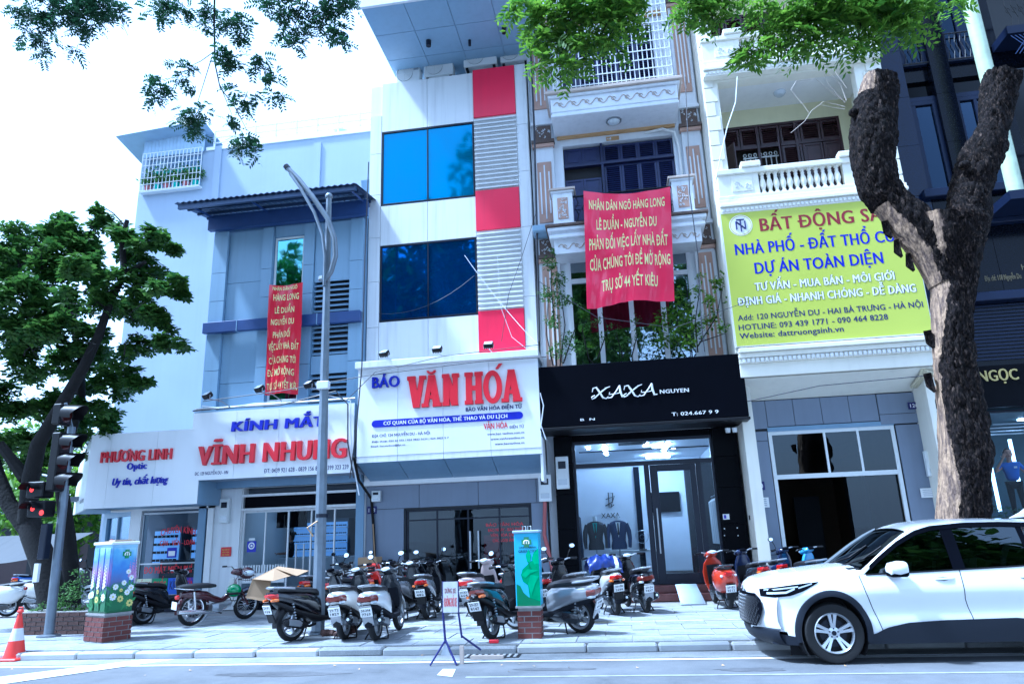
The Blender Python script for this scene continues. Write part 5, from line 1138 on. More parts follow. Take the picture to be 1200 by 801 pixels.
fr.box(4.62, 4.67, Yg+.01, Yg+.05, 2.72, 3.62).box(5.34, 5.39, Yg+.01, Yg+.05, 2.72, 3.62); fr.build('shop_front_frame', 'ac_white', b)
for x0, x1 in [(3.5, 4.62), (4.67, 5.34), (5.39, 6.07)]: MB().quad((x0, Yg+.03, 2.72), (x1, Yg+.03, 2.72), (x1, Yg+.03, 3.62), (x0, Yg+.03, 3.62)).build('pane', 'glass_dim', b)
MB().quad((5.0, Yg+.1, PZ), (6.07, Yg+.1, PZ), (6.07, Yg+.1, 2.62), (5.0, Yg+.1, 2.62)).build('sliding_pane', 'glass_dim', b)
m_ = MB(); m_.box(3.05, 6.65, 24, 24.1, PZ, 4.2); m_.box(3.05, 3.1, 17.3, 24, PZ, 4.2); m_.box(6.6, 6.65, 17.3, 24, PZ, 4.2); m_.box(3.1, 6.6, 17.3, 24, 3.9, 3.95); m_.build('room', mat('garage_warm', (.10, .065, .04), .8, var=.2), b)
MB().box(5.9, 6.0, 19, 20.5, PZ, 3.3).box(4.9, 5.6, 22, 22.1, PZ, 2.4).build('inner_panels', 'interior_dark', b)
MB().tube([(3.1, 16.9, 3.75), (3.1, 16.9, PZ)], .045, 8).build('drain_pipe', 'white_paint', b) if False else MB().box(2.86, 2.98, 16.84, 16.96, PZ, 3.78).build('drain_pipe', 'white_paint', b, bevel=.03, seg=2)
number_plate('120', XX(883, 568, 16.94), XX(896, 568, 16.94), ZZ(889, 574, 16.94), ZZ(889, 564, 16.94), 16.94, 'navy 120 number plate on the pillar right of the black suit shop')
number_plate('120', XX(1064, 475, 16.94), XX(1078, 475, 16.94), ZZ(1071, 479, 16.94), ZZ(1071, 471, 16.94), 16.94, 'navy 120 number plate high on the stone beside the big tree trunk')
def notice(u, v, w_, h, label):
    xa, za = XZ(u, v, 16.94); n_ = thing('paper_notice', label, 'notice', (xa, 16.94, za))
    MB().box(xa-w_/2, xa+w_/2, 16.93, 16.936, za-h/2, za+h/2).build('sheet', 'plate_white', n_)
    for k in range(4): MB().box(xa-w_*.35, xa+w_*.35, 16.926, 16.93, za+h*.3-k*h*.2, za+h*.33-k*h*.2).build('print_line', 'ink_navy', n_)
notice(892, 588.5, .34, .22, 'white paper notice below the lower 120 plate by the suit shop')
notice(1088, 577, .32, .2, 'white paper notice on the stone pillar behind the tree trunk')
meter_box(XX(1087, 560, 16.9), 16.93, ZZ(1087, 558, 16.9), .34, .55, 'white electricity meter half hidden behind the big tree trunk')
xa, za = XZ(881, 606, 16.8); jb = thing('cable_junction', 'tangle of cable and small box on the white drainpipe', 'cable box', (xa, 16.8, za))
MB().box(xa-.06, xa+.06, 16.74, 16.83, za-.05, za+.05).build('casing', 'black_plastic', jb, bevel=.01); MB().tube([(xa+.1*cos(q*.7)+.08, 16.78+.01*q*.3, za-.03+.1*sin(q*.7)) for q in range(18)], .008, 4).build('coil', 'steel', jb)
s = thing('property_board', 'large yellow-green board with maroon and navy property lettering on the cream building', 'sign', (4.8, 15.8, 5.45))
SY = 15.78; Q0, Q1, Z0, Z1 = 2.74, 6.85, 5.46, 8.78
MB().box(Q0, Q1, SY+.012, 15.975, Z0, Z1).build('board_frame', 'white_paint', s); MB().box(Q0+.02, Q1-.02, SY, SY+.012, Z0+.02, Z1-.02).build('board_sheet', 'board_yellow', s)
def line(tx, u0, u1, vb, h, m_, bold=.03, um=None):
    um = um or (u0+u1)/2
    lettering(tx, XX(u0, vb, SY), XX(u1, vb-10, SY), ZZ(um, vb, SY), h, SY-.001, m_, s, 'lettering', bold, .003)
Lm = lambda u, v: ZZ(u, v, SY)
XE = 6.9
def line2(tx, u0, v0, u1, v1, h, m_, bold=.03):   # baseline endpoints
    z = (ZZ(u0, v0, SY)+ZZ(u1, v1, SY))/2; lettering(tx, XX(u0, v0, SY), XX(u1, v1, SY), z, h, SY-.001, m_, s, 'lettering', bold, .003)
lettering('BẤT ĐỘNG SẢN', XX(891, 270, SY), 6.55, ZZ(891, 271, SY), .31, SY-.001, 'letter_maroon', s, 'lettering', .03, .003, each=True)
lettering('NHÀ PHỐ - ĐẤT THỔ CƯ', XX(862, 299, SY), 6.45, ZZ(862, 299, SY), .265, SY-.001, 'letter_blue', s, 'lettering', .03, .003)
line2('DỰ ÁN TOÀN DIỆN', 885, 320, 1036, 309, .265, 'letter_blue')
def outlined(tx, u0, v0, u1, v1, h):
    z = (ZZ(u0, v0, SY)+ZZ(u1, v1, SY))/2
    lettering(tx, XX(u0, v0, SY)-.012, XX(u1, v1, SY)+.012, z, h, SY-.001, 'ink_navy', s, 'lettering_outline', .075, .002); lettering(tx, XX(u0, v0, SY), XX(u1, v1, SY), z, h, SY-.004, 'letter_white', s, 'lettering', .03, .002)
outlined('TƯ VẤN - MUA BÁN - MÔI GIỚI', 885, 340, 1049, 328, .18)
outlined('ĐỊNH GIÁ - NHANH CHÓNG - DỄ DÀNG', 865, 358, 1074, 342, .18)
line2('Add: 120 NGUYỄN DU - HAI BÀ TRƯNG - HÀ NỘI', 865, 376, 1082, 359, .125, 'ink_navy', .015)
line2('HOTLINE: 093 439 1771 - 090 464 8228', 866, 387, 1041, 374, .125, 'ink_navy', .015)
line2('Website: dattruongsinh.vn', 867, 397, 989, 388, .125, 'ink_navy', .015)
xa, za = XZ(868, 264, SY); em = MB()
em.lathe([(.26, -.004), (.24, -.004)], 32, ax='y', c=(xa, SY, za)).lathe([(.225, -.004), (.0, -.004)], 32, ax='y', c=(xa, SY, za));
em.build('emblem_disc', 'letter_white', s)
em = MB().lathe([(.242, -.006), (.228, -.006)], 32, ax='y', c=(xa, SY, za)); em.build('emblem_ring', 'ink_gold', s)
em = MB()
for P_ in [[(-.1, -.1), (-.1, .1)], [(-.1, .1), (.1, -.1)], [(.1, -.1), (.1, .1)], [(0, -.16), (0, .14)], [(-.09, .14), (.09, .14)]]: em.tube([(xa+p[0], SY-.008, za+p[1]) for p in P_], .017, 4)
em.build('emblem_monogram', 'ink_navy', s)
cable([(XX(u, v, 15.7), 15.7, ZZ(u, v, 15.7)) for u, v in [(864, 90), (862, 120), (852, 150), (845, 180), (838, 215)]], .014, 'pale loose wire hanging across the upper cream balcony', 'wire_white')
cable([(XX(u, v, 15.6), 15.6, ZZ(u, v, 15.6)) for u, v in [(803, 90), (806, 160), (808, 225), (818, 300), (822, 380), (826, 412)]], .012, 'dark vertical wire between the ornate and cream buildings', 'wire')
cable([(XX(u, v, 16.5), 16.5, ZZ(u, v, 16.5)) for u, v in [(622, 60), (626, 150), (629, 260), (632, 400)]], .03, 'dark cable bundle in the gap right of the white building', 'wire', 6)
cable([(XX(u, v, 15.7), 15.7, ZZ(u, v, 15.7)) for u, v in [(633, 460), (637, 475), (634, 498), (640, 515)]], .012, 'white wire looping at the left end of the black sign', 'wire_white')
# ---------------- dark granite building ----------------
b = thing('granite_building', 'dark blue granite building with tall glass bays at the right edge', 'building', (9, 16.4, 0))
Y = 16.4; DX0 = 7.05
mb = MB(); mb.box(DX0, DX0+.25, Y+.3, 30, PZ, 20); mb.box(DX0, 16, 29.8, 30, PZ, 20)
wall(mb, DX0, 16, 4.2, 20, Y+.12, Y+.35, [(7.62, 8.2, 9.0, 12.0), (8.62, 9.5, 9.0, 12.0), (7.62, 8.2, 12.4, 16), (8.62, 9.5, 12.4, 16), (9.9, 13, 8.6, 12.2), (9.9, 13, 12.9, 16.5)])
mb.build('wall', 'granite', b)
for (xa, xb) in [(7.07, 7.58), (8.2, 8.62)]:
    z = 6.3 if xa < 7.5 else 8.9
    while z < 19: piece('granite_slab', xa, xb, Y-.08, Y+.118, round(z+.004, 3), round(min(z+1.3, 20)-.004, 3), 'granite_light' if xa < 7.5 else 'granite', b); z += 1.3
for (x0, x1) in [(7.62, 8.2), (8.62, 9.5)]:
    for (z0, z1) in [(9.0, 11.4), (12.4, 15.4)]:
        window(b, x0, x1, z0, z1, Y+.02, 'glass_granite', 'navy_metal', 2 if x1-x0 > .7 else 1, 1, .1, .12)
        MB().box(x0, x1, Y+.02, Y+.3, z1, z1+.12).build('window_ledge', 'navy_metal', b)
        rl = MB().tube([(x0, Y-.03, z0+.02), (x1, Y-.03, z0+.02)], .02, 4).tube([(x0, Y-.03, z0+.75), (x1, Y-.03, z0+.75)], .02, 4)
        if z0 > 12:
            n = int((x1-x0)/.12)
            for k in range(n): x = x0+.06+k*.12; rl.tube([(x, Y-.03, z0+.02), (x+.04, Y-.03, z0+.25), (x-.04, Y-.03, z0+.5), (x, Y-.03, z0+.75)], .01, 4)
            rl.build('window_railing', 'ink_black', b)
for z0, z1 in [(8.78, 8.98), (8.0, 8.12), (6.2, 6.4)]: MB().box(7.4, 16, Y-.25, Y+.11, z0, z1).build('string_course', 'navy_metal', b, bevel=.015)
xs = [7.6, 8.7, 9.8, 10.9, 12, 13.1]
for i in range(5):
    piece('granite_slab', xs[i]+.005, xs[i+1]-.005, Y-.06, Y+.118, 8.13, 8.77, 'granite', b); piece('granite_slab', xs[i]+.005, xs[i+1]-.005, Y-.05, Y+.118, 6.41, 7.99, 'granite', b)
lettering('Địa chỉ: 118 Nguyễn Du', 8.35, 9.1, 6.7, .12, Y-.052, mat('dim_gold', (.12, .10, .05), .4, var=0), b, 'lettering', .015, .01)
lettering('Hội Bà Trưng', 9.15, 10.0, 6.9, .13, Y-.052, 'dim_gold', b, 'lettering', .015, .01)
wl = thing('wall_lamp', 'small square metal lamp on the granite wall between the tree stumps', 'wall lamp', (8.1, Y-.1, 7.2)); MB().box(8.0, 8.2, Y-.2, Y-.06, 7.05, 7.35).build('housing', 'steel', wl, bevel=.01)
for z0 in (9.3, 12.9):
    MB().box(9.75, 13.5, Y-.6, Y+.1, z0-.35, z0-.15).build('balcony_slab', 'navy_metal', b)
    g = MB()
    for k in range(26): x = 9.9+k*.14; g.tube([(x, Y-.55, z0-.15), (x+.05, Y-.55, z0+.1), (x-.05, Y-.55, z0+.45), (x, Y-.55, z0+.75)], .012, 4); g.tube([(x+.05*cos(q*.9), Y-.55, z0+.3+.07*sin(q*.9)) for q in range(7)], .009, 4)
    g.box(9.8, 13.5, Y-.57, Y-.53, z0+.75, z0+.8).box(9.8, 13.5, Y-.57, Y-.53, z0-.15, z0-.1); g.build('iron_balustrade', 'ink_black', b)
    lt = MB();
    for k in range(40): x = 9.8+k*.09; lt.add([(x, Y-.58, z0-.9), (x+.02, Y-.58, z0-.9), (x+.42, Y-.58, z0-.4), (x+.40, Y-.58, z0-.4)], [(0, 1, 2, 3)]); lt.add([(x+.4, Y-.585, z0-.9), (x+.42, Y-.585, z0-.9), (x+.02, Y-.585, z0-.4), (x, Y-.585, z0-.4)], [(0, 1, 2, 3)])
    lt.build('lattice_panel', 'blue_trim', b, kind='stuff', recalc=False)
cl = thing('round_column', 'pale round column catching sun beside the granite bays', 'column', (9.35, 15.5, 6.2))
xc = XX(1150, 60, 15.5)
MB().tube([(xc, 15.5, 8.3), (xc, 15.5, 20)], .16, 20).build('shaft', 'column_cream', cl, smooth=True)
MB().box(xc-.3, 16, 15.2, Y-.06, 8.12, 8.32).build('shelf', 'navy_metal', b)
MB().box(7.4, 16, 18.5, 18.6, 5, 20).build('inner_wall', 'interior_dark', b)
gl = MB(); gp = piece('roller_housing', 7.3, 16, Y+.05, Y+.11, 4.75, 6.19, 'granite', b)
for k in range(16): piece('grille_slat', 7.3, 13, Y+.02, Y+.05, 4.92+k*.08, 4.965+k*.08, 'navy_metal', b)
piece('name_board', 7.4, 16, Y-.3, Y+.04, 3.85, 4.74, 'black_tile', b)
lettering('NGỌC', XX(1148, 450, Y-.3), XX(1194, 444, Y-.3), ZZ(1150, 447, Y-.3), .23, Y-.3, mat('gold_dim', (.30, .25, .08), .4, var=0), b, 'letters', .02, .02)
piece('pier', 7.05, 7.45, Y-.05, Y+.3, PZ, 3.85, 'black_tile', b)
window(b, 7.45, 13.0, 1.4, 3.84, Y+.1, 'glass_shop', 'dark_frame', 3, 1, .06, name='shop_window')
MB().box(7.45, 13, Y+.0, Y+.3, PZ, 1.4).build('stall_riser', 'black_tile', b)
m_ = MB().box(7.3, 13, 20.5, 20.6, PZ, 4.2).box(7.3, 13, Y+.35, 20.5, 1.38, 1.43).box(7.3, 13, Y+.35, 20.5, 3.83, 3.9); m_.build('room', mat('interior_teal', (.05, .10, .13), .6, var=.2), b)
for u0, u1 in [(1163, 1167), (1192, 1196)]:
    x0 = XX(u0, 560, 18.5); MB().box(x0, x0+.06, 18.5, 18.55, 1.75, 3.4).build('light_strip', 'lamp_panel', b)
for x, y in [(9.2, 17.2), (9.9, 17.5), (9.4, 18.2), (10.3, 18.6), (9.0, 19.2), (10.8, 17.3), (10.2, 17.0)]: MB().lathe([(0, 0), (.07, 0), (.07, .02), (0, .02)], 10, c=(x, y, 3.8)).build('spot_lamp', 'lamp_white', b)
for k in range(4): MB().box(8.3, 12.5, 17.2+k*.7, 17.24+k*.7, 3.6-.0*k, 3.63).build('ceiling_baffle', 'interior_light', b)
lettering('MADE . S MADE . MA', 7.7, 9.2, 1.5, .06, Y+.095, 'steel', b, 'window_lettering', .01, .003)
hg = thing('planter_hedge', 'low dark hedge inside the shop window at the man\'s knees', 'hedge', (9.3, 16.9, 1.43))
rn = random.Random(4); lf = MB()
for q in range(500):
    p = Vector((rn.uniform(7.6, 10.8), rn.uniform(16.8, 17.0), 1.55+rn.uniform(0, .3))); a = Vector((rn.uniform(-1, 1), rn.uniform(-1, 1), rn.uniform(-.3, 1))).normalized()*.05; c_ = a.orthogonal().normalized()*.02
    lf.add([p-a, p+c_, p+a, p-c_], [(0, 1, 2, 3)])
lf.build('foliage', 'leaf_dusk', hg, recalc=False); MB().box(7.6, 10.8, 16.8, 17.0, 1.43, 1.6).build('trough', 'black_plastic', hg)
for k, (pts, r_, m_) in enumerate([([(238, 470), (330, 458), (430, 440), (560, 424), (640, 418)], .011, 'wire'), ([(405, 470), (440, 436), (520, 417), (632, 404)], .009, 'wire'), ([(632, 330), (700, 372), (790, 384), (880, 352)], .007, 'wire'), ([(628, 250), (612, 300), (596, 345), (588, 400)], .007, 'wire'), ([(410, 560), (418, 500), (424, 430), (428, 300), (432, 190)], .016, 'wire'), ([(876, 470), (960, 452), (1085, 440)], .010, 'wire')]):
    cable([(XX(u, v, 15.6), 15.6-.02*(q % 2), ZZ(u, v, 15.6)) for q, (u, v) in enumerate(pts)], r_, ['dark cable sagging from the KÍNH MẮT sign to the black sign', 'thin cable rising over the newspaper sign cap', 'thin wire sagging in front of the balcony windows over the black sign', 'thin wire hanging down the right louvre column', 'cable bundle climbing between the blue and white buildings', 'dark cable under the yellow board cornice'][k], m_)
# ---------------- big pollarded tree ----------------
def bark_mat():
    m = bpy.data.materials.new('bark'); m.use_nodes = True; t = m.node_tree; n = t.nodes; b = n['Principled BSDF']; b.inputs['Roughness'].default_value = 0.9; b.inputs['Specular IOR Level'].default_value = 0.12
    tc = n.new('ShaderNodeTexCoord'); mp = n.new('ShaderNodeMapping'); mp.inputs['Scale'].default_value = (1, 1, .38); t.links.new(tc.outputs['Object'], mp.inputs['Vector'])
    v = n.new('ShaderNodeTexVoronoi'); v.feature = 'DISTANCE_TO_EDGE'; v.inputs['Scale'].default_value = 15;
    nz = n.new('ShaderNodeTexNoise'); nz.inputs['Scale'].default_value = 5; nz.inputs['Detail'].default_value = 8; nz.inputs['Roughness'].default_value = .7
    n2 = n.new('ShaderNodeTexNoise'); n2.inputs['Scale'].default_value = 34; n2.inputs['Detail'].default_value = 5
    va = n.new('ShaderNodeVectorMath'); va.operation = 'MULTIPLY_ADD'; va.inputs[1].default_value = (.35, .35, .35)
    t.links.new(mp.outputs[0], nz.inputs['Vector']); t.links.new(mp.outputs[0], n2.inputs['Vector'])
    t.links.new(nz.outputs['Color'], va.inputs[0]); t.links.new(mp.outputs[0], va.inputs[2]); t.links.new(va.outputs[0], v.inputs['Vector'])
    r = n.new('ShaderNodeValToRGB'); e = r.color_ramp.elements; e[0].position = .0; e[0].color = (.006, .005, .006, 1); e[1].position = .16; e[1].color = (.008, .006, .005, 1); x = e.new(.40); x.color = (.046, .035, .029, 1)
    t.links.new(v.outputs['Distance'], r.inputs['Fac'])
    r2 = n.new('ShaderNodeValToRGB'); r2.color_ramp.elements[0].position = .35; r2.color_ramp.elements[0].color = (.10, .10, .10, 1); r2.color_ramp.elements[1].position = .7; r2.color_ramp.elements[1].color = (2.9, 2.7, 2.6, 1)
    t.links.new(n2.outputs['Fac'], r2.inputs['Fac'])
    mx = n.new('ShaderNodeMix'); mx.data_type = 'RGBA'; mx.blend_type = 'MULTIPLY'; mx.inputs['Factor'].default_value = 1; t.links.new(r.outputs['Color'], mx.inputs['A']); t.links.new(r2.outputs['Color'], mx.inputs['B'])
    at = n.new('ShaderNodeAttribute'); at.attribute_name = 'sunlit_wound'  # bare sapwood mask; part of its pale tan is sunlight put into the colour
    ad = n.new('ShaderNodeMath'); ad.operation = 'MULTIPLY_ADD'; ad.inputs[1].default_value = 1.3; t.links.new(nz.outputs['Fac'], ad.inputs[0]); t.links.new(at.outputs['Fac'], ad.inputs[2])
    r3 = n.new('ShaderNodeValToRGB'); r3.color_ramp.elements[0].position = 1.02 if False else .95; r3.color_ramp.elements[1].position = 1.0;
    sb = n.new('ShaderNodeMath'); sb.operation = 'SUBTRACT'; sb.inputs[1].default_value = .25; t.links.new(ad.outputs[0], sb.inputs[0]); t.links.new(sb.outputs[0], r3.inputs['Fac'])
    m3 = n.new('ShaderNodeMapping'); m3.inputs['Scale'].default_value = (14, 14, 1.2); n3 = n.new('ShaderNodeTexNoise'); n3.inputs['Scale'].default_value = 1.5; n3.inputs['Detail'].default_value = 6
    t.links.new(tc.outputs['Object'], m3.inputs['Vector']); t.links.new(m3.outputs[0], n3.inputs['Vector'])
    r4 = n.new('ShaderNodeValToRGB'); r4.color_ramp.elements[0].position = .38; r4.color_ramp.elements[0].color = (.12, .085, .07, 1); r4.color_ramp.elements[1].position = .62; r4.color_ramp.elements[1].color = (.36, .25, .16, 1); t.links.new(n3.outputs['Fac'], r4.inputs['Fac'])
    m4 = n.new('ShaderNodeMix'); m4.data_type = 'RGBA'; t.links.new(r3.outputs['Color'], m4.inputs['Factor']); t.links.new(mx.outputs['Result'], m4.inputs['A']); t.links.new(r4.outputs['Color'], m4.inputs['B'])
    t.links.new(m4.outputs['Result'], b.inputs['Base Color'])
    bp = n.new('ShaderNodeBump'); bp.inputs['Strength'].default_value = 1; bp.inputs['Distance'].default_value = .05
    a2 = n.new('ShaderNodeMath'); a2.operation = 'ADD'; t.links.new(r.outputs['Color'], a2.inputs[0]);
    m5 = n.new('ShaderNodeMath'); m5.operation = 'MULTIPLY'; m5.inputs[1].default_value = .12; t.links.new(n2.outputs['Fac'], m5.inputs[0]); t.links.new(m5.outputs[0], a2.inputs[1])
    mi = n.new('ShaderNodeMath'); mi.operation = 'MULTIPLY'; mi.inputs[1].default_value = 5; t.links.new(a2.outputs[0], mi.inputs[0]); t.links.new(mi.outputs[0], bp.inputs['Height']); t.links.new(bp.outputs[0], b.inputs['Normal'])
    MAT['bark'] = m
bark_mat()
TY = 12.3
def barktube(name, spec, parent, yoff=(0, 0), nring=150, nseg=72, amp=.055, sunlit_wound=None, y0=TY):
    """spec rows: photo left edge u, right edge u, v -> ring on plane y"""
    rows = []
    for k, (a, c, v) in enumerate(spec):
        xa, za = XZ(a, v, y0); xb, zb = XZ(c, v, y0); rows.append((Vector(((xa+xb)/2, y0, (za+zb)/2)), abs(xb-xa)/2*.87))
    n0 = len(rows)-1; P = [];
    for i in range(nring+1):
        t = i/nring*n0; k = min(int(t), n0-1); f = t-k
        p0, p1, p2, p3 = [rows[max(0, min(n0, k+j))] for j in (-1, 0, 1, 2)]
        def cr(a, b_, c_, d_): return .5*((2*b_)+(c_-a)*f+(2*a-5*b_+4*c_-d_)*f*f+(-a+3*b_-3*c_+d_)*f**3)
        c = cr(p0[0], p1[0], p2[0], p3[0]); r = cr(p0[1], p1[1], p2[1], p3[1]); c = c+Vector((0, yoff[0]+(yoff[1]-yoff[0])*i/nring, 0)); P.append((c, r))
    vs, fs, wd = [], [], []
    for i, (c, r) in enumerate(P):
        t = (P[min(i+1, nring)][0]-P[max(i-1, 0)][0]).normalized(); a = Vector((0, 1, 0)).cross(t).normalized(); b_ = t.cross(a).normalized()
        for k in range(nseg):
            q = 2*pi*k/nseg; d = a*cos(q)+b_*sin(q); p = c+d*r
            pn = Vector((p.x*1.15, p.y*1.15, p.z*.33))
            cell = noise.voronoi(pn*10+noise.noise_vector(pn*4)*1.1)[0]; e = min((cell[1]-cell[0])*2.4, .55)
            h = e*amp*1.4-.035+noise.noise(pn*2.2)*amp*1.5+noise.fractal(pn*9, 1.0, 2.2, 4)*amp*.55
            wv = 0
            if sunlit_wound: wv = sunlit_wound(p, q, i/nring); h = h*(1-.8*wv)-.025*wv
            vs.append(p+d*h); wd.append(wv)
    for i in range(nring):
        for k in range(nseg): fs.append((i*nseg+k, i*nseg+(k+1) % nseg, (i+1)*nseg+(k+1) % nseg, (i+1)*nseg+k))
    off = parent_loc(parent); me = bpy.data.meshes.new(name); me.from_pydata([p-off for p in vs], [], fs); me.materials.append(MAT['bark'])
    at = me.attributes.new('sunlit_wound', 'FLOAT', 'POINT'); at.data.foreach_set('value', wd); me.shade_smooth()
    o = link(name, me, parent)
    c, r = P[-1]; ring = vs[-nseg:]; cc = sum(ring, Vector())/nseg+Vector((0, 0, .02))
    m2 = bpy.data.meshes.new('sawn_end'); m2.from_pydata([p-off for p in ring]+[cc-off], [], [(k, (k+1) % nseg, nseg) for k in range(nseg)]); m2.materials.append(mat('sawn_wood', (.33, .20, .14), .8, var=.4, scale=9, bump=.3)); link('sawn_end', m2, parent)
    return o
t = thing('pollarded_tree', 'huge bark-cracked tree trunk with two sawn-off limbs behind the white car', 'tree', (5.4, TY, PZ))
def sunlit_wnd(p, q, s):  # left flank: peeled sapwood, with the sun's brightening painted in as tan
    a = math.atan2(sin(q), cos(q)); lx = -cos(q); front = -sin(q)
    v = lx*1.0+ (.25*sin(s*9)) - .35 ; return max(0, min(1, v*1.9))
barktube('trunk', [(1080, 1172, 690), (1088, 1166, 650), (1092, 1161, 612), (1095, 1165, 560), (1095, 1165, 520), (1092, 1153, 467), (1088, 1147, 420), (1086, 1146, 385), (1084, 1146, 325), (1066, 1150, 292), (1060, 1160, 262)], t, sunlit_wound=sunlit_wnd, nring=170, nseg=90)
barktube('limb', [(1082, 1140, 330), (1062, 1120, 295), (1038, 1098, 265), (1018, 1075, 240), (1001, 1060, 217), (992, 1054, 190), (991, 1054, 165), (994, 1052, 135), (1000, 1052, 110), (1006, 1050, 94)], t, sunlit_wound=lambda p, q, s: sunlit_wnd(p, q, s)*(.9 if s < .35 or s > .85 else 0), nring=110, nseg=70, yoff=(0, -.1))
barktube('limb', [(1092, 1142, 330), (1094, 1152, 295), (1098, 1162, 265), (1104, 1165, 245), (1114, 1167, 217), (1128, 1180, 180), (1143, 1190, 145), (1150, 1197, 110), (1155, 1203, 84)], t, nring=110, nseg=70, yoff=(0, .12))
kn = MB();
for (u, v, r) in [(1002, 130, .10), (1113, 262, .08), (1132, 192, .1)]:
    x, z = XZ(u, v, TY-.25); kn.ball((x, TY-.2, z), (r, r, r*.8), 12, 8)
kn.build('knot', 'bark', t, smooth=True)
fl = MB(); rn = random.Random(2)
for (u, v) in [(1090, 396), (1090, 446), (1052, 290), (1066, 306), (1040, 268)]:
    x, z = XZ(u, v, TY);
    fl.add([(x, TY-.1, z+.12), (x-.09-rn.random()*.05, TY-.12, z+.1), (x-.1, TY-.05, z-.1), (x+.02, TY-.1, z-.2), (x+.03, TY-.02, z+.1), (x-.04, TY+.02, z+.06), (x-.05, TY+.03, z-.1), (x+.02, TY, z-.2)], [(0,1,2,3),(4,7,6,5),(0,4,5,1),(1,5,6,2),(2,6,7,3),(3,7,4,0)])
fl.build('loose_bark', 'bark', t, kind='stuff')
tw = MB(); rn = random.Random(8)
for pts in [[(991, 120), (975, 110), (955, 95), (932, 98), (925, 110), (940, 130), (946, 140)], [(990, 120), (970, 100), (965, 90), (975, 85), (990, 108)], [(990, 125), (965, 120), (950, 132), (942, 145), (925, 160)], [(992, 118), (984, 100), (975, 92), (955, 82)], [(990, 128), (975, 127), (960, 125)]]:
    tw.tube([(XX(u, v, 12.0), 12.0-.03*k, ZZ(u, v, 12.0)) for k, (u, v) in enumerate(pts)], [.009]+[.004]*(len(pts)-1), 4)
tw.build('bare_twigs', 'trim_beige', t)
# ---------------- foliage helpers ----------------
def leaves(mb, c, rad, n, size, rn, asp=.5, flat=.5, up=.3):
    for _ in range(n):
        d = Vector((rn.gauss(0, 1), rn.gauss(0, 1), rn.gauss(0, 1))); d = d.normalized()*(rn.random()**.45)
        p = Vector(c)+Vector((d.x*rad[0], d.y*rad[1], d.z*rad[2]))
        s = size*rn.uniform(.6, 1.25); a = Vector((rn.uniform(-1, 1), rn.uniform(-1, 1), rn.uniform(-1, .6)*flat)).normalized(); b_ = a.cross(Vector((rn.uniform(-.6, .6), rn.uniform(-.6, .6), 1))).normalized()
        k = len(mb.v); w_ = s*asp*.5; nn = a.cross(b_)*w_*.35
        mb.v += [tuple(p), tuple(p+a*s*.45+b_*w_+nn), tuple(p+a*s), tuple(p+a*s*.45-b_*w_+nn)]; mb.f += [(k, k+1, k+2), (k, k+2, k+3)]
def whorls(mb, c, rad, nw, size, rn):
    """rosettes of broad leaves as on a tropical almond tree"""
    for _ in range(nw):
        d = Vector((rn.gauss(0, 1), rn.gauss(0, 1), rn.gauss(0, 1)*.8+.15)).normalized()*(rn.random()**.35)
        p = Vector(c)+Vector((d.x*rad[0], d.y*rad[1], d.z*rad[2])); ax = Vector((rn.gauss(0, .4), rn.gauss(0, .4), 1)).normalized(); u_ = ax.orthogonal().normalized(); w2 = ax.cross(u_); m = rn.randint(6, 9); q0 = rn.random()*6
        for k in range(m):
            q = q0+2*pi*k/m; a = (u_*cos(q)+w2*sin(q)+ax*rn.uniform(-.35, .35)).normalized(); b_ = a.cross(ax).normalized(); s = size*rn.uniform(.65, 1.2); w_ = s*.27; dr = -ax*s*.12; i = len(mb.v)
            mb.v += [tuple(p+a*s*.1), tuple(p+a*s*.62+b_*w_), tuple(p+a*s+dr), tuple(p+a*s*.62-b_*w_)]; mb.f += [(i, i+1, i+2), (i, i+2, i+3)]
def pinnate(mb, p, d, L, nl, ls, rn, asp=.36):
    """compound leaf: rachis from p along d with paired drooping leaflets"""
    d = d.normalized(); side = d.cross(Vector((rn.gauss(0, .5), rn.gauss(0, .5), 1))).normalized(); nrm = side.cross(d)
    for k in range(nl):
        t = (k+1)/nl; c = p+d*L*t-Vector((0, 0, L*.35*t*t))
        for sg in (-1, 1):
            a = (side*sg+d*.55-Vector((0, 0, .25))+nrm*rn.gauss(0, .15)).normalized(); s = ls*rn.uniform(.75, 1.1)*(1-.3*abs(t-.5)); b_ = a.cross(nrm).normalized()*s*asp*.5; i = len(mb.v)
            mb.v += [tuple(c), tuple(c+a*s*.5+b_), tuple(c+a*s), tuple(c+a*s*.5-b_)]; mb.f += [(i, i+1, i+2), (i, i+2, i+3)]
def limb(mb, pts, r0_, r1_, n=8):
    k = len(pts); mb.tube(pts, [r0_+(r1_-r0_)*i/(k-1) for i in range(k)], n)
# ---------------- left almond tree ----------------
t = thing('almond_tree', 'broad-leaved dark-limbed tree behind the traffic light at the left', 'tree', (-12.6, 14.5, PZ)); rn = random.Random(12)
def q3(u, v, Y): x, z = XZ(u, v, Y); return (x, Y, z)
m_ = MB(); limb(m_, [q3(66, 735, 14.0), q3(62, 705, 14.0), q3(52, 660, 14.0), q3(38, 625, 14.2), q3(30, 600, 14.3)], .29, .22, 12); m_.build('trunk', 'bark_dark', t, smooth=True)
m_ = MB(); limb(m_, [q3(84, 735, 14.9), q3(84, 690, 14.9), q3(80, 630, 15), q3(72, 570, 15), q3(78, 520, 15.1), (q3(95, 470, 15.3)), q3(95, 420, 15.6), q3(85, 380, 16)], .2, .07, 10); m_.build('trunk', 'bark_dark', t, smooth=True)
m_ = MB(); limb(m_, [q3(36, 625, 14.2), q3(10, 590, 14.2), q3(-5, 550, 14.1), q3(-20, 490, 14.1), q3(-30, 400, 14.3)], .19, .10, 10); m_.build('limb', 'bark_dark', t, smooth=True)
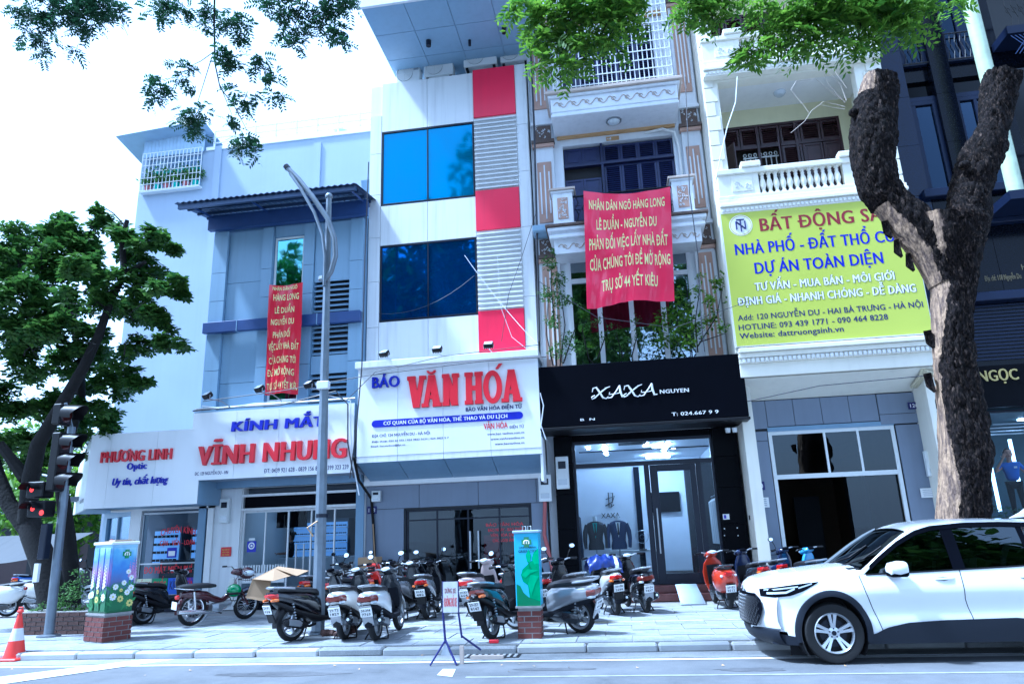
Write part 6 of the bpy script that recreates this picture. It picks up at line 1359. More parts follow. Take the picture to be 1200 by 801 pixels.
m_ = MB(); limb(m_, [q3(32, 612, 14.2), q3(36, 560, 14.1), q3(45, 520, 14.0), q3(70, 478, 13.9), q3(97, 432, 13.8), q3(115, 395, 13.8), q3(130, 352, 13.8), q3(146, 322, 13.8)], .20, .06, 10); m_.build('limb', 'bark_dark', t, smooth=True)
m_ = MB(); limb(m_, [q3(146, 326, 13.8), q3(144, 300, 13.8), q3(143, 280, 13.8), q3(149, 258, 13.8)], .08, .05, 8); limb(m_, [q3(146, 322, 13.8), q3(165, 310, 13.8), q3(170, 307, 13.7)], .06, .04, 8); limb(m_, [q3(144, 262, 13.8), q3(133, 250, 13.8), q3(122, 243, 13.8)], .02, .01, 5); limb(m_, [q3(0, 520, 14), q3(30, 560, 14.1)], .1, .15, 8)
for _ in range(26):
    u, v = rn.uniform(20, 160), rn.uniform(270, 430); limb(m_, [q3(u, v, 13.6), q3(u+rn.uniform(-18, 18), v-rn.uniform(4, 16), 13.5), q3(u+rn.uniform(-34, 34), v-rn.uniform(8, 30), 13.5)], .018, .006, 4)
m_.build('branches', 'bark_dark', t, smooth=True, kind='stuff')
cr = MB()
for (u, v, r, Y) in [(15, 290, 40, 13.6), (60, 300, 42, 14), (30, 345, 46, 13.5), (100, 285, 32, 14.4), (150, 280, 22, 14), (178, 284, 22, 14), (120, 320, 38, 14.6), (165, 320, 28, 14), (195, 342, 18, 13.8), (80, 360, 44, 14.8), (140, 362, 34, 14.3), (185, 375, 22, 14), (200, 396, 14, 13.9), (20, 410, 44, 14), (70, 420, 36, 15.5), (120, 405, 30, 15), (158, 400, 18, 14.4), (10, 470, 34, 15), (60, 475, 30, 16), (105, 465, 22, 16), (130, 448, 16, 15), (40, 520, 22, 16), (-30, 330, 50, 14), (-40, 420, 50, 14), (115, 255, 14, 14), (75, 262, 22, 14), (115, 530, 20, 16.5), (128, 490, 14, 16), (205, 290, 8, 14), (212, 345, 9, 14), (90, 500, 26, 16.5), (20, 540, 24, 16.5), (150, 430, 14, 15), (40, 280, 30, 15), (170, 375, 20, 15), (100, 330, 30, 13.4), (60, 380, 34, 13.3), (0, 360, 40, 13.3), (30, 470, 34, 15.5), (75, 500, 30, 16), (5, 510, 30, 15.5), (50, 545, 22, 16.5), (120, 470, 24, 15.5), (110, 500, 22, 16), (160, 450, 14, 14.8), (95, 400, 34, 15)]:
    x, z = XZ(u, v, Y); R_ = r/52;
    for _ in range(5): d = Vector((rn.gauss(0, .55), rn.gauss(0, .5), rn.gauss(0, .45)))*R_; q_ = R_*rn.uniform(.35, .6); whorls(cr, (x+d.x, Y+d.y, z+d.z), (q_, q_, q_*.8), int(230*q_*q_+9), .185, rn)
cr.build('crown', 'leaf_broad', t, recalc=False, kind='stuff')
def far_tree(name, label, x, y, h, r, seed, m, n=2600, size=.4):
    t = thing(name, label, 'tree', (x, y, 0)); rn = random.Random(seed)
    m_ = MB(); limb(m_, [(x, y, 0), (x+.1, y, h*.3), (x-.1, y, h*.6)], .04*h*.6, .1, 8)
    m_.build('trunk', 'bark_dark', t, smooth=True)
    c = MB()
    for k in range(11): leaves(c, (x+rn.gauss(0, r*.5), y+rn.gauss(0, r*.4), h*.72+rn.gauss(0, h*.13)), (r*.5, r*.5, r*.4), n//11, size, rn, .55, 1)
    c.build('crown', m, t, recalc=False, kind='stuff'); return t
far_tree('roadside_tree', 'pale green tree far down the street at the left edge', -25, 30, 7.5, 4.5, 1, 'leaf_bright')
far_tree('roadside_tree', 'darker green tree far down the street behind the corner shop', -23, 40, 9.5, 5, 2, 'leaf_bright')
far_tree('roadside_tree', 'green tree crown low behind the traffic light', -22, 25, 5.5, 3, 3, 'leaf_bright')
aw = thing('awning', 'grey tarpaulin awning stretched over the parked scooters at the left edge', 'awning', (-18.5, 19, 3))
x0, z0 = XZ(0, 632, 18.5); x1, z1 = XZ(52, 632, 18.5); zb = ZZ(30, 654, 18.5)
m_ = MB(); v = []
for i in range(13):
    t_ = i/12; v += [(x0-3+(x1-x0+3)*t_, 20.4, z0+.15), (x0-3+(x1-x0+3)*t_, 18.5, zb+.12*cos(t_*5))]
m_.add(v, [(2*i, 2*i+2, 2*i+3, 2*i+1) for i in range(12)]).build('tarpaulin', mat('tarp', (.03, .035, .045), .6, var=.1), aw, recalc=False)
for x in (x0-2.8, x1-.1): MB().tube([(x, 18.6, PZ), (x, 18.6, zb+.1)], .03, 6).build('pole', 'steel', aw)
fb = thing('distant_house', 'dim low house front behind the awning at the left edge', 'building', (-22, 30, 0))
m_ = MB(); wall(m_, -40, -19.5, 0, 3.4, 30, 30.3, [(-38+k*3, -36+k*3, .1, 2.4) for k in range(6)]); m_.build('wall', 'interior_dark', fb); MB().box(-40.5, -19.2, 29, 33, 3.4, 3.6).build('roof', 'corrugated_light', fb)
for k in range(6): MB().box(-38+k*3, -36+k*3, 30.2, 30.25, .1, 2.4).build('door', 'brown_wood', fb)
# ---------------- branches overhanging the street (photo top) ----------------
def spray(label, boughs, tufts, seed, m, ls, L, dens, Y, name='overhanging_branch'):
    x, z = XZ(*boughs[0][0][:2], Y); t = thing(name, label, 'branch', (x, Y, z)); rn = random.Random(seed); m_ = MB()
    for b_ in boughs: limb(m_, [q3(u, v, Y) for u, v in b_], .018 if len(b_) > 3 else .008, .004, 5)
    c = MB()
    for (u, v, r) in tufts:
        x, z = XZ(u, v, Y); R_ = r/(830/Y*.93)
        tc = Vector((x, Y, z)); n = int(dens*R_*R_)+3
        for _ in range(n):
            p = tc+Vector((rn.gauss(0, R_*.42), rn.gauss(0, R_*.4), rn.gauss(0, R_*.42)))
            pinnate(c, p, Vector((rn.gauss(0, 1), rn.gauss(0, 1), rn.uniform(-.7, .4))), L*rn.uniform(.6, 1.1), 5, ls, rn)
        a = Vector((rn.uniform(-.3, .3), 0, .3)); m_.tube([tc, tc+a*R_, tc+a*R_*1.8+Vector((0, 0, R_*.4))], .007, 4)
    m_.build('twigs', 'bark_dark', t); c.build('foliage', m, t, recalc=False, kind='stuff'); return t
YB = 9.0
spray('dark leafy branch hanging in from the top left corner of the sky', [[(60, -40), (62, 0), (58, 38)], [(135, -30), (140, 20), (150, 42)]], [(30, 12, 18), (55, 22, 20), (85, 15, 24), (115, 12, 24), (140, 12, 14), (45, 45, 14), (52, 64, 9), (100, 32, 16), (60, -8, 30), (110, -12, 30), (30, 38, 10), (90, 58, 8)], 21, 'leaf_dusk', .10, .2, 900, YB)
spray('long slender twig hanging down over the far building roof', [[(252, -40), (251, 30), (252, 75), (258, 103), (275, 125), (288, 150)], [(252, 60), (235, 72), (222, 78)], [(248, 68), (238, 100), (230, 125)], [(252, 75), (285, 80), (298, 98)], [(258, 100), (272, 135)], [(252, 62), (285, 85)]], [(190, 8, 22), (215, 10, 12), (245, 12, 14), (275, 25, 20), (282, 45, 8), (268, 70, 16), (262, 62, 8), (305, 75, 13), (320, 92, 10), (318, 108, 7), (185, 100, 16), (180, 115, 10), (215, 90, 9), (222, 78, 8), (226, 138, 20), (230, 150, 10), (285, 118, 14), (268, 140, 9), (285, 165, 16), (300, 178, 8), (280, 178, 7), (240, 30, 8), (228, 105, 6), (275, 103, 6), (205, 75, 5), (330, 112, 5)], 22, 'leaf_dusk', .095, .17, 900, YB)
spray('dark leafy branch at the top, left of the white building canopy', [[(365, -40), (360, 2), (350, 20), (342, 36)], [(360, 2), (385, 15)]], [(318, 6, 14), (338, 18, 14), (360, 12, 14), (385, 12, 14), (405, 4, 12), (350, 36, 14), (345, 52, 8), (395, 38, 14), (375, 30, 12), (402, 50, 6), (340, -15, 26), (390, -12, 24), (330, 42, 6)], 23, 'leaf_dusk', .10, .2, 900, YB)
spray('bright green leafy branch hanging before the barred ornate balcony', [[(670, -40), (672, 10), (660, 50), (655, 85)], [(720, -40), (715, 20), (700, 50)]], [(600, 2, 10), (618, 6, 12), (635, 15, 16), (655, 20, 20), (680, 18, 22), (705, 15, 22), (728, 18, 18), (742, 22, 12), (625, 45, 13), (645, 45, 18), (670, 48, 18), (695, 50, 14), (715, 40, 12), (635, 70, 10), (655, 75, 12), (668, 82, 10), (648, 90, 7), (685, 68, 8), (740, 5, 14), (665, -10, 36), (715, -12, 34), (618, 28, 9), (725, 55, 6)], 24, 'leaf_bright', .14, .26, 520, YB)
spray('bright green leafy branch hanging across the cream upper balcony', [[(960, -40), (955, 20), (920, 50), (880, 60)], [(1000, -30), (1010, 20), (1005, 50)]], [(805, 8, 14), (825, 10, 16), (835, 22, 9), (855, 2, 12), (895, 12, 16), (915, 20, 18), (940, 18, 22), (965, 15, 24), (990, 15, 24), (1015, 15, 22), (1040, 10, 24), (1060, 20, 16), (870, 60, 10), (880, 66, 12), (893, 52, 10), (905, 55, 7), (935, 45, 16), (955, 55, 8), (975, 40, 14), (990, 55, 10), (1005, 45, 12), (1022, 38, 12), (1050, 35, 14), (1066, 34, 8), (870, 76, 6), (960, -12, 40), (1030, -14, 36), (1080, 6, 12), (1115, 2, 10), (820, -10, 26), (925, 62, 5), (890, 28, 8)], 25, 'leaf_bright', .14, .26, 520, YB)
def sign_plant(label, px, seed, m, size, Y, stems):
    x, z = XZ(px[0][0], px[0][1], Y); t = thing('climbing_plant', label, 'plant', (x, Y, 5.35)); rn = random.Random(seed); c = MB(); m_ = MB()
    for (u, v, r, n) in px: x, z = XZ(u, v, Y); leaves(c, (x, Y+rn.uniform(-.1, .15), z), (r/44, .22, r/44), int(n*2.0), size*1.15, rn, .5, .8)
    for s_ in stems: limb(m_, [(XX(u, v, Y), Y+.05, ZZ(u, v, Y)) for u, v in s_], .018, .006, 5)
    c.build('foliage', m, t, recalc=False, kind='stuff'); m_.build('stems', 'bark_dark', t); return t
sign_plant('thin straggly climber on the left end of the black shop sign', [(645, 310, 9, 60), (655, 325, 10, 70), (642, 345, 10, 60), (655, 350, 12, 80), (668, 352, 6, 30), (648, 375, 10, 60), (665, 395, 9, 50), (655, 410, 12, 70), (675, 405, 7, 36), (648, 295, 4, 14), (690, 335, 3, 8), (702, 430, 5, 18), (697, 436, 3, 10), (680, 360, 4, 12)], 31, 'leaf_shrub', .085, 16.35, [[(652, 428), (650, 380), (645, 330), (648, 292)], [(656, 428), (662, 380), (655, 330)], [(660, 425), (675, 380), (700, 372)], [(648, 428), (640, 390), (642, 350)], [(690, 420), (700, 430), (697, 438)]])
sign_plant('wispy low climber in the middle of the black shop sign', [(690, 380, 8, 26), (705, 395, 8, 30), (720, 385, 10, 34), (735, 400, 9, 30), (750, 390, 8, 26), (680, 412, 6, 24), (725, 410, 9, 34), (745, 375, 7, 18), (760, 400, 9, 34), (700, 375, 6, 14)], 32, 'leaf_shrub', .07, 16.4, [[(700, 420), (712, 385), (705, 365)], [(730, 418), (722, 388)], [(740, 418), (750, 380)], [(690, 420), (682, 385), (690, 370)]])
sign_plant('bushy bright green shrub on the right end of the black shop sign', [(780, 370, 10, 40), (795, 345, 9, 32), (800, 365, 14, 70), (815, 380, 14, 70), (790, 392, 12, 60), (830, 350, 8, 28), (840, 330, 9, 30), (850, 322, 6, 16), (835, 370, 10, 36), (846, 385, 7, 20), (775, 398, 9, 36), (805, 405, 10, 40), (816, 340, 7, 20), (820, 322, 5, 12), (855, 350, 5, 12), (862, 380, 4, 8), (770, 380, 7, 24)], 33, 'leaf_bright', .11, 16.3, [[(818, 412), (815, 375), (820, 340), (818, 322)], [(816, 412), (795, 380), (790, 350)], [(818, 405), (840, 370), (848, 330)], [(812, 412), (780, 392)], [(820, 400), (850, 390)]])
t = thing('planter_shrub', 'leafy green shrub growing in the brick planter beside the painted cabinet', 'shrub', (-10.6, 13.0, .5)); rn = random.Random(41); c = MB(); m_ = MB()
for (u, v, r, n) in [(85, 715, 11, 170), (75, 700, 9, 120), (90, 695, 9, 120), (95, 680, 7, 70), (92, 670, 5, 34), (70, 712, 9, 120), (45, 715, 6, 60), (52, 708, 5, 40), (98, 712, 6, 70), (80, 686, 6, 50), (38, 718, 5, 40)]:
    x, z = XZ(u, v, 13.1); leaves(c, (x, 13.1, z), (r/62, .22, r/62), n, .07, rn, .5, .9); limb(m_, [(x*.3-10.6*.7, 13.1, .5), (x, 13.1, z)], .012, .005, 4)
c.build('foliage', 'leaf_shrub', t, recalc=False, kind='stuff'); m_.build('stems', 'bark_dark', t)
for k, (x, y, h, r) in enumerate([(-9, -7, 21, 6.5), (1, -8, 22, 7), (11, -7, 19, 6), (-20, -8, 20, 6.5)]):
    far_tree('street_tree', ['tall street tree across the road behind the camera, mirrored in the windows', 'tallest street tree across the road behind the camera', 'street tree across the road mirrored in the car windows', 'street tree across the road at the far left'][k], x, y, h, r, 50+k, 'leaf_broad', 9000, .75)
# ---------------- street furniture ----------------
def bricks(parent, P0, P1, z0, z1, rn, y_out=.012, m='brick', bl=.21, bh=.065, j=.014):
    """running bond on the upright face from P0 to P1 (2d), proud of the mortar core"""
    d = Vector((P1[0]-P0[0], P1[1]-P0[1])); L = d.length; ang = atan2(d.y, d.x); n = 0; z = z0+j; row = 0
    while z+bh <= z1+.002:
        s = 0.0 if row % 2 == 0 else -(bl+j)/2
        while s < L-.01:
            a, e = max(s, 0), min(s+bl, L)
            if e-a > .03:
                ln = round(e-a, 2); k = ('brick', ln, bh, m)
                if k not in _meshc: _meshc[k] = rbox('brick', ln-.004, .03, bh, m)
                o = bpy.data.objects.new('brick', _meshc[k]); C.objects.link(o); o.parent = parent
                p = Vector((P0[0], P0[1]))+d.normalized()*a+Vector((d.y, -d.x)).normalized()*(y_out+rn.uniform(-.003, .003))
                o.location = Vector((p.x, p.y, z))-parent_loc(parent); o.rotation_euler = (0, 0, ang)
            s += bl+j
        z += bh+j; row += 1
rn = random.Random(3)
t = thing('painted_cabinet', 'utility cabinet painted with white daisies and purple foxgloves on a brick plinth', 'utility cabinet', (-8.84, 11.65, PZ))
F0 = Vector((-8.76, 11.52)); dl = Vector((-.91, .42)).normalized(); dr_ = Vector((.42, .91)).normalized(); LL, LR = .62, .50; BZ = .56; TZ = 1.70
def quadbox(mb, o, a, la, b_, lb, z0, z1):
    p = [o, o+b_*lb, o+a*la+b_*lb, o+a*la]; return mb.add([(q.x, q.y, z) for z in (z0, z1) for q in p], [(0, 3, 2, 1), (4, 5, 6, 7), (0, 1, 5, 4), (1, 2, 6, 5), (2, 3, 7, 6), (3, 0, 4, 7)])
quadbox(MB(), F0+dl*.02+dr_*.02, dl, LL-.04, dr_, LR-.04, PZ-.02, BZ-.01).build('plinth_core', 'mortar', t)
quadbox(MB(), F0-dl*.0, dl, LL, dr_, LR, BZ-.015, BZ+.02).build('plinth_cap', 'mortar', t)
FL_ = F0+dl*LL; FR = F0+dr_*LR
bricks(t, FL_, F0, PZ, BZ-.02, rn, -.01); bricks(t, F0, FR, PZ, BZ-.02, rn, -.01)
def paint_mat(name, stops):
    m = bpy.data.materials.new(name); m.use_nodes = True; t_ = m.node_tree; n = t_.nodes; b = n['Principled BSDF']; b.inputs['Roughness'].default_value = .35
    tc = n.new('ShaderNodeTexCoord'); sp = n.new('ShaderNodeSeparateXYZ'); nz = n.new('ShaderNodeTexNoise'); nz.inputs['Scale'].default_value = 5
    ad = n.new('ShaderNodeMath'); ad.operation = 'MULTIPLY_ADD'; ad.inputs[1].default_value = .45; t_.links.new(tc.outputs['Object'], sp.inputs[0]); t_.links.new(tc.outputs['Object'], nz.inputs['Vector'])
    t_.links.new(nz.outputs['Fac'], ad.inputs[0]); t_.links.new(sp.outputs['Z'], ad.inputs[2])
    mr = n.new('ShaderNodeMapRange'); mr.inputs['From Min'].default_value = .2+.4; mr.inputs['From Max'].default_value = .2+1.62; t_.links.new(ad.outputs[0], mr.inputs['Value'])
    r = n.new('ShaderNodeValToRGB'); e = r.color_ramp.elements; e[0].position = stops[0][0]; e[0].color = (*stops[0][1], 1); e[1].position = stops[1][0]; e[1].color = (*stops[1][1], 1)
    for s_ in stops[2:]: x = e.new(s_[0]); x.color = (*s_[1], 1)
    t_.links.new(mr.outputs[0], r.inputs['Fac']); t_.links.new(r.outputs['Color'], b.inputs['Base Color']); MAT[name] = m
paint_mat('cabinet_paint', [(.0, (.02, .10, .03)), (.28, (.03, .14, .05)), (.42, (.12, .12, .30)), (.6, (.30, .16, .42)), (.8, (.12, .25, .55)), (1.0, (.35, .55, .70))])
paint_mat('cabinet_paint_b', [(.0, (.02, .10, .03)), (.30, (.03, .13, .05)), (.45, (.10, .12, .30)), (.65, (.08, .20, .52)), (.85, (.16, .38, .62)), (1.0, (.4, .6, .72))])
O1 = F0+dl*.025+dr_*.025; la, lb = LL-.05, LR-.05
quadbox(MB(), O1, dl, la, dr_, lb, BZ+.02, TZ).build('cabinet_body', 'cabinet_paint', t, bevel=.006)
quadbox(MB(), F0, dl, LL, dr_, LR, TZ, TZ+.05).build('cabinet_roof', 'ac_white', t, bevel=.01)
FO = O1-dr_*.004
def on_face(o, d, s, z, nrm, off=.004): p = o+d*s+nrm*off; return Vector((p.x, p.y, z))
NL = -dr_; NR = -dl
for i, a in enumerate((.02, .21, .40)):
    p0 = O1+dl*(a)+NL*.012; mm = MB(); quadbox(mm, p0, dl, .155, dr_, .012, BZ+.05, TZ-.05); mm.build('cabinet_door' if i < 2 else 'cabinet_door', 'cabinet_paint', t, bevel=.004)
quadbox(MB(), O1+dr_*.03+NR*.010, dr_, lb-.06, dl, .010, BZ+.05, TZ-.05).build('side_door', 'cabinet_paint_b', t, bevel=.004)
def rosette(o, d, s, z, nrm, r, off, pm, cm, n=8):
    pt, ct = MB(), MB(); c = on_face(o, d, s, z, nrm, off); d3 = Vector((d.x, d.y, 0)); n3 = Vector((nrm.x, nrm.y, 0))
    for k in range(n):
        q = 2*pi*k/n; e = d3*cos(q)+Vector((0, 0, sin(q))); f_ = -d3*sin(q)+Vector((0, 0, cos(q)));
        vs_ = [c+e*r*.15, c+e*r*.55+f_*r*.30, c+e*r*.95+f_*r*.22, c+e*r+f_*0, c+e*r*.95-f_*r*.22, c+e*r*.55-f_*r*.30]; pt.add(vs_, [(0, 1, 2, 3, 4, 5)])
    ct.add([c+n3*.003+(d3*cos(2*pi*k/10)+Vector((0, 0, sin(2*pi*k/10))))*r*.3 for k in range(10)], [tuple(range(10))])
    return pt, ct
pw, py, cy_, cg_ = MB(), MB(), MB(), MB(); lfm = MB(); pur = MB()
def acc(dst, src): dst.add(src.v, src.f)
for (s, z, r, yel) in [(.09, .84, .06, 0), (.22, .80, .055, 1), (.33, .90, .05, 0), (.39, .72, .06, 1), (.12, 1.0, .05, 0), (.26, 1.06, .045, 0), (.39, .97, .055, 0), (.22, .94, .03, 1), (.32, 1.24, .045, 0), (.38, 1.14, .045, 0)]:
    a, c_ = rosette(O1, dr_, s, z, NR, r, .013, 0, 0); acc(py if yel else pw, a); acc(cg_ if yel else cy_, c_)
for (s, z, r, yel) in [(.09, .84, .065, 0), (.29, .80, .055, 1), (.45, .88, .06, 0), (.52, .86, .055, 0), (.28, .93, .04, 1)]:
    a, c_ = rosette(O1, dl, s, z, NL, r, .026, 0, 0); acc(py if yel else pw, a); acc(cg_ if yel else cy_, c_)
for s0, zt in [(.1, 1.4), (.29, 1.35), (.48, 1.3)]:
    for k in range(14):
        z = 1.0+k*(zt-1.0)/14; c = on_face(O1, dl, s0+.02*(-1)**k, z, NL, .025); w_ = .035*(1-k/18); d3 = Vector((dl.x, dl.y, 0)); pw.add([c-d3*w_, c+Vector((0, 0, -w_)), c+d3*w_, c+Vector((0, 0, w_))], [(0, 1, 2, 3)])
for s0, zt in [(.42, 1.5), (.36, 1.42)]:
    for k in range(14):
        z = 1.15+k*(zt-1.15)/14; c = on_face(O1, dr_, s0+.02*(-1)**k, z, NR, .012); w_ = .035*(1-k/18); d3 = Vector((dr_.x, dr_.y, 0)); pur.add([c-d3*w_, c+Vector((0, 0, -w_)), c+d3*w_, c+Vector((0, 0, w_))], [(0, 1, 2, 3)])
for (o, d, nrm, off, smax) in [(O1, dr_, NR, .0115, .40), (O1, dl, NL, .0245, .54)]:
    for k in range(26):
        s = rn.uniform(.03, smax); z = rn.uniform(.6, 1.0); c = on_face(o, d, s, z, nrm, off); d3 = Vector((d.x, d.y, 0)); q = rn.uniform(.6, 2.5); e = d3*cos(q)+Vector((0, 0, sin(q))); f_ = -d3*sin(q)+Vector((0, 0, cos(q))); lfm.add([c, c+e*.07+f_*.025, c+e*.14, c+e*.07-f_*.025], [(0, 1, 2, 3)])
mat('paint_leaf', (.05, .20, .06), .4, var=.3, scale=20); mat('paint_daisy', (.72, .74, .78), .4, var=.1); mat('paint_gold', (.62, .55, .15), .4, var=.1); mat('paint_purple', (.42, .22, .45), .4, var=.1)
for m_, nm, mt in [(lfm, 'painted_leaves', 'paint_leaf'), (pw, 'painted_petals', 'paint_daisy'), (py, 'painted_petals', 'paint_gold'), (cy_, 'painted_flower_centres', 'paint_gold'), (cg_, 'painted_flower_centres', 'paint_leaf'), (pur, 'painted_foxgloves', 'paint_purple')]: m_.build(nm, mt, t, recalc=False)
def cross(o, d, nrm, s, z, r, off, parent):
    m_ = MB(); d3 = Vector((d.x, d.y, 0)); U = Vector((0, 0, 1)); c = on_face(o, d, s, z, nrm, off); a = r*.5
    m_.add([c+d3*x+U*y for x, y in [(-a, r), (a, r), (a, a), (r, a), (r, -a), (a, -a), (a, -r), (-a, -r), (-a, -a), (-r, -a), (-r, a), (-a, a)]], [tuple(range(12))]); m_.build('green_cross', 'green_gloss', parent, recalc=False)
    m_ = MB(); n3 = Vector((nrm.x, nrm.y, 0))*.003
    for k in range(-1, 2): m_.tube([c+n3+d3*(k*r*.45)-U*r*.35, c+n3+d3*(k*r*.45)+U*(r*.3), ], r*.09, 4)
    m_.tube([c+n3-d3*r*.6-U*r*.3, c+n3-d3*r*.5+U*r*.2, c+n3+U*r*.4, c+n3+d3*r*.5+U*r*.2, c+n3+d3*r*.6-U*r*.3], r*.09, 4); m_.build('cross_emblem', 'letter_white', parent)
cross(O1, dr_, NR, .26, 1.54, .075, .015, t)
cb = thing('flattened_cardboard', 'flattened cardboard and leaf litter lying on top of the painted cabinet', 'cardboard', (-8.7, 12.0, TZ+.05))
quadbox(MB(), F0+dl*.1+dr_*.1, dl, .35, dr_, .36, TZ+.052, TZ+.066).build('sheet', 'cardboard', cb); quadbox(MB(), F0+dl*.2+dr_*.15, dl, .2, dr_, .3, TZ+.068, TZ+.085).build('folded_sheet', 'trim_beige', cb)
t = thing('lotus_cabinet', 'slim turquoise utility cabinet painted with a green lotus on a brick plinth', 'utility cabinet', (-1.5, 11.22, PZ))
X0, X1 = XX(607, 745, 11.22), XX(635.5, 745, 11.22); Yc = 11.22; BZ = ZZ(620, 712, Yc); TZ2 = ZZ(618, 624, Yc); dp = .34
MB().box(X0+.015, X1-.015, Yc+.015, Yc+dp, PZ-.02, BZ).build('plinth_core', 'mortar', t); MB().box(X0-.02, X1+.02, Yc-.02, Yc+dp+.01, BZ, BZ+.03).build('plinth_cap', 'mortar', t)
bricks(t, (X0, Yc), (X1, Yc), PZ-.01, BZ, rn, -.012); bricks(t, (X1, Yc), (X1, Yc+dp), PZ-.01, BZ, rn, -.012)
mat('cab_turquoise', (.10, .42, .62), .35, var=.12, scale=3)
MB().box(X0-.01, X1+.0, Yc-.0, Yc+dp-.02, BZ+.03, TZ2).build('cabinet_body', 'cab_turquoise', t, bevel=.006); MB().box(X0-.03, X1+.02, Yc-.02, Yc+dp, TZ2, TZ2+.04).build('cabinet_roof', 'corrugated_light', t, bevel=.008)
for x in ((X0+X1)/2-.03, (X0+X1)/2+.05): MB().tube([(x-.025, Yc+.02, TZ2+.03), (x-.025, Yc+.02, TZ2+.1), (x+.025, Yc+.02, TZ2+.1), (x+.025, Yc+.02, TZ2+.03)], .01, 5).build('lifting_ring', 'steel', t)
W_, H_ = X1-X0, TZ2-BZ-.03
def shp(pts, m_, nm, y):
    mm = MB(); mm.add([(X0+W_*p[0], Yc-y, BZ+.03+H_*p[1]) for p in pts], [tuple(range(len(pts)))]); return mm.build(nm, m_, t, recalc=False)
mat('lotus_a', (.02, .30, .10), .4, var=.25, scale=8); mat('lotus_b', (.04, .42, .16), .4, var=.25, scale=8); mat('lotus_c', (.015, .18, .06), .4, var=.2)
shp([(.99, .56), (.80, .62), (.62, .60), (.45, .54), (.30, .50), (.22, .42), (.30, .33), (.5, .28), (.55, .12), (.78, .04), (.99, .02)], 'lotus_a', 'lotus_leaf', .003)
shp([(.99, .78), (.80, .73), (.70, .64), (.80, .56), (.99, .57)], 'lotus_b', 'lotus_leaf', .004)
shp([(.02, .0), (.02, .30), (.18, .27), (.3, .18), (.5, .12), (.99, .06), (.99, .0)], 'lotus_c', 'lotus_leaf', .0035)
shp([(.25, .42), (.5, .50), (.97, .48), (.6, .44), (.4, .38)], 'lotus_b', 'lotus_vein', .006); shp([(.5, .3), (.62, .42), (.97, .40), (.8, .3), (.62, .14)], 'lotus_b', 'lotus_vein', .0065)
shp([(.55, .75), (.45, .69), (.5, .60), (.56, .58), (.64, .62), (.66, .69), (.58, .77)], 'lotus_b', 'lotus_bud', .005); shp([(.54, .6), (.58, .52), (.66, .48), (.68, .5), (.6, .54), (.57, .6)], 'lotus_c', 'lotus_stem', .0055)
cross(Vector((X0, Yc)), Vector((1, 0)), Vector((0, -1)), W_*.5, BZ+H_*.90, .075, .006, t)
lettering('LINHTHANH', X0+W_*.18, X1-W_*.1, BZ+.03+H_*.785, .028, Yc-.003, 'cloth_dark', t, 'small_lettering', .01, .001); lettering('GREEN CITY', X0+W_*.14, X1-W_*.08, BZ+.03+H_*.73, .035, Yc-.003, 'cloth_dark', t, 'small_lettering', .01, .001)
t = thing('brick_planter', 'low dirty brick planter behind the traffic light pole', 'planter', (-10.9, 12.85, PZ)); a0 = Vector((XX(15.5, 746, 12.8), 12.8)); a1 = Vector((XX(99, 740, 12.8), 12.8)); zt = .52
MB().box(a0.x+.01, a1.x, 12.83, 13.0, PZ-.02, zt).box(a0.x+.01, a0.x+.2, 13.0, 14.5, PZ-.02, zt).box(a1.x-.2, a1.x, 13, 14.5, PZ-.02, zt).box(a0.x+.2, a1.x-.2, 13, 14.5, PZ, zt-.06).build('planter_core', 'mortar', t)
bricks(t, a0, a1, PZ-.01, zt, rn, -.006, 'brick_old')
t = thing('traffic_light', 'old traffic light with three hooded lamps on a leaning grey pole', 'traffic light', (-10.66, 12.58, PZ))
yb = 12.5; pA = Vector(q3(57, 745, yb)); pB = Vector(q3(84, 500, yb)); pC = Vector(q3(77, 472, yb))
MB().tube([pA, pB], [.085, .07], 14).build('pole', 'galvanised', t, smooth=True); MB().lathe([(0, 0), (.2, 0), (.2, .03), (.1, .05)], 16, c=(pA.x, yb, PZ)).build('base_plate', 'galvanised', t)
MB().tube([pB, (pC.x, yb, pC.z)], .03, 8).build('mast_pipe', 'galvanised', t)
def head(u, v, n, s, name='signal_head', hood=.42):
    """n lamps facing +x and slightly to the camera, stacked; s = lamp pitch in metres"""
    c = Vector(q3(u, v, yb-.16)); hd = MB().box(c.x-.13, c.x+.05, yb-.34, yb-.02, c.z-s*n/2, c.z+s*n/2).build(name, 'black_plastic', t, bevel=.02)
    for k in range(n):
        z = c.z+s*(n/2-.5-k); mm = MB(); nn = 10; vs_, fs_ = [], []
        for i in range(5):
            for q in range(nn+1):
                a = pi*(-.12+1.24*q/nn); rr = s*.47; xx = c.x+.05+hood*(i/4)*(.55+.45*sin(max(0, min(pi, a)))); vs_.append((xx, yb-.18+rr*cos(a), z+rr*sin(a)-.03*(i/4)))
        for i in range(4):
            for q in range(nn): fs_.append((i*(nn+1)+q, i*(nn+1)+q+1, (i+1)*(nn+1)+q+1, (i+1)*(nn+1)+q))
        mm.add(vs_, fs_).build('visor', 'black_plastic', hd, smooth=True)
        MB().lathe([(0, .052), (s*.38, .05)], 18, ax='x', c=(c.x+.003, yb-.18, z)).build('lens', mat('dark_lens', (.05, .012, .012), .1, var=.1), hd)
    return hd
head(72, 541, 3, .37); head(76, 486, 1, .40)
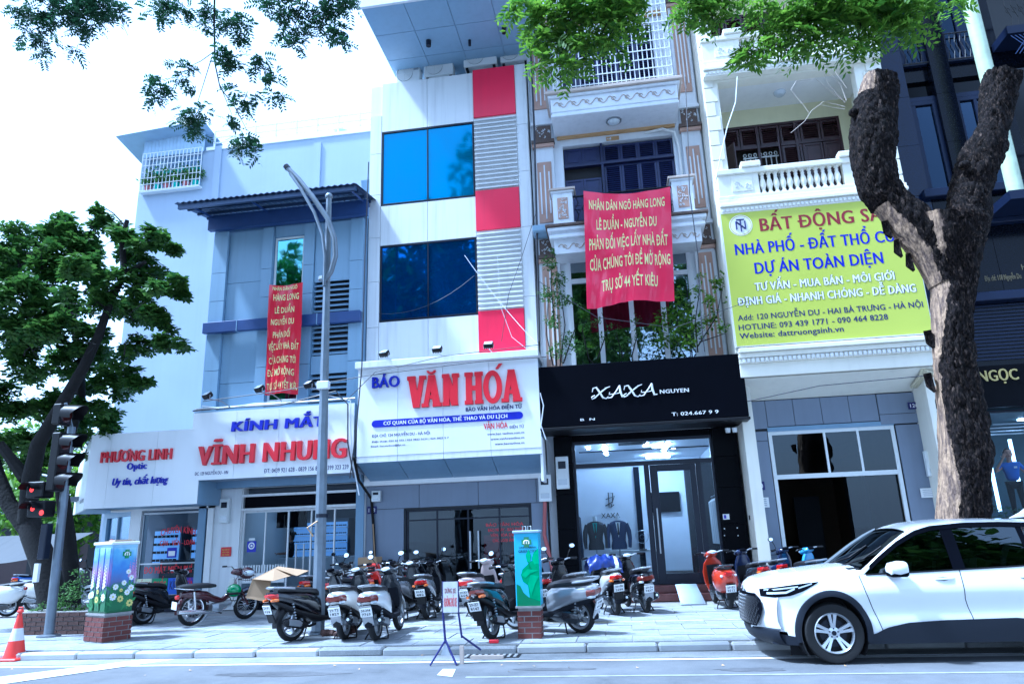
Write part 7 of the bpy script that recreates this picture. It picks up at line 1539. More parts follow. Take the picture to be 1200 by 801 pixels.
for (u, v, w_) in [(49, 574, .3), (50, 596, .34)]:
    c = Vector(q3(u, v, yb-.1)); hb = MB().box(c.x-.16, c.x+.2, yb-.3, yb, c.z-.15, c.z+.15).build('countdown_head', 'black_plastic', t, bevel=.02)
    vz = MB(); vs_ = []
    for i in range(2):
        for q in range(9): a = pi*q/8; vs_.append((c.x-.02+.14*cos(a), yb-.3-.2*i, c.z+.13*sin(a)))
    vz.add(vs_, [(q, q+1, q+10, q+9) for q in range(8)]).build('visor', 'black_plastic', hb)
    for (dx, dz, r) in [(-.04, .0, .045)]+([(.16, -.08, .05)] if v > 590 else []):
        MB().lathe([(0, -.305), (r, -.30)], 14, ax='y', c=(c.x+dx, yb, c.z+dz)).build('red_lamp', 'lamp_red', hb)
MB().tube([(pB.x-.1, yb, ZZ(60, 600, yb)), (pB.x-.4, yb-.05, ZZ(60, 600, yb))], .02, 6).tube([q3(66, 560, yb), q3(50, 556, yb)], .025, 6).build('side_bracket', 'galvanised', t)
c = Vector(q3(62, 632, yb)); MB().box(c.x-.09, c.x+.05, yb-.24, yb-.08, c.z-.35, c.z+.3).build('control_box', 'dark_frame', t, bevel=.015)
MB().box(c.x-.13, c.x-.04, yb-.22, yb-.16, c.z-.75, c.z-.42).build('paper_label', 'ac_white', t)
t = thing('street_lamp', 'tall tapered galvanised street lamp post with curved arms among the scooters', 'street lamp', (-5.14, 11.92, PZ)); yl = 11.9
p0, p1, p2 = Vector(q3(372.5, 742, yl)), Vector(q3(379.5, 470, yl)), Vector(q3(385.5, 232, yl))
MB().tube([p0, p1, p2], [.115, .085, .055], 8).build('pole', 'galvanised', t); MB().lathe([(0, 0), (.16, 0), (.16, .03), (.12, .05)], 12, c=(p0.x, yl, p0.z)).build('base_plate', 'galvanised', t)
MB().ball((p2.x, yl, p2.z+.03), .075, 12, 8).build('cap', 'galvanised', t, smooth=True)
MB().tube([q3(u, v, yl-.08) for u, v in [(381, 328), (388, 318), (393, 300), (392, 280), (384, 256), (366, 230), (350, 210), (337, 197)]], .05, 10).build('arm', 'galvanised', t, smooth=True)
MB().tube([q3(u, v, yl-.12) for u, v in [(380, 335), (381, 300), (378, 275), (368, 248), (352, 220), (340, 203)]], .032, 8).build('brace', 'galvanised', t, smooth=True)
MB().tube([q3(337.5, 197.5, yl-.08), q3(335, 194.5, yl-.08)], .06, 10).build('arm_end', 'dark_frame', t)
for v in (328, 452, 606): x, z = XZ(376+(606-v)*.025, v, yl); MB().lathe([(.11, 0), (.11, .06)], 12, c=(XX(380 if v < 400 else 377, v, yl), yl, z)).build('clamp', 'dark_frame' if v > 600 else 'steel', t)
MB().box(p1.x-.08, p1.x+.14, yl-.16, yl-.06, p1.z+.2, p1.z+.34).build('junction_bracket', 'ac_white', t, bevel=.01)
MB().tube([q3(372, 610, yl-.1), q3(360, 618, yl-.15), q3(367, 628, yl-.12)], .012, 4).build('cable_loop', 'ochre', t)
fo = MB().box(p0.x-.45, p0.x+.5, yl-.3, yl+.35, PZ-.01, PZ+.035).build('footing', 'concrete', t, bevel=.03)
rb = thing('broken_bricks', 'small heap of broken brick pieces at the foot of the lamp post', 'rubble', (-4.8, 11.75, PZ)); rn = random.Random(5)
for k in range(8):
    mx = Matrix.Translation((-4.86+rn.uniform(-.05, .4), 11.75+rn.uniform(-.12, .12), PZ+.05+.03*(k % 3))) @ Matrix.Rotation(rn.random()*3, 4, 'Z') @ Matrix.Rotation(rn.uniform(-.5, .5), 4, 'X'); MB().box(-.07, .07, -.05, .05, -.04, .04, mx).build('brick_piece', 'brick_old', rb, bevel=.01)
t = thing('traffic_cone', 'worn red and white traffic cone on the road by the kerb', 'traffic cone', (-9.64, 10.72, 0.0));
MB().box(-.21, .21, -.21, .21, .0, .045).build('base', 'cone_red', t, bevel=.015, world=False)
for (a, c_, m_) in [(.045, .29, 'cone_red'), (.29, .47, 'road_white'), (.47, .72, 'cone_red')]:
    f_ = lambda z: .155-.19*(z-.045)/.95
    MB().lathe([(f_(a), a), (f_(c_), c_)], 20).build('cone_body' if m_ == 'cone_red' else 'reflective_band', m_, t, smooth=True, world=False)
MB().lathe([(.04, .70), (.05, .72), (.04, .74), (.025, .75)], 14).tube([(.03, 0, .74), (.03, 0, .78), (-.03, 0, .78), (-.03, 0, .74)], .012, 6).build('top_ring', 'cone_red', t, world=False)
t = thing('folding_sign_stand', 'thin blue framed sign stand with a small red lettered board on the road edge', 'sign stand', (-2.46, 9.87, 0)); Yq = 9.87
L0, R0_, Z1_, Z0_ = XX(519, 700, Yq), XX(537, 700, Yq), ZZ(528, 681, Yq), ZZ(528, 717, Yq)
MB().box(L0, R0_, Yq-.01, Yq+.01, Z0_, Z1_).build('board', 'road_white', t); MB().tube([(L0, Yq, Z0_-.0), (L0, Yq, Z1_), (R0_, Yq, Z1_), (R0_, Yq, Z0_)], .012, 6).build('frame', 'ink_navy', t)
lettering('DỪNG XE', L0+.03, R0_-.03, (Z0_+Z1_)/2+.05, .06, Yq-.011, 'letter_maroon', t, 'lettering', .015, .001); lettering('KHÔNG ĐỖ XE', L0+.02, R0_-.02, (Z0_+Z1_)/2-.12, .11, Yq-.011, 'letter_red', t, 'lettering', .03, .001)
MB().tube([(L0, Yq, Z0_), (L0+.03, Yq, .26)], .016, 6).tube([(R0_, Yq, Z0_), (R0_+.03, Yq+.05, .32)], .014, 6).build('post', 'ink_navy', t)
MB().tube([(L0+.03, Yq, .3), (L0-.15, Yq-.12, .01)], .012, 6).tube([(L0+.03, Yq, .3), (L0+.2, Yq-.1, .01)], .014, 6).tube([(R0_+.03, Yq+.05, .34), (R0_+.24, Yq+.25, .14)], .014, 6).build('foot', 'ink_navy', t)
MB().add([(L0-.03, Yq-.03, .12), (L0+.03, Yq-.01, .27), (L0+.1, Yq-.03, .12)], [(0, 1, 2)]).build('foot_gusset', 'steel', t, recalc=False); MB().box(R0_+.0, R0_+.05, Yq+.03, Yq+.08, .0, .22).build('wooden_prop', 'trim_beige', t)
bf = thing('wooden_batten', 'pale wooden batten lying by the sign stand on the gutter', 'timber', (-1.9, 10.3, 0)); MB().box(-2.2, -1.75, 10.2, 10.28, .008, .05).build('batten', 'trim_beige', bf)
cb = thing('cardboard_sheet', 'large folded brown cardboard sheet resting over the black scooter by the lamp post', 'cardboard', (-5.6, 11.9, .9)); yc = 11.9
P = lambda u, v, y: Vector(q3(u, v, y))
m_ = MB()
def sheet(pts, th=.008):
    p = [Vector(q) for q in pts]; n_ = (p[1]-p[0]).cross(p[2]-p[0]).normalized()*th; k = len(p); m_.add(p+[q+n_ for q in p], [tuple(range(k)), tuple(range(2*k-1, k-1, -1))]+[(i, (i+1) % k, k+(i+1) % k, k+i) for i in range(k)])
sheet([P(288, 700, 11.6), P(296, 678, 11.7), P(318, 678, 11.9), P(314, 705, 11.75)]); sheet([P(296, 678, 11.7), P(322, 665, 12.2), P(348, 672, 12.3), P(320, 680, 11.7)]); sheet([P(322, 665, 12.2), P(326, 663, 12.5), P(362, 668, 12.5), P(348, 674, 12.1)])
m_.build('sheet', 'cardboard', cb)
bx = thing('cardboard_box', 'stacked cardboard boxes beside the broom against the wall', 'box', (-5.9, 16.2, PZ)); MB().box(-6.15, -5.6, 16.2, 16.7, PZ, .8).build('carton', 'cardboard', bx, bevel=.01); MB().box(-6.1, -5.65, 16.25, 16.65, .81, 1.25).build('carton', 'cardboard', bx, bevel=.01)
MB().box(-6.15, -5.6, 16.43, 16.47, .8, .806).build('packing_tape', 'ochre', bx)
rn = random.Random(9); lt = MB()
for k in range(46):
    x, y = rn.uniform(-9, 4), rn.uniform(9.2, 12.8); z = .012 if y < KY else PZ+.012; q = rn.random()*6; s = rn.uniform(.02, .05)
    lt.add([(x, y, z), (x+s*cos(q), y+s*sin(q), z+.012), (x+s*cos(q+1.2), y+s*sin(q+1.2), z+.004)], [(0, 1, 2)])
o = lt.build('fallen_leaves', 'ochre', None, recalc=False, kind='stuff'); o['label'] = 'scattered dry leaves on the road and pavement'; o['category'] = 'litter'
tr = thing('litter_pile', 'crumpled white and brown litter lying under the white car', 'litter', (4.4, 11.3, PZ))
for k in range(9): MB().ball((3.6+k*.22+rn.uniform(-.05, .05), 11.2+rn.uniform(-.1, .1), PZ+.04), (rn.uniform(.06, .13), .08, rn.uniform(.03, .07)), 7, 5).build('crumpled_bag', ['ac_white', 'brick_old', 'bark_dark'][k % 3], tr)
# ---------------- scooters ----------------
def wheel(parent, x, r, w_, name='wheel', spokes=0, rim='steel'):
    h = MB(); prof = []
    for k in range(13):
        a = pi*k/12; prof.append((r-.055+.055*sin(a), -w_/2*cos(a)))
    prof = [(r-.07, -w_*.35)]+prof+[(r-.07, w_*.35)]
    t = h.lathe(prof, 28, ax='y', c=(x, 0, r)).build(name, 'tyre', parent, smooth=True, world=False)
    if spokes:
        s = MB().lathe([(r-.085, -.015), (r-.065, -.02), (r-.065, .02), (r-.085, .015)], 28, ax='y', c=(x, 0, r)).lathe([(0, -.05), (.04, -.045), (.05, -.02), (.05, .02), (.04, .045), (0, .05)], 12, ax='y', c=(x, 0, r))
        for k in range(spokes):
            q = 2*pi*k/spokes; sg = 1 if k % 2 else -1; s.tube([(x+.045*cos(q+.4*sg), .02*sg, r+.045*sin(q+.4*sg)), (x+(r-.08)*cos(q), 0, r+(r-.08)*sin(q))], .0035, 3, caps=False)
        s.build('rim', 'chrome', t, world=False)
    else:
        s = MB().lathe([(r-.10, -.03), (r-.06, -.04), (r-.06, .04), (r-.10, .03)], 24, ax='y', c=(x, 0, r)).lathe([(0, -.06), (.055, -.055), (.065, 0), (.055, .055), (0, .06)], 12, ax='y', c=(x, 0, r))
        for k in range(5):
            q = 2*pi*k/5; d = Vector((cos(q), 0, sin(q))); e = Vector((-sin(q), 0, cos(q))); c = Vector((x, 0, r)); pts = [c+d*.04+e*.022, c+d*.04-e*.022, c+d*(r-.08)-e*.014, c+d*(r-.08)+e*.014]
            s.add([p+Vector((0, sg*.018, 0)) for sg in (-1, 1) for p in pts], [(0,1,2,3),(4,7,6,5),(0,4,5,1),(1,5,6,2),(2,6,7,3),(3,7,4,0)])
        s.build('rim', rim, t, world=False)
    return t
def scooter(label, loc, head, paint, plate='29-T1 123.45', panel=None, seat='seat_black', tail='tail_red', style='sporty', lean=4, mirrors=(1, 1), rack='steel', steer=0, lower=None, shield=None, wheel_r=.27, group='motor scooters parked on the pavement', cover=None, scale=1.0, basket=False):
    """local x = forward, rear tyre contact at the origin"""
    t = thing('motor_scooter', label, 'scooter', (loc[0], loc[1], PZ), R(head), group)
    t.rotation_euler = (R(-lean), 0, R(head)); t.rotation_mode = 'XYZ'; t.scale = (scale,)*3
    panel = panel or paint; lower = lower or 'black_plastic'; shield = shield or paint; Wd = dict(world=False)
    r = wheel_r; WB = 1.25
    wheel(t, 0, r, .10, 'rear_wheel');
    wheel(t, WB, r, .09, 'front_wheel')
    vesp = style == 'vespa'
    if vesp:
        S = [(-.36, 0, .60, .05, .06), (-.33, 0, .59, .12, .12), (-.22, 0, .55, .19, .19), (-.05, 0, .52, .225, .235), (.15, 0, .52, .22, .24), (.32, 0, .52, .17, .22), (.46, 0, .50, .12, .20)]
    elif style == 'classic':
        S = [(-.40, 0, .66, .06, .05), (-.36, 0, .65, .12, .09), (-.22, 0, .63, .165, .115), (0, 0, .60, .18, .14), (.2, 0, .56, .18, .18), (.38, 0, .50, .165, .22), (.50, 0, .44, .13, .2)]
    else:
        S = [(-.46, 0, .73, .03, .03), (-.38, 0, .71, .09, .06), (-.22, 0, .67, .14, .085), (0, 0, .62, .165, .12), (.2, 0, .57, .17, .165), (.38, 0, .50, .155, .20), (.50, 0, .44, .12, .19)]
    MB().sell(S, 18, 2.7).build('rear_body', panel, t, smooth=True, **Wd)
    if not vesp: # lower dark skirt and tail under-tray
        MB().sell([(-.34, 0, S[1][2]-.10, .06, .03), (-.2, 0, S[2][2]-.13, .13, .05), (.05, 0, .43, .15, .05), (.3, 0, .34, .16, .07), (.5, 0, .29, .15, .05)], 14, 3).build('lower_skirt', lower, t, smooth=True, **Wd)
    f = MB();
    for side in (0,):
        secs = []
        for k in range(9):
            a = R(60+k*16); ring = []
            for (dy, dr) in [(-.07, -.02), (-.06, .03), (0, .045), (.06, .03), (.07, -.02), (.06, .015), (0, .03), (-.06, .015)]: ring.append((cos(a)*(r+.015+dr), dy, r+sin(a)*(r+.015+dr)))
            secs.append(ring)
        f.loft(secs)
    f.build('rear_fender', lower, t, smooth=True, **Wd)
    zt = S[1][2]; xb = S[0][0]
    ap = Matrix.Translation((xb+.03, 0, zt-.20)) @ Matrix.Rotation(R(-22), 4, 'Y')
    MB().box(-.012, .012, -.085, .085, -.22, .1, ap).build('plate_flap', 'black_plastic' if style != 'classic' else 'paint_silver', t, bevel=.008, **Wd)
    pl = MB().box(-.022, -.013, -.095, .095, -.065, .075, ap).build('licence_plate', 'plate_white', t, bevel=.003, **Wd)
    a_, b_ = plate.split(' ', 1)
    for tx, z0, h in [(a_, .018, .04), (b_, -.045, .042)]:
        vs, fs = text_mesh(tx, .02, 0, 0, 1)
        ch, cb = capdim(.02); x0 = min(p.x for p in vs); x1 = max(p.x for p in vs); mm = MB()
        mm.add([ap @ Vector((-.0235, .07-(p.x-x0)/(x1-x0)*.14, z0+(p.y-cb)/ch*h)) for p in vs], fs).build('plate_number', 'ink_black', pl, recalc=False, **Wd)
    if style == 'classic': tl = [(xb-.005, 0, zt-.01, .10, .035), (xb+.025, 0, zt-.01, .135, .055), (xb+.12, 0, zt-.02, .172, .07)]
    elif vesp: tl = [(xb-.015, 0, zt+.06, .06, .035), (xb+.02, 0, zt+.06, .085, .05)]
    else: tl = [(xb-.012, 0, zt-.0, .05, .022), (xb+.03, 0, zt-.01, .085, .042), (xb+.13, 0, zt-.02, .125, .05)]
    MB().sell(tl, 16, 3).build('tail_light', tail, t, smooth=True, **Wd)
    for s_ in (-1, 1):
        if not vesp: MB().sell([(xb+.01, s_*.10, zt-.07, .02, .018), (xb+.06, s_*.12, zt-.07, .035, .025), (xb+.12, s_*.13, zt-.07, .02, .02)], 10, 2.5).build('turn_signal', 'amber' if style != 'classic' else 'lens_clear', t, smooth=True, **Wd)
        else: MB().ball((xb+.05, s_*.13, zt+.03), (.03, .03, .025), 10, 6).build('turn_signal', 'lens_clear', t, smooth=True, **Wd)
    zs = .80 if not vesp else .78
    MB().sell([(-.30, 0, zs-.015, .06, .03), (-.24, 0, zs-.01, .11, .045), (-.05, 0, zs-.02, .135, .05), (.12, 0, zs-.045, .13, .05), (.3, 0, zs-.06, .125, .05), (.44, 0, zs-.09, .10, .05), (.5, 0, zs-.12, .06, .04)], 16, 3).build('seat', seat, t, smooth=True, **Wd)
    MB().tube([(-.05, .15, zs-.01), (-.25, .14, zs+.015), (-.40, .09, zs+.03), (-.43, 0, zs+.035), (-.40, -.09, zs+.03), (-.25, -.14, zs+.015), (-.05, -.15, zs-.01)], .017, 8).build('grab_rail', rack, t, smooth=True, **Wd)
    MB().sell([(.42, 0, .31, .14, .06), (.6, 0, .285, .16, .04), (.85, 0, .29, .155, .04), (.95, 0, .34, .13, .06)], 14, 4).build('floorboard', lower, t, smooth=True, **Wd)
    if style != 'sporty' and not vesp or style == 'sporty': MB().sell([(.4, 0, .38, .10, .1), (.6, 0, .36, .05, .09), (.88, 0, .40, .06, .12)], 12, 2.5).build('centre_tunnel', lower, t, smooth=True, **Wd)
    top = .93; SH = [(.30, .96, 0, .05, .13), (.45, .985, 0, .05, .17), (.6, .97, 0, .055, .185), (.75, .93, 0, .06, .175), (.86, .90, 0, .06, .14), (top, .88, 0, .055, .10)]
    if vesp: SH = [(.27, .97, 0, .03, .14), (.45, 1.0, 0, .03, .2), (.65, .98, 0, .032, .215), (.82, .93, 0, .035, .17), (.92, .90, 0, .04, .08)]
    m_ = MB(); secs = []
    for (z, cx, cy, ha, hb) in SH:
        ring = []
        for k in range(16):
            q = 2*pi*k/16; x_ = cos(q); y_ = sin(q); X = cx+ha*math.copysign(abs(x_)**(.8), x_)-.35*(hb*y_)**2/.2*.5; ring.append((X, cy+hb*math.copysign(abs(y_)**.8, y_), z))
        secs.append(ring)
    m_.loft(secs).build('leg_shield', shield, t, smooth=True, **Wd)
    MB().add([(.905, -.13, .40), (.905, .13, .40), (.875, .135, .78), (.875, -.135, .78), (.93, -.13, .40), (.93, .13, .40), (.90, .135, .78), (.90, -.135, .78)], [(0,1,2,3),(4,7,6,5),(0,4,5,1),(1,5,6,2),(2,6,7,3),(3,7,4,0)]).build('inner_panel', lower, t, bevel=.02, seg=2, **Wd)
    secs = []
    for k in range(9):
        a = R(10+k*19); ring = []
        for (dy, dr) in [(-.06, -.03), (-.055, .025), (0, .045), (.055, .025), (.06, -.03), (.05, .01), (0, .03), (-.05, .01)]: ring.append((WB+cos(a)*(r+.02+dr), dy, r+sin(a)*(r+.02+dr)))
        secs.append(ring)
    MB().loft(secs).build('front_fender', paint, t, smooth=True, **Wd)
    fk = MB()
    for s_ in (-1, 1): fk.tube([(.98, s_*.055, .66), (1.08, s_*.07, .48), (WB, s_*.075, r)], .022, 8)
    fk.build('fork', 'steel', t, smooth=True, **Wd)
    cs, ss = cos(R(steer)), sin(R(steer)); hc = Vector((.86, 0, 0))
    def tn(p): p = Vector(p)-hc; return Vector((hc.x+p.x*cs-p.y*ss, p.x*ss+p.y*cs, p.z))
    Mx = Matrix.Translation(hc) @ Matrix.Rotation(R(steer), 4, 'Z') @ Matrix.Translation(-hc)
    MB().sell([(.75, 0, 1.01, .05, .02), (.78, 0, 1.0, .10, .04), (.86, 0, .98, .125, .065), (.95, 0, .965, .12, .075), (1.02, 0, .955, .08, .055), (1.04, 0, .95, .04, .03)], 16, 2.4, mx=Mx).build('handlebar_cowl', shield, t, smooth=True, **Wd)
    MB().sell([(.99, 0, .965, .11, .055), (1.035, 0, .96, .085, .045), (1.055, 0, .955, .03, .02)], 14, 2.2, mx=Mx).build('headlight', 'lens_clear', t, smooth=True, **Wd)
    MB().sell([(.735, 0, 1.015, .05, .02), (.765, 0, 1.025, .09, .03), (.80, 0, 1.04, .06, .022)], 12, 2.2, mx=Mx).build('dashboard', 'lens_clear' if style != 'sporty' else 'black_gloss', t, smooth=True, **Wd)
    for s_ in (-1, 1):
        MB().tube([(.87, s_*.10, 1.0), (.84, s_*.2, 1.03), (.79, s_*.33, 1.02)], .014, 6, mx=Mx).build('handlebar', 'steel', t, **Wd)
        MB().tube([(.815, s_*.235, 1.03), (.78, s_*.36, 1.02)], .021, 8, mx=Mx).build('grip', 'black_plastic', t, **Wd)
        MB().tube([(.86, s_*.18, 1.035), (.89, s_*.27, 1.02), (.85, s_*.35, 1.01)], .007, 4, mx=Mx).build('brake_lever', 'steel', t, **Wd)
        if mirrors[0 if s_ < 0 else 1]:
            mr = MB().tube([(.84, s_*.19, 1.04), (.83, s_*.22, 1.13), (.82, s_*.28, 1.22)], .007, 5, mx=Mx).build('mirror_stem', 'black_plastic', t, **Wd)
            mm = Mx @ Matrix.Translation((.82, s_*.30, 1.25)) @ Matrix.Rotation(R(8), 4, 'Y');
            MB().sell([(-.012, 0, 0, .060, .040), (.01, 0, 0, .062, .042), (.03, 0, 0, .03, .02)], 14, 2.2, mx=mm).build('mirror_shell', 'black_plastic', t, smooth=True, **Wd)
            MB().sell([(-.014, 0, 0, .053, .034), (-.0125, 0, 0, .053, .034)], 14, 2.2, mx=mm).build('mirror_glass', 'mirror', t, **Wd)
    MB().sell([(-.06, .10, .26, .05, .07), (.08, .12, .27, .06, .10), (.3, .11, .28, .06, .085), (.42, .09, .29, .05, .08)], 12, 3).build('engine_case', 'paint_grey', t, smooth=True, **Wd)
    ex = MB().tube([(.40, -.09, .22), (.25, -.13, .20), (.14, -.15, .22)], .022, 8, mx=None).tube([(.16, -.155, .22), (.08, -.16, .235), (-.22, -.165, .30), (-.26, -.165, .31)], [.04, .062, .062, .045], 14)
    ex.build('exhaust', 'black_plastic' if style == 'sporty' else 'paint_grey', t, smooth=True, **Wd)
    MB().tube([(-.261, -.165, .31), (-.275, -.165, .313)], [.022, .022], 10).build('exhaust_tip', 'chrome', t, **Wd)
    MB().sell([(-.2, -.215, .30, .012, .045), (0, -.22, .26, .012, .05), (.05, -.21, .25, .01, .03)], 8, 3).build('heat_shield', 'steel', t, smooth=True, **Wd)
    sh = MB()
    for s_ in (-1, 1):
        for k in range(7): a = k/6; c = Vector((0, s_*.12, r+.03)).lerp(Vector((-.06, s_*.12, .56)), a); sh.ball(c, (.026, .026, .018), 8, 4)
    sh.build('shock_absorber', 'steel', t, smooth=True, **Wd)
    MB().tube([(.22, .10, .2), (.14, .2, .06), (.10, .22, .012)], .012, 6).tube([(.22, -.10, .2), (.12, -.16, .05), (.06, -.17, .012)], .012, 6).tube([(.06, -.17, .012), (.10, .22, .012)], .009, 5).build('stand', 'black_plastic', t, **Wd)
    if basket:
        bk = MB()
    return t
def G(u, v): d = ray(u, v); s = (PZ-CH)/d.z; return d.x*s, d.y*s
sc1 = scooter('black scooter with silver tail rail under the cardboard, left of the lamp post', G(341, 751), 62, 'paint_black', '29-P1 038', lower='black_plastic', rack='paint_silver', lean=3, steer=12)
scooter('white scooter with a brown tail lamp, directly right of the lamp post', G(404, 749), 92, 'paint_white', '29-T2 1829', style='classic', tail='tail_dark', rack='paint_silver', lean=5, steer=-14, shield='paint_grey', mirrors=(0, 0))
scooter('white scooter with black lower skirt, second to the right of the lamp post', G(441, 750), 91, 'paint_white', '30-H4 7769', style='classic', tail='tail_dark', rack='paint_silver', lean=5, steer=-14, shield='paint_grey', lower='cloth_dark')
scooter('silver grey scooter behind the two white ones, facing the newspaper office', G(466, 727), 84, 'paint_grey', '29-L1 205', panel='paint_silver', style='classic', lean=4, mirrors=(0, 0), steer=-8)
scooter('black scooter with white side stripe panel in front of the glass office doors', G(500, 725), 94, 'paint_black', '30-K6 482', panel='paint_silver', lower='cloth_dark', lean=4, steer=-8)
scooter('pinkish white scooter hidden partly behind the dark green one', G(556, 722), 78, 'paint_pink', '29-X3 664', style='classic', lean=5, mirrors=(0, 0), steer=-10)
scooter('dark green scooter with a long muffler, left of the lotus cabinet', G(577, 749), 74, 'paint_green', '29-Z7 8147', panel='paint_green', seat='seat_black', lean=6, steer=-18, tail='tail_dark', wheel_r=.28)
scooter('silver scooter leaning with its tail toward the road, right of the lotus cabinet', G(682, 741), 152, 'paint_silver', '29-M5 6613', style='classic', tail='tail_dark', lean=10, steer=12, lower='cloth_dark')
scooter('black and pale blue scooter with an orange tail lamp behind the leaning silver one', G(679, 728), 112, 'paint_black', '29-H9 310', panel='paint_silver', tail='amber', lean=4, steer=10)
s9 = scooter('dark scooter with a blue rain cover over its front, beside the suit shop window', G(723, 720), 106, 'paint_black', '30-F8 2688', panel='paint_white', lower='cloth_dark', lean=5, steer=6, mirrors=(0, 0))
scooter('black scooter with a maroon tail lamp, left of the shop ramp plate', G(758, 717), 106, 'paint_black', '29-S6 9437', style='classic', tail='tail_dark', lean=5, steer=6, mirrors=(0, 0), rack='paint_silver')
scooter('orange red vintage style scooter between the ramp plate and the white car', G(856, 713), 96, 'paint_orange', '29-E2 0512', style='vespa', tail='tail_red', rack='paint_grey', lean=4, steer=10, mirrors=(0, 0), wheel_r=.25)
scooter('black scooter with a red tail lamp just behind the bonnet of the white car', G(896, 708), 99, 'paint_navy', '29-C4 771', panel='paint_grey', lean=4, steer=10, mirrors=(0, 0))
scooter('bright blue scooter in front of the 120 doorway', G(918, 703), 100, 'paint_blue', '29-D1 234', lean=5, steer=14, mirrors=(0, 0), shield='paint_blue', panel='paint_navy')
scooter('sky blue and white scooter with a green backed mirror by the dark doorway', G(960, 706), 112, 'paint_navy', '29-B5 906', panel='paint_skyblue', lean=5, steer=8, mirrors=(0, 1))
scooter('pale blue scooter tail showing over the car windscreen base', G(1000, 706), 125, 'paint_skyblue', '29-K2 418', panel='paint_skyblue', rack='paint_silver', lean=4, mirrors=(0, 0))
scooter('glossy black scooter right of the painted flower cabinet', G(167, 731), 72, 'paint_black', '29-V7 530', lean=4, steer=10, mirrors=(0, 0))
scooter('red scooter half hidden behind the lamp post', G(398, 728), 60, 'paint_red', '29-N3 117', lean=4, mirrors=(0, 0), steer=0, panel='paint_black')
scooter('black scooter behind the red one near the glass optician doors', G(430, 722), 62, 'paint_black', '29-N8 902', lean=4, mirrors=(0, 0), steer=6)
scooter('maroon scooter in the shadow behind the two white scooters', G(448, 720), 64, 'paint_maroon', '29-U2 615', lean=4, mirrors=(0, 0))
scooter('dark red scooter standing behind the lotus cabinet', G(606, 726), 75, 'paint_maroon', '29-R1 339', lean=4, mirrors=(0, 0), steer=-8)
for a_ in [('black scooter with a grey cowl in the second row, left of the lamp post', G(372, 722), 70, 'paint_black', '29-J4 288'), ('navy scooter squeezed behind the two white ones', G(424, 716), 74, 'paint_navy', '29-J8 716'), ('black scooter against the office steps, left of the striped one', G(478, 714), 88, 'paint_black', '29-T9 350'),
    ('dark grey scooter directly behind the lotus cabinet', G(641, 727), 104, 'paint_grey', '29-P5 164')]:
    scooter(*a_, lean=4, steer=-6, mirrors=(0, 1), shield='paint_black')
scooter('white vintage style scooter nearest the planter at the left edge', G(40, 716), 30, 'paint_white', '29-A8 741', style='vespa', lean=4, steer=30, group='scooters parked under the awning')
scooter('white step-through scooter turned toward the street at the left edge', G(8, 722), 200, 'paint_white', '29-A1 008', style='vespa', lean=4, steer=-20, group='scooters parked under the awning')
scooter('dark scooter behind the almond tree trunk at the left', G(66, 711), 60, 'paint_black', '29-G5 455', lean=4, steer=10, group='scooters parked under the awning')
scooter('blue scooter in the shade under the awning at the left', G(30, 703), 60, 'paint_blue', '29-G9 127', lean=4, steer=10, group='scooters parked under the awning')
cv = thing('rain_cover', 'crumpled blue plastic rain cover with a white stripe over a scooter front', 'rain cover', (s9.location.x, s9.location.y, PZ), R(106))
m_ = MB(); v = []; n1, n2 = 18, 12
for i in range(n1+1):
    for j in range(n2+1):
        a = -1.0+2*i/n1; q = pi*j/n2; x_ = .80+.22*cos(q)*1.0; z_ = .82+.24*sin(q)+noise.noise(Vector((a*4, q*2.5, 1)))*.06; y_ = a*.34
        v.append((x_+noise.noise(Vector((a*5, q*3, 7)))*.05, y_, z_-.10*abs(a)**2))
m_.add(v, [(i*(n2+1)+j, i*(n2+1)+j+1, (i+1)*(n2+1)+j+1, (i+1)*(n2+1)+j) for i in range(n1) for j in range(n2)]).build('cover', mat('cover_blue', (.012, .025, .16), .3, var=.3, scale=8), cv, world=False, recalc=False).data.shade_smooth()
m_ = MB(); m_.add([(p[0]-.004 if k % 2 else p[0]-.004, p[1], p[2]+.008) for k, p in enumerate(v)], [(i*(n2+1)+j, i*(n2+1)+j+1, (i+1)*(n2+1)+j+1, (i+1)*(n2+1)+j) for i in (2, 3) for j in range(n2)]).build('white_stripe', 'ac_white', cv, world=False, recalc=False)
wd_ = thing('wheel_lock', 'red handled lock lying below the rear wheel of the dark green scooter', 'lock', (*G(575, 752), PZ)); a = G(575, 753); MB().tube([(a[0]-.18, a[1], PZ+.02), (a[0]-.02, a[1]-.02, PZ+.03)], .012, 6).build('shackle', 'steel', wd_); MB().box(a[0]-.02, a[0]+.12, a[1]-.03, a[1]+.02, PZ, PZ+.05).build('handle', 'letter_red', wd_, bevel=.01)
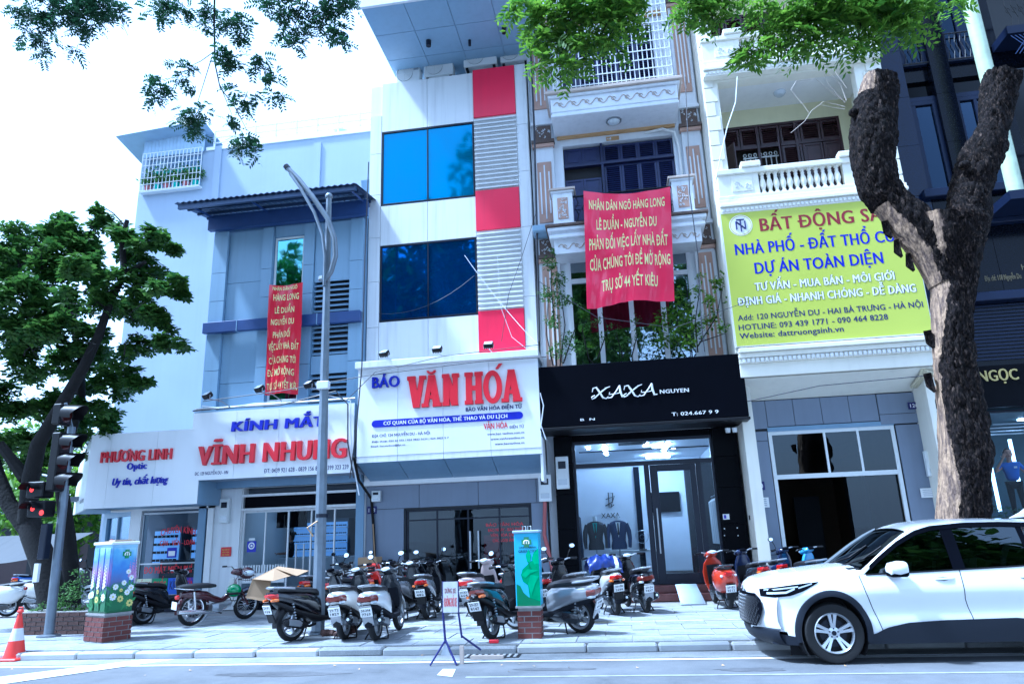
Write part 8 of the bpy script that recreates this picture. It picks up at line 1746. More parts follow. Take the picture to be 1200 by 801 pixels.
def underbone(label, loc, head):
    t = thing('underbone_motorcycle', label, 'motorcycle', (*loc, PZ), R(head)); t.rotation_euler = (R(5), 0, R(head)); Wd = dict(world=False); r = .30; WB = 1.2
    wheel(t, 0, r, .06, 'rear_wheel', 28); wheel(t, WB, r, .055, 'front_wheel', 28)
    for x, nm, a0, a1, m_ in [(0, 'rear_fender', 20, 190, 'paint_maroon'), (WB, 'front_fender', 0, 150, 'paint_navy')]:
        secs = []
        for k in range(10):
            a = R(a0+(a1-a0)*k/9); secs.append([(x+cos(a)*(r+.02+dr), dy, r+sin(a)*(r+.02+dr)) for dy, dr in [(-.055, -.02), (-.045, .02), (0, .035), (.045, .02), (.055, -.02), (.04, .01), (0, .024), (-.04, .01)]])
        MB().loft(secs).build(nm, m_, t, smooth=True, **Wd)
    MB().sell([(-.28, 0, .60, .04, .05), (-.15, 0, .60, .09, .07), (.05, 0, .58, .11, .09), (.25, 0, .55, .10, .09), (.42, 0, .48, .06, .07), (.6, 0, .42, .045, .06), (.8, 0, .55, .05, .07), (.92, 0, .78, .05, .08)], 14, 2.5).build('frame_body', 'paint_maroon', t, smooth=True, **Wd)
    MB().sell([(-.36, 0, .745, .07, .025), (-.2, 0, .75, .12, .045), (.1, 0, .75, .125, .05), (.3, 0, .74, .11, .045), (.42, 0, .73, .07, .03)], 14, 3.2).build('seat', 'seat_black', t, smooth=True, **Wd)
    MB().tube([(-.1, .13, .70), (-.3, .12, .72), (-.42, 0, .74), (-.3, -.12, .72), (-.1, -.13, .70)], .012, 6).build('grab_rail', 'chrome', t, **Wd)
    for s_ in (-1, 1):
        MB().tube([(-.0, s_*.11, .30), (-.07, s_*.11, .66)], .024, 10).build('shock_absorber', 'chrome', t, smooth=True, **Wd)
        secs = []
        for k, (z, x, hb) in enumerate([(.28, .86, .03), (.4, .92, .08), (.55, .94, .10), (.72, .92, .09), (.85, .90, .05)]): secs.append([(x, s_*.05, z), (x-.02-hb*.6, s_*(.06+hb*1.1), z), (x-.04-hb*.6, s_*(.06+hb*1.1), z), (x-.03, s_*.05, z)])
        MB().loft(secs).build('leg_shield', 'paint_white', t, smooth=True, **Wd)
        MB().tube([(1.0, s_*.05, .62), (WB, s_*.06, r)], .022, 8).build('fork', 'paint_maroon', t, **Wd)
        MB().tube([(.90, s_*.06, .98), (.86, s_*.16, 1.06), (.78, s_*.32, 1.05)], .011, 6).build('handlebar', 'chrome', t, **Wd); MB().tube([(.80, s_*.25, 1.06), (.77, s_*.35, 1.05)], .018, 8).build('grip', 'black_plastic', t, **Wd)
    MB().sell([(.78, 0, .96, .04, .03), (.84, 0, .97, .08, .06), (.94, 0, .96, .09, .08), (1.0, 0, .95, .06, .06)], 14, 2.3).build('headlight_nacelle', 'paint_maroon', t, smooth=True, **Wd)
    MB().ball((1.0, 0, .95), (.03, .065, .065), 14, 8).build('headlight', 'lens_clear', t, smooth=True, **Wd)
    eg = MB().sell([(.38, 0, .30, .09, .08), (.5, 0, .30, .12, .10), (.62, 0, .32, .10, .09)], 12, 3).tube([(.60, 0, .34), (.82, 0, .38)], .06, 10)
    for k in range(6): eg.lathe([(.075, 0), (.075, .012)], 12, ax='x', c=(.64+k*.03, 0, .35))
    eg.build('engine', 'steel', t, smooth=False, **Wd)
    MB().tube([(.7, -.08, .3), (.5, -.12, .22), (.3, -.14, .24), (.1, -.15, .27), (-.38, -.16, .31)], [.016, .018, .03, .042, .04], 12).build('exhaust', 'chrome', t, smooth=True, **Wd)
    MB().box(0, .42, .06, .1, .24, .36).build('chain_case', 'paint_maroon', t, bevel=.015, **Wd)
    MB().sell([(-.37, 0, .56, .05, .035), (-.33, 0, .56, .06, .045)], 12, 3).build('tail_light', 'tail_red', t, smooth=True, **Wd)
    pl = MB().box(-.39, -.38, -.09, .09, .34, .48).build('licence_plate', 'plate_white', t, **Wd)
    MB().tube([(.45, .12, .22), (.38, .22, .03), (.36, .24, .01)], .012, 6).build('stand', 'steel', t, **Wd); MB().tube([(.5, -.22, .22), (.5, .22, .22)], .014, 6).build('foot_pegs', 'black_plastic', t, **Wd)
    bk = MB();
    for z in (.80, .88, .96): bk.tube([(1.02, -.14, z), (1.26, -.14, z), (1.26, .14, z), (1.02, .14, z), (1.02, -.14, z)], .006, 4)
    for k in range(6): x = 1.03+k*.045; bk.tube([(x, -.14, .78), (x, -.14, .97)], .004, 4).tube([(x, .14, .78), (x, .14, .97)], .004, 4)
    bk.build('front_basket', 'paint_maroon', t, **Wd)
    return t
cu = underbone('old maroon underbone motorcycle with spoked wheels and white leg shields by the corner shop', G(223, 733), 62)
hm = thing('helmet', 'shiny green half helmet hanging on the underbone motorcycle', 'helmet', (0, 0, 0)); bpy.context.view_layer.update(); hm.location = cu.matrix_world @ Vector((.70, -.27, .64))
MB().add(*(lambda b_: (b_.v, b_.f))(MB().ball((0, 0, 0), (.15, .13, .13), 20, 12))).build('shell', 'green_gloss', hm, smooth=True, world=False); MB().lathe([(.125, -.075), (.155, -.06), (.155, -.045), (.13, -.03)], 20).build('rim_trim', 'black_plastic', hm, world=False); MB().tube([(-.12, 0, -.06), (-.07, .04, -.2), (.05, .05, -.2), (.12, 0, -.06)], .01, 5).build('chin_strap', 'cloth_dark', hm, world=False)
hr = thing('helmet', 'dark red helmet resting in the basket of the underbone motorcycle', 'helmet', (0, 0, 0)); hr.location = cu.matrix_world @ Vector((1.13, 0, .93))
MB().ball((0, 0, 0), (.16, .14, .12), 18, 10).build('shell', 'paint_maroon', hr, smooth=True, world=False); MB().ball((.06, -.03, .0), (.12, .13, .07), 16, 8).build('visor', 'lens_clear', hr, smooth=True, world=False)
# ---------------- white SUV ----------------
car = thing('parked_car', 'white compact SUV with dark wheel-arch cladding parked at the kerb on the right', 'car', (1.38, 9.5, 0)); Wd = dict(world=False)
car.rotation_euler = (0, 0, R(1.2)); LC = 4.46; HWD = .9125
def lerp_tab(tab, x):
    if x <= tab[0][0]: return tab[0][1]
    for (a, p), (b_, q) in zip(tab, tab[1:]):
        if x <= b_:
            f = (x-a)/(b_-a); f = f*f*(3-2*f) if False else f; return p+(q-p)*f
    return tab[-1][1]
TOP = [(0, .80), (.05, .88), (.15, .935), (.4, .985), (.8, 1.03), (1.1, 1.06), (1.28, 1.075), (1.45, 1.20), (1.65, 1.345), (1.85, 1.47), (2.0, 1.545), (2.15, 1.585), (2.5, 1.615), (3.0, 1.61), (3.6, 1.575), (4.0, 1.53), (4.15, 1.45), (4.35, 1.1), (4.46, .95)]
BELT = [(0, .74), (.3, .90), (1.0, .965), (1.2, 1.0), (2.0, 1.02), (3.0, 1.05), (3.7, 1.09), (4.46, 1.05)]
def planw(x):     # half width in plan (body at belt)
    if x < .22: return .74*((x+.02)/.24)**.42
    if x < .80: t_ = (.80-x)/.58; return HWD-(HWD-.74)*t_**2.2
    if x > 3.9: t_ = (x-3.9)/.56; return HWD*(1-.14*t_**2)
    return HWD
def hw(x, z):     # half width as a function of height
    b_ = lerp_tab(BELT, x); w_ = planw(x)
    if z <= b_:
        t_ = (z-.2)/(b_-.2); s = 1-.045*(1-t_)**2-.02*max(0, t_-.85)/.15
        crease = .018*exp(-((z-.80)/.10)**2)-.022*exp(-((z-.60)/.09)**2)*(1 if 1.2 < x < 3.0 else .3)
        fl = .02*exp(-((x-.95)/.35)**2)+.025*exp(-((x-3.57)/.35)**2)
        return w_*s+crease+fl*exp(-((z-.6)/.3)**2)
    tp = 1.62; t_ = (z-b_)/(tp-b_); return w_*(.98-.20*t_-.06*t_*t_)
WX, WR, WZ = .85, .37, .425; RX = 3.57
def zbot(x):
    z = .24
    if x < .35: z = .36
    for c in (WX, RX):
        d = abs(x-c)
        if d < WR+.02: z = max(z, .34+WZ/WR*sqrt(max(0, (WR+.02)**2-d*d)))
    return z
N = 150; NZ = 26
xs = sorted(set([LC*i/N for i in range(N+1)]+[WX-WR-.0199, WX+WR+.0199, RX-WR-.0199, RX+WR+.0199]))
def ztop_side(x): return min(lerp_tab(TOP, x), 99)
body = MB(); cols = []
for x in xs:
    zt = lerp_tab(TOP, x)-.045; bl = lerp_tab(BELT, x); zt2 = min(zt, bl) if 1.24 < x < 4.2 else zt; zb = zbot(x)
    if zt2 < zb+.02: zt2 = zb+.02
    cols.append([(x, zb+(zt2-zb)*j/NZ) for j in range(NZ+1)])
for sg in (1, -1):
    base = len(body.v)
    for c in cols:
        for (x, z) in c: body.v.append((x, sg*hw(x, z), z))
    for i in range(len(xs)-1):
        for j in range(NZ): a = base+i*(NZ+1)+j; body.f.append((a, a+NZ+1, a+NZ+2, a+1))
m_ = len([x for x in xs if x <= 1.30]); K = 14; hb = len(body.v)
for i in range(m_):
    x = xs[i]; zs_ = cols[i][-1][1]; y0 = hw(x, zs_); zc = lerp_tab(TOP, x)
    for k in range(K+1):
        s = -1+2*k/K; body.v.append((x, s*y0, zs_+(zc-zs_+.02)*(1-abs(s)**3.2)-.012*exp(-((abs(s)-.55)/.12)**2)*0))
for i in range(m_-1):
    for k in range(K): a = hb+i*(K+1)+k; body.f.append((a, a+K+1, a+K+2, a+1))
o = body.build('body', 'car_white', car, smooth=True, **Wd)
rf = MB(); xr = [1.95+2.1*i/30 for i in range(31)]
for x in xr:
    zc = lerp_tab(TOP, x); zs_ = zc-.075; y0 = hw(x, zs_)-.0
    for k in range(K+1): s = -1+2*k/K; rf.v.append((x, s*y0, zs_+.08*(1-abs(s)**2.6)))
for i in range(30):
    for k in range(K): a = i*(K+1)+k; rf.f.append((a, a+K+1, a+K+2, a+1))
rf.build('roof', 'car_white', car, smooth=True, **Wd)
def strip(fa, fb, x0, x1, n, off, name, m, parent=car, rows=4, side=None):
    """patch on the flank between two height curves"""
    for sg in ((1, -1) if side is None else (side,)):
        mb_ = MB()
        for i in range(n+1):
            x = x0+(x1-x0)*i/n; a, c = fa(x), fb(x)
            for j in range(rows+1): z = a+(c-a)*j/rows; mb_.v.append((x, sg*(hw(x, z)+off), z))
        for i in range(n):
            for j in range(rows): q = i*(rows+1)+j; mb_.f.append((q, q+rows+1, q+rows+2, q+1))
        mb_.build(name, m, parent, smooth=True, **Wd)
belt = lambda x: lerp_tab(BELT, x)+.0
WT = [(1.30, 1.02), (1.5, 1.17), (1.75, 1.335), (2.0, 1.455), (2.2, 1.505), (2.6, 1.53), (3.0, 1.525), (3.5, 1.495), (3.9, 1.43), (4.05, 1.36)]
wtop = lambda x: lerp_tab(WT, x)
PT = lambda x: lerp_tab(TOP, x)-.07
strip(belt, lambda x: max(belt(x)+.004, wtop(x)), 1.30, 2.32, 26, .001, 'front_window', 'glass_car')
strip(belt, wtop, 2.42, 3.18, 16, .001, 'rear_window', 'glass_car'); strip(belt, lambda x: min(wtop(x), 1.42), 3.22, 3.75, 12, .001, 'quarter_window', 'glass_car')
strip(lambda x: max(belt(x), wtop(x)-.0), lambda x: PT(x)-.0, 1.97, 4.05, 50, .0, 'cant_rail', 'car_white', rows=2)
strip(lambda x: max(belt(x), wtop(x)-.02), lambda x: wtop(x)+.035, 1.36, 4.0, 60, .012, 'rain_visor', 'black_gloss', rows=2)
strip(belt, wtop, 2.30, 2.44, 4, .006, 'door_pillar', 'black_gloss'); strip(belt, wtop, 3.17, 3.23, 3, .006, 'door_pillar', 'black_gloss')
strip(belt, lambda x: PT(x), 3.74, 4.2, 10, .001, 'rear_pillar', 'car_white')
strip(lambda x: belt(x)-.012, lambda x: belt(x)+.006, 1.3, 3.75, 40, .006, 'belt_moulding', 'black_plastic', rows=1)
for sg in (1, -1):
    pa = MB(); secs = []
    for i in range(15):
        x = 1.22+.80*i/14; zt = lerp_tab(TOP, x)-.03; z0 = max(belt(x), (lerp_tab(WT, x) if x > 1.3 else belt(x))); y1 = hw(x, zt-.03); y0 = hw(x, z0)
        secs.append([(x, sg*(y0+.002), z0), (x, sg*(y1+.004), zt-.02), (x, sg*(y1-.06), zt+.005), (x, sg*(y0-.05), z0-.005)])
    pa.loft(secs).build('a_pillar', 'car_white', car, smooth=True, **Wd)
ws = MB();
for i in range(15):
    x = 1.26+.72*i/14; zc = lerp_tab(TOP, x); y0 = hw(x, zc-.03)-.05
    for k in range(K+1): s = -1+2*k/K; ws.v.append((x-.06*s*s*0+.10*abs(s)**2.2*.6, s*y0, zc-.02+.0*(1-s*s)))
for i in range(14):
    for k in range(K): a = i*(K+1)+k; ws.f.append((a, a+K+1, a+K+2, a+1))
ws.build('windscreen', 'glass_car', car, smooth=True, **Wd)
MB().box(1.16, 1.30, -.72, .72, 1.045, 1.07).build('cowl_panel', 'black_plastic', car, bevel=.01, **Wd)
for y in (-.3, .25): MB().tube([(1.22, y, 1.085), (1.4, y-.28, 1.165), (1.62, y-.36, 1.315)], .012, 5).build('wiper', 'black_plastic', car, **Wd)
MB().box(1.3, 4.1, -.78, .78, .5, .7).box(1.3, 1.6, -.75, .75, .7, 1.02).build('cabin_floor', 'cloth_dark', car, **Wd)
for x in (2.15, 3.0):
    for y in (-.38, .38): MB().sell([(.6, x, y, .22, .24), (.8, x+.05, y, .2, .24)], 12, 3, 'z').sell([(.75, x+.25, y, .08, .23), (1.1, x+.32, y, .07, .24), (1.22, x+.34, y, .05, .18)], 12, 3, 'z').sell([(1.24, x+.34, y, .05, .12), (1.38, x+.36, y, .05, .12)], 10, 3, 'z').build('car_seat', 'cloth_dark', car, smooth=True, **Wd)
def shut(pts, name='shut_line'):
    for sg in (1, -1):
        mb_ = MB(); w_ = .005
        for (x, z) in pts: mb_.v += [(x-w_, sg*(hw(x, z)+.0015), z), (x+w_, sg*(hw(x, z)+.0015), z)]
        for i in range(len(pts)-1): mb_.f.append((2*i, 2*i+1, 2*i+3, 2*i+2))
        mb_.build(name, 'ink_black', car, **Wd)
def dens(pts, n=12):
    o = []
    for a, c in zip(pts, pts[1:]): o += [(a[0]+(c[0]-a[0])*k/n, a[1]+(c[1]-a[1])*k/n) for k in range(n)]
    return o+[pts[-1]]
shut(dens([(1.22, .99), (1.26, .80), (1.36, .5), (1.42, .30)])); shut(dens([(2.37, 1.02), (2.37, .7), (2.42, .5), (2.44, .30)])); shut(dens([(3.25, 1.05), (3.3, .85), (3.18, .55), (3.12, .34)]))
for x0 in (2.05, 3.0):
    for sg in (1, -1):
        y = sg*(hw(x0, .93)+.022)
        mb_ = MB(); secs = []
        for i in range(11):
            x = x0+.26*i/10; e = .035-.028*(1-(2*i/10-1)**4); secs.append([(x, y-sg*e+sg*.004*cos(q*pi/4)*2, .93+.014*sin(q*pi/4)) for q in range(8)])
        mb_.loft(secs).build('door_handle', 'car_white', car, smooth=True, **Wd)
        MB().sell([(x0+.02, sg*(hw(x0, .93)-.002), .925, .006, .02), (x0+.12, sg*(hw(x0, .92)-.002), .92, .007, .035), (x0+.2, sg*(hw(x0, .93)-.002), .925, .006, .02)], 10, 2).build('handle_recess', 'car_clad', car, **Wd)
for c in (WX, RX):
    for sg in (1, -1):
        mb_ = MB(); n = 40
        for i in range(n+1):
            a = R(-12)+R(204)*i/n if c == WX else R(-12)+R(204)*i/n
            for (rr, off) in [(WR+.0, -.05), (WR+.0, .022), (WR+.035, .024), (WR+.066, .016), (WR+.073, -.002)]:
                x, z = c+rr*cos(a), .34+(rr+WZ-WR)*sin(a); x2 = max(x, .12); mb_.v.append((x2, sg*(hw(x2, max(z, .25))+off), z))
        for i in range(n):
            for j in range(4): q = i*5+j; mb_.f.append((q, q+5, q+6, q+1))
        mb_.build('arch_cladding', 'car_clad', car, smooth=True, **Wd)
SB = [(1.30, .33), (1.45, .40), (1.7, .45), (2.1, .47), (2.9, .48), (3.05, .46), (3.2, .38)]
strip(lambda x: .22, lambda x: lerp_tab(SB, x), 1.225, 3.18, 40, .014, 'sill_cladding', 'car_clad', rows=4)
strip(lambda x: .21, lambda x: .37-.06*(x/.4), .17, .44, 8, .012, 'corner_cladding', 'car_clad', rows=4)
fb = MB(); secs = []
def nose(y, z):  # x of the nose at lateral y
    t_ = min(1, abs(y)/.75); return -.0+.20*t_**2.6+.05*max(0, (.45-z)/.25)+.06*max(0, (z-.62)/.3)
fb = MB(); n = 40
def ringpts(z, off):
    o_ = []
    for i in range(n+1):
        s = -1+2*i/n; y = s*.86
        if abs(y) < .74: o_.append((nose(y, z)-off, y, z))
        else: k = (abs(y)-.74)/.12; o_.append((nose(.74, z)-off+.05*k, math.copysign(.74+.05*k, y), z))
    return o_
rows = [(.20, -.05), (.23, .01), (.29, .03), (.34, .035), (.38, .02), (.40, -.02)]
for (z, off) in rows: fb.v += ringpts(z, off)
for j in range(len(rows)-1):
    for i in range(n): q = j*(n+1)+i; fb.f.append((q, q+1, q+n+2, q+n+1))
fb.build('lower_bumper', 'car_clad', car, smooth=True, **Wd)
fb = MB(); rows = [(.37, -.01), (.48, .014), (.56, .014), (.64, .014), (.72, .01), (.80, .0), (.86, -.05)]
for (z, off) in rows: fb.v += ringpts(z, off)
for j in range(len(rows)-1):
    for i in range(n): q = j*(n+1)+i; fb.f.append((q, q+1, q+n+2, q+n+1))
fb.build('front_bumper', 'car_white', car, smooth=True, **Wd)
gl = MB(); pts = []
gm_ = MB(); n = 24
for j, z in enumerate([.40, .50, .62, .72, .79]):
    hwid = [.50, .60, .66, .62, .50][j]
    for i in range(n+1): s = -1+2*i/n; y = s*hwid; gm_.v.append((nose(y, z)-.05, y, z))
for j in range(4):
    for i in range(n): q = j*(n+1)+i; gm_.f.append((q, q+1, q+n+2, q+n+1))
gp = gm_.build('grille', 'black_gloss', car, smooth=True, **Wd)
hx = MB()
for r_ in range(8):
    for k in range(21):
        y = (k-10)*.072+(.036 if r_ % 2 else 0); z = .44+r_*.042
        if abs(y) < .60: hx.tube([(nose(y+.022*cos(q*pi/3), z)-.056, y+.026*cos(q*pi/3), z+.020*sin(q*pi/3)) for q in range(7)], .003, 3, caps=False)
hx.build('grille_mesh', 'paint_grey', gp, kind='stuff', **Wd)
MB().lathe([(.055, 0), (.055, .01), (0, .012)], 20, ax='x', c=(-.01, 0, .80)).build('badge', 'chrome', car, **Wd)
pl = MB().box(-.035, -.02, -.26, .26, .47, .58).build('licence_plate', 'plate_white', car, bevel=.004, **Wd)
HT = [(.10, .845), (.25, .875), (.45, .905), (.62, .925), (.74, .935)]; HB = [(.10, .76), (.25, .755), (.40, .775), (.55, .83), (.74, .928)]
for sg in (1, -1):
    mb_ = MB(); nn = 26
    for i in range(nn+1):
        x = .10+.64*i/nn; a, c = lerp_tab(HB, x), lerp_tab(HT, x)
        for j in range(6): z = a+(c-a)*j/5; mb_.v.append((x, sg*(hw(x, z)+.008), z))
    for i in range(nn):
        for j in range(5): q = i*6+j; mb_.f.append((q, q+6, q+7, q+1))
    hl = mb_.build('headlight', 'black_gloss', car, smooth=True, **Wd)
    mb_ = MB()
    for (xa, za, xb_, zb_, w_) in [(.16, .80, .36, .815, .012), (.36, .815, .46, .86, .012), (.14, .835, .50, .882, .008), (.5, .865, .66, .915, .008)]:
        for i in range(9): f_ = i/8; x = xa+(xb_-xa)*f_; z = za+(zb_-za)*f_; mb_.v += [(x, sg*(hw(x, z)+.012), z-w_), (x, sg*(hw(x, z)+.012), z+w_)]
        k0 = len(mb_.v)-18
        for i in range(8): q = k0+2*i; mb_.f.append((q, q+2, q+3, q+1))
    mb_.build('daytime_lamp', 'lens_clear', hl, **Wd)
for sg in (1, -1):
    mr = MB().sell([(1.50, sg*1.02, 1.06, .02, .03), (1.53, sg*1.04, 1.065, .09, .07), (1.62, sg*1.04, 1.07, .115, .085), (1.70, sg*1.03, 1.07, .11, .08), (1.72, sg*1.03, 1.07, .09, .07)], 16, 2.6).build('mirror_shell', 'car_white', car, smooth=True, **Wd)
    MB().sell([(1.50, sg*1.02, 1.01, .02, .02), (1.55, sg*1.03, 1.005, .09, .035), (1.70, sg*1.03, 1.005, .10, .035), (1.722, sg*1.03, 1.01, .08, .03)], 14, 3).build('mirror_base', 'black_gloss', mr, smooth=True, **Wd)
    MB().add([(1.52, sg*.85, .98), (1.66, sg*.85, .98), (1.66, sg*.98, 1.0), (1.56, sg*.98, 1.0), (1.52, sg*.85, 1.04), (1.66, sg*.85, 1.04), (1.66, sg*.98, 1.02), (1.56, sg*.98, 1.02)], [(0,1,2,3),(4,7,6,5),(0,4,5,1),(1,5,6,2),(2,6,7,3),(3,7,4,0)]).build('mirror_arm', 'black_plastic', mr, **Wd)
for c in (WX, RX):
    for sg in (1, -1):
        mb_ = MB(); n = 24
        for i in range(n+1): a = R(-35)+R(250)*i/n; mb_.v += [(c+(WR+.01)*cos(a), sg*.88, .34+(WZ+.01)*sin(a)), (c+(WR+.01)*cos(a), sg*.50, .34+(WZ+.01)*sin(a))]
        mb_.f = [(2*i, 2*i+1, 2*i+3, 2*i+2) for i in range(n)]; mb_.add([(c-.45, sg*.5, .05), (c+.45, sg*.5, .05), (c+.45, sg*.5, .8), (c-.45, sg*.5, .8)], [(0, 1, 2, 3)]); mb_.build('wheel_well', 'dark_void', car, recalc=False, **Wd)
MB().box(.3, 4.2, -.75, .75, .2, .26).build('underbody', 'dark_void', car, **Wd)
MB().tube([(2.2, .2, .2), (3.8, .3, .22)], .05, 8).build('exhaust_pipe', 'steel', car, **Wd)
def alloy(x, y, sg, z=.345):
    w = thing_child('wheel', car, (x, y, z)); return w
def car_wheel(x, y, sg, dz=0):
    r = .345; pr = []
    for k in range(15): a = pi*k/14; pr.append((r-.03+.03*sin(a)**.6 if 0 < k < 14 else r-.03, -.11*cos(a)))
    w_ = MB().lathe([(.228, -.09)]+pr+[(.228, .09)], 48, ax='y', c=(x, y, r+dz)).build('wheel', 'tyre', car, smooth=True, **Wd)
    c = Vector((x, y, r+dz)); f = sg*.10
    MB().lathe([(.228, -.09), (.232, f*.9), (.222, f), (.212, f*.85), (.205, -.06)], 48, ax='y', c=c).build('rim', 'alloy', w_, smooth=True, **Wd)
    MB().lathe([(.16, f*.2), (0, f*.2)], 32, ax='y', c=c).build('brake_disc', 'dark_frame', w_, **Wd); MB().lathe([(.21, -f*.1), (0, -f*.1)], 32, ax='y', c=c).build('wheel_backing', 'dark_void', w_, **Wd)
    sp = MB()
    for k in range(5):
        for dq in (-.155, .155):
            q = 2*pi*k/5+pi/2+dq; d = Vector((cos(q), 0, sin(q))); e = Vector((-sin(q), 0, cos(q))); q0 = 2*pi*k/5+pi/2+dq*.9; d1 = Vector((cos(q0), 0, sin(q0)))
            P = []
            for (rr, wd, yy, th) in [(.045, .017, .62, .03), (.12, .015, .72, .03), (.19, .018, .85, .025), (.222, .024, .9, .02)]:
                b_ = (d1 if rr < .1 else d)*rr; P.append([c+b_+e*wd+Vector((0, f*yy, 0)), c+b_-e*wd+Vector((0, f*yy, 0)), c+b_-e*wd*1.2+Vector((0, f*yy-sg*th, 0)), c+b_+e*wd*1.2+Vector((0, f*yy-sg*th, 0))])
            sp.loft(P)
    sp.lathe([(.07, f*.3), (.068, f*.62), (.035, f*.68), (0, f*.7)], 24, ax='y', c=c); sp.build('spokes', 'alloy', w_, smooth=True, **Wd)
    MB().lathe([(.028, f*.7), (.026, f*.74), (0, f*.75)], 18, ax='y', c=c).build('centre_cap', 'dark_frame', w_, **Wd)
    lu = MB()
    for k in range(5): q = 2*pi*k/5+.3; lu.lathe([(.009, f*.6), (.009, f*.7), (0, f*.7)], 8, ax='y', c=c+Vector((cos(q)*.05, 0, sin(q)*.05)))
    lu.build('lug_nuts', 'dark_frame', w_, **Wd)
for x in (WX, RX): car_wheel(x, -.79, -1); car_wheel(x, .79, 1, .09)
car.location = (1.52, 10.42, 0)
re = MB(); secs = []
for (z, x, w_) in [(.25, 4.36, .80), (.6, 4.44, .84), (.95, 4.46, .84), (1.1, 4.36, .80), (1.45, 4.14, .66)]: secs.append([(x, s*w_, z) for s in [-1, -.7, -.35, 0, .35, .7, 1]])
for i in range(4):
    re.add(secs[i]+secs[i+1], [(k, k+1, k+8, k+7) for k in range(6)])
re.build('tailgate', 'car_white', car, smooth=True, **Wd)
for sg in (1, -1): MB().sell([(4.2, sg*.80, 1.0, .06, .06), (4.42, sg*.72, 1.0, .1, .07)], 10, 3).build('tail_light', 'tail_red', car, smooth=True, **Wd)
MB().sell([(3.5, 0, 1.60, .02, .005), (3.62, 0, 1.63, .02, .03), (3.7, 0, 1.66, .012, .055)], 10, 2.2).build('antenna_fin', 'car_white', car, smooth=True, **Wd)
strip(lambda x: PT(x)-.0, lambda x: PT(x)+.012, 2.1, 3.9, 30, -.03, 'roof_rail', 'steel', rows=1)
# ---------------- people ----------------
def skinned(name, joints, bones, m, parent, sub=2):
    """continuous body: joints {name:(xyz,r)}"""
    ks = list(joints); me = bpy.data.meshes.new(name); me.from_pydata([joints[k][0] for k in ks], [(ks.index(a), ks.index(b_)) for a, b_ in bones], []); me.materials.append(MAT[m])
    o = bpy.data.objects.new(name, me); C.objects.link(o); o.parent = parent
    md = o.modifiers.new('skin', 'SKIN'); md.use_smooth_shade = True
    sv = me.skin_vertices[0].data if me.skin_vertices else None
    if sv is None:
        b_ = bmesh.new(); b_.from_mesh(me); b_.verts.layers.skin.verify(); b_.to_mesh(me); b_.free(); sv = me.skin_vertices[0].data
    for k, n_ in enumerate(ks):
        r = joints[n_][1]; sv[k].radius = r if isinstance(r, tuple) else (r, r); sv[k].use_root = (k == 0)
    s = o.modifiers.new('sub', 'SUBSURF'); s.levels = s.render_levels = sub; return o
def head_of(t, c, facing, hair='short', bun=False):
    """head with brow, nose, mouth, ears and hair; facing = unit (x,y)"""
    f = Vector((facing[0], facing[1], 0)).normalized(); s = Vector((-f.y, f.x, 0)); mx = Matrix((( f.x, s.x, 0, c[0]), (f.y, s.y, 0, c[1]), (0, 0, 1, c[2]), (0, 0, 0, 1)))
    st = [(-.115, .025, 0, .035, .035), (-.10, .02, 0, .055, .050), (-.06, .01, 0, .075, .066), (0, 0, 0, .092, .076), (.05, -.005, 0, .095, .078), (.09, -.01, 0, .08, .068), (.115, -.012, 0, .045, .04)]
    m_ = MB().sell(st, 20, 2.2, 'z', mx); m_.ball((.095, 0, -.015), (.018, .014, .024), 8, 6, mx)
    for q in (-1, 1): m_.ball((0, q*.08, -.01), (.018, .012, .03), 8, 6, mx)
    h = m_.build('head', 'skin', t, smooth=True, world=False)
    for q in (-1, 1): MB().ball((.083, q*.03, .015), (.010, .013, .008), 8, 6, mx).build('eye', 'ink_black', h, smooth=True, world=False); MB().ball((.088, q*.03, .035), (.008, .02, .004), 8, 4, mx).build('eyebrow', 'hair', h, smooth=True, world=False)
    MB().ball((.088, 0, -.058), (.008, .022, .007), 8, 5, mx).build('mouth', 'letter_maroon', h, smooth=True, world=False)
    hm_ = MB().sell([(.0, -.035, 0, .072, .083), (.05, -.022, 0, .088, .088), (.095, -.02, 0, .085, .078), (.125, -.02, 0, .06, .055), (.135, -.02, 0, .03, .03)], 18, 2.2, 'z', mx)
    if bun: hm_.ball((-.10, 0, .06), (.05, .05, .05), 12, 8, mx); hm_.sell([(-.12, -.05, 0, .04, .05), (0, -.045, 0, .065, .08)], 14, 2.2, 'z', mx)
    hm_.build('hair', 'hair', t, smooth=True, world=False)
def fingers(jo, bo, wrist, dirv, side, up, pre, curl=.5):
    d = Vector(dirv).normalized(); s = Vector(side).normalized(); n = d.cross(s).normalized(); w_ = Vector(wrist); jo[pre+'palm'] = (w_+d*.055, (.036, .018)); bo.append((pre+'wrist', pre+'palm'))
    for k, (off, L) in enumerate([(-.030, .065), (-.010, .078), (.010, .073), (.029, .058)]):
        b0 = w_+d*.085+s*off; a = b0+d*L*.5-n*.01*curl; e = b0+d*L*(.5+.45*(1-curl))-n*L*.7*curl
        jo[pre+f'f{k}a'] = (b0, .0095); jo[pre+f'f{k}b'] = (a, .0085); jo[pre+f'f{k}c'] = (e, .007); bo += [(pre+'palm', pre+f'f{k}a'), (pre+f'f{k}a', pre+f'f{k}b'), (pre+f'f{k}b', pre+f'f{k}c')]
    th = w_+d*.03-s*.035; jo[pre+'ta'] = (th, .011); jo[pre+'tb'] = (th+d*.035-s*.03, .0085); bo += [(pre+'palm', pre+'ta'), (pre+'ta', pre+'tb')]
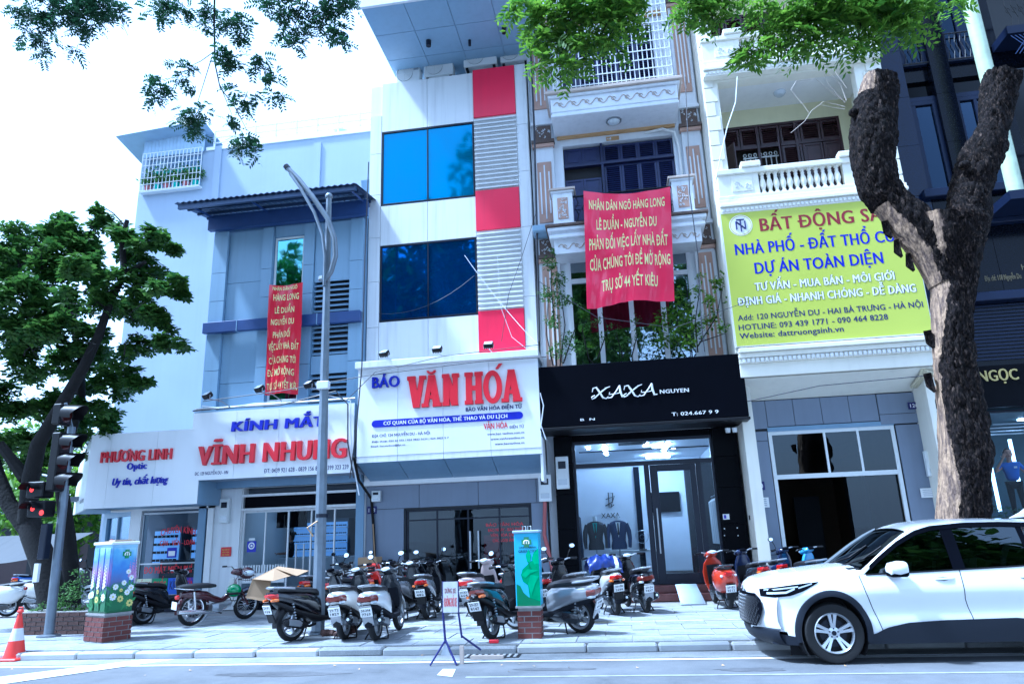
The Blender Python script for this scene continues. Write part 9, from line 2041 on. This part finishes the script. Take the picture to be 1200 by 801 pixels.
def person(label, base, facing, arms, shirt, trousers, bun=False, sleeve=True, h=1.68):
    t = thing('person', label, 'person', base); k = h/1.70; f = Vector((facing[0], facing[1], 0)).normalized(); s = Vector((-f.y, f.x, 0))  # s = person's left
    L = lambda a, b_, z: f*a*k+s*b_*k+Vector((0, 0, z*k))
    J, B = {}, []
    J['pelvis'] = (L(0, 0, .95), (.145, .10));
    for q, n_ in ((1, 'l'), (-1, 'r')):
        J[n_+'hip'] = (L(0, q*.09, .90), .088); J[n_+'knee'] = (L(.02, q*.10, .50), .058); J[n_+'ankle'] = (L(-.01, q*.11, .09), .038); J[n_+'toe'] = (L(.14, q*.12, .04), .035); B += [('pelvis', n_+'hip'), (n_+'hip', n_+'knee'), (n_+'knee', n_+'ankle'), (n_+'ankle', n_+'toe')]
    skinned('legs', J, B, trousers, t)
    J, B = {}, []; J['waist'] = (L(0, 0, .97), (.145, .105)); J['belly'] = (L(.005, 0, 1.12), (.145, .105)); J['chest'] = (L(0, 0, 1.28), (.16, .11)); J['neckb'] = (L(0, 0, 1.42), (.075, .06)); B += [('waist', 'belly'), ('belly', 'chest'), ('chest', 'neckb')]
    for q, n_ in ((1, 'l'), (-1, 'r')):
        el = arms[n_][0]; J[n_+'sh'] = (L(0, q*.175, 1.36), .058); e = L(*el); mid = (Vector(J[n_+'sh'][0])+e)*.5; J[n_+'slv'] = (mid.lerp(e, .3), .050); B += [('chest', n_+'sh'), (n_+'sh', n_+'slv')]
    skinned('shirt', J, B, shirt, t)
    J, B = {}, []; J['chestc'] = (L(0, 0, 1.30), .06); J['neck'] = (L(.0, 0, 1.46), .05); J['skull'] = (L(.01, 0, 1.53), .05); B += [('chestc', 'neck'), ('neck', 'skull')]
    for q, n_ in ((1, 'l'), (-1, 'r')):
        el, wr, hd = arms[n_]; J[n_+'s'] = (L(0, q*.15, 1.33), .045); e, w_ = L(*el), L(*wr); J[n_+'el'] = (e, .037); J[n_+'wrist'] = (w_, .024); B += [('chestc', n_+'s'), (n_+'s', n_+'el'), (n_+'el', n_+'wrist')]
        hv = L(*hd)-w_; fingers(J, B, w_, hv, s*(-q), None, n_, .55)
    skinned('body', J, B, 'skin', t)
    head_of(t, L(.015, 0, 1.60), (f.x, f.y), bun=bun)
    for q in (1, -1): c = L(.06, q*.115, .04); MB().sell([(-.10, 0, 0, .035, .03), (-.03, 0, .01, .045, .04), (.08, 0, 0, .048, .03), (.14, 0, -.005, .03, .02)], 12, 2.5, 'x', Matrix(((f.x, s.x, 0, c.x), (f.y, s.y, 0, c.y), (0, 0, 1, c.z), (0, 0, 0, 1)))).build('shoe', 'black_plastic', t, smooth=True, world=False)
    return t
xm = XX(1187, 560, 17.9)
pm = person('man in a blue short-sleeved shirt holding a phone to his ear behind the shop glass', (xm, 17.9, 1.43), (-.25, -1), {'r': ((.05, -.33, 1.20), (.10, -.13, 1.50), (.10, -.09, 1.58)), 'l': ((.0, .30, 1.12), (.15, .30, .92), (.2, .28, .84))}, 'shirt_blue', 'cloth_dark', h=1.68)
zt_ = ZZ(1186, 520, 17.9)
ph = thing('phone', 'black mobile phone held at the ear of the man in blue', 'phone', (0, 0, 0)); f = Vector((-.25, -1, 0)).normalized(); s = Vector((-f.y, f.x, 0)); c = Vector((xm, 17.9, 1.43))+f*.05-s*.105+Vector((0, 0, 1.575)); ph.location = c; ph.rotation_euler = (0, .1, atan2(f.y, f.x)); MB().box(-.035, .035, -.005, .005, -.07, .07).build('casing', 'black_gloss', ph, bevel=.004, world=False)
MB().tube([pm.location+Vector((0, -.1, 1.08))+f*.06+s*.08, pm.location+f*.13+s*.08+Vector((0, 0, 1.25))], .004, 4).build('pen', 'ac_white', pm) if False else None
pc = MB().box(-.03, .03, -.004, .004, -.02, .02, Matrix.Translation(f*.125+s*.07+Vector((0, 0, 1.27))) @ Matrix.Rotation(atan2(f.y, f.x)+pi/2, 4, 'Z')).build('name_badge', 'ac_white', pm, world=False)
xw = XX(341, 640, 19.4)
person('woman with dark tied hair in a black top working behind the optician doors', (xw, 19.4, .34), (-1, -.25), {'r': ((.08, -.22, 1.1), (.30, -.10, 1.08), (.4, -.08, 1.08)), 'l': ((.08, .22, 1.1), (.30, .12, 1.10), (.4, .1, 1.1))}, 'cloth_dark', 'cloth_dark', bun=True, h=1.58)
rd = thing('motorbike_rider', 'small figure in a helmet among the scooters at the far left edge', 'person', (0, 0, 0)) if False else None
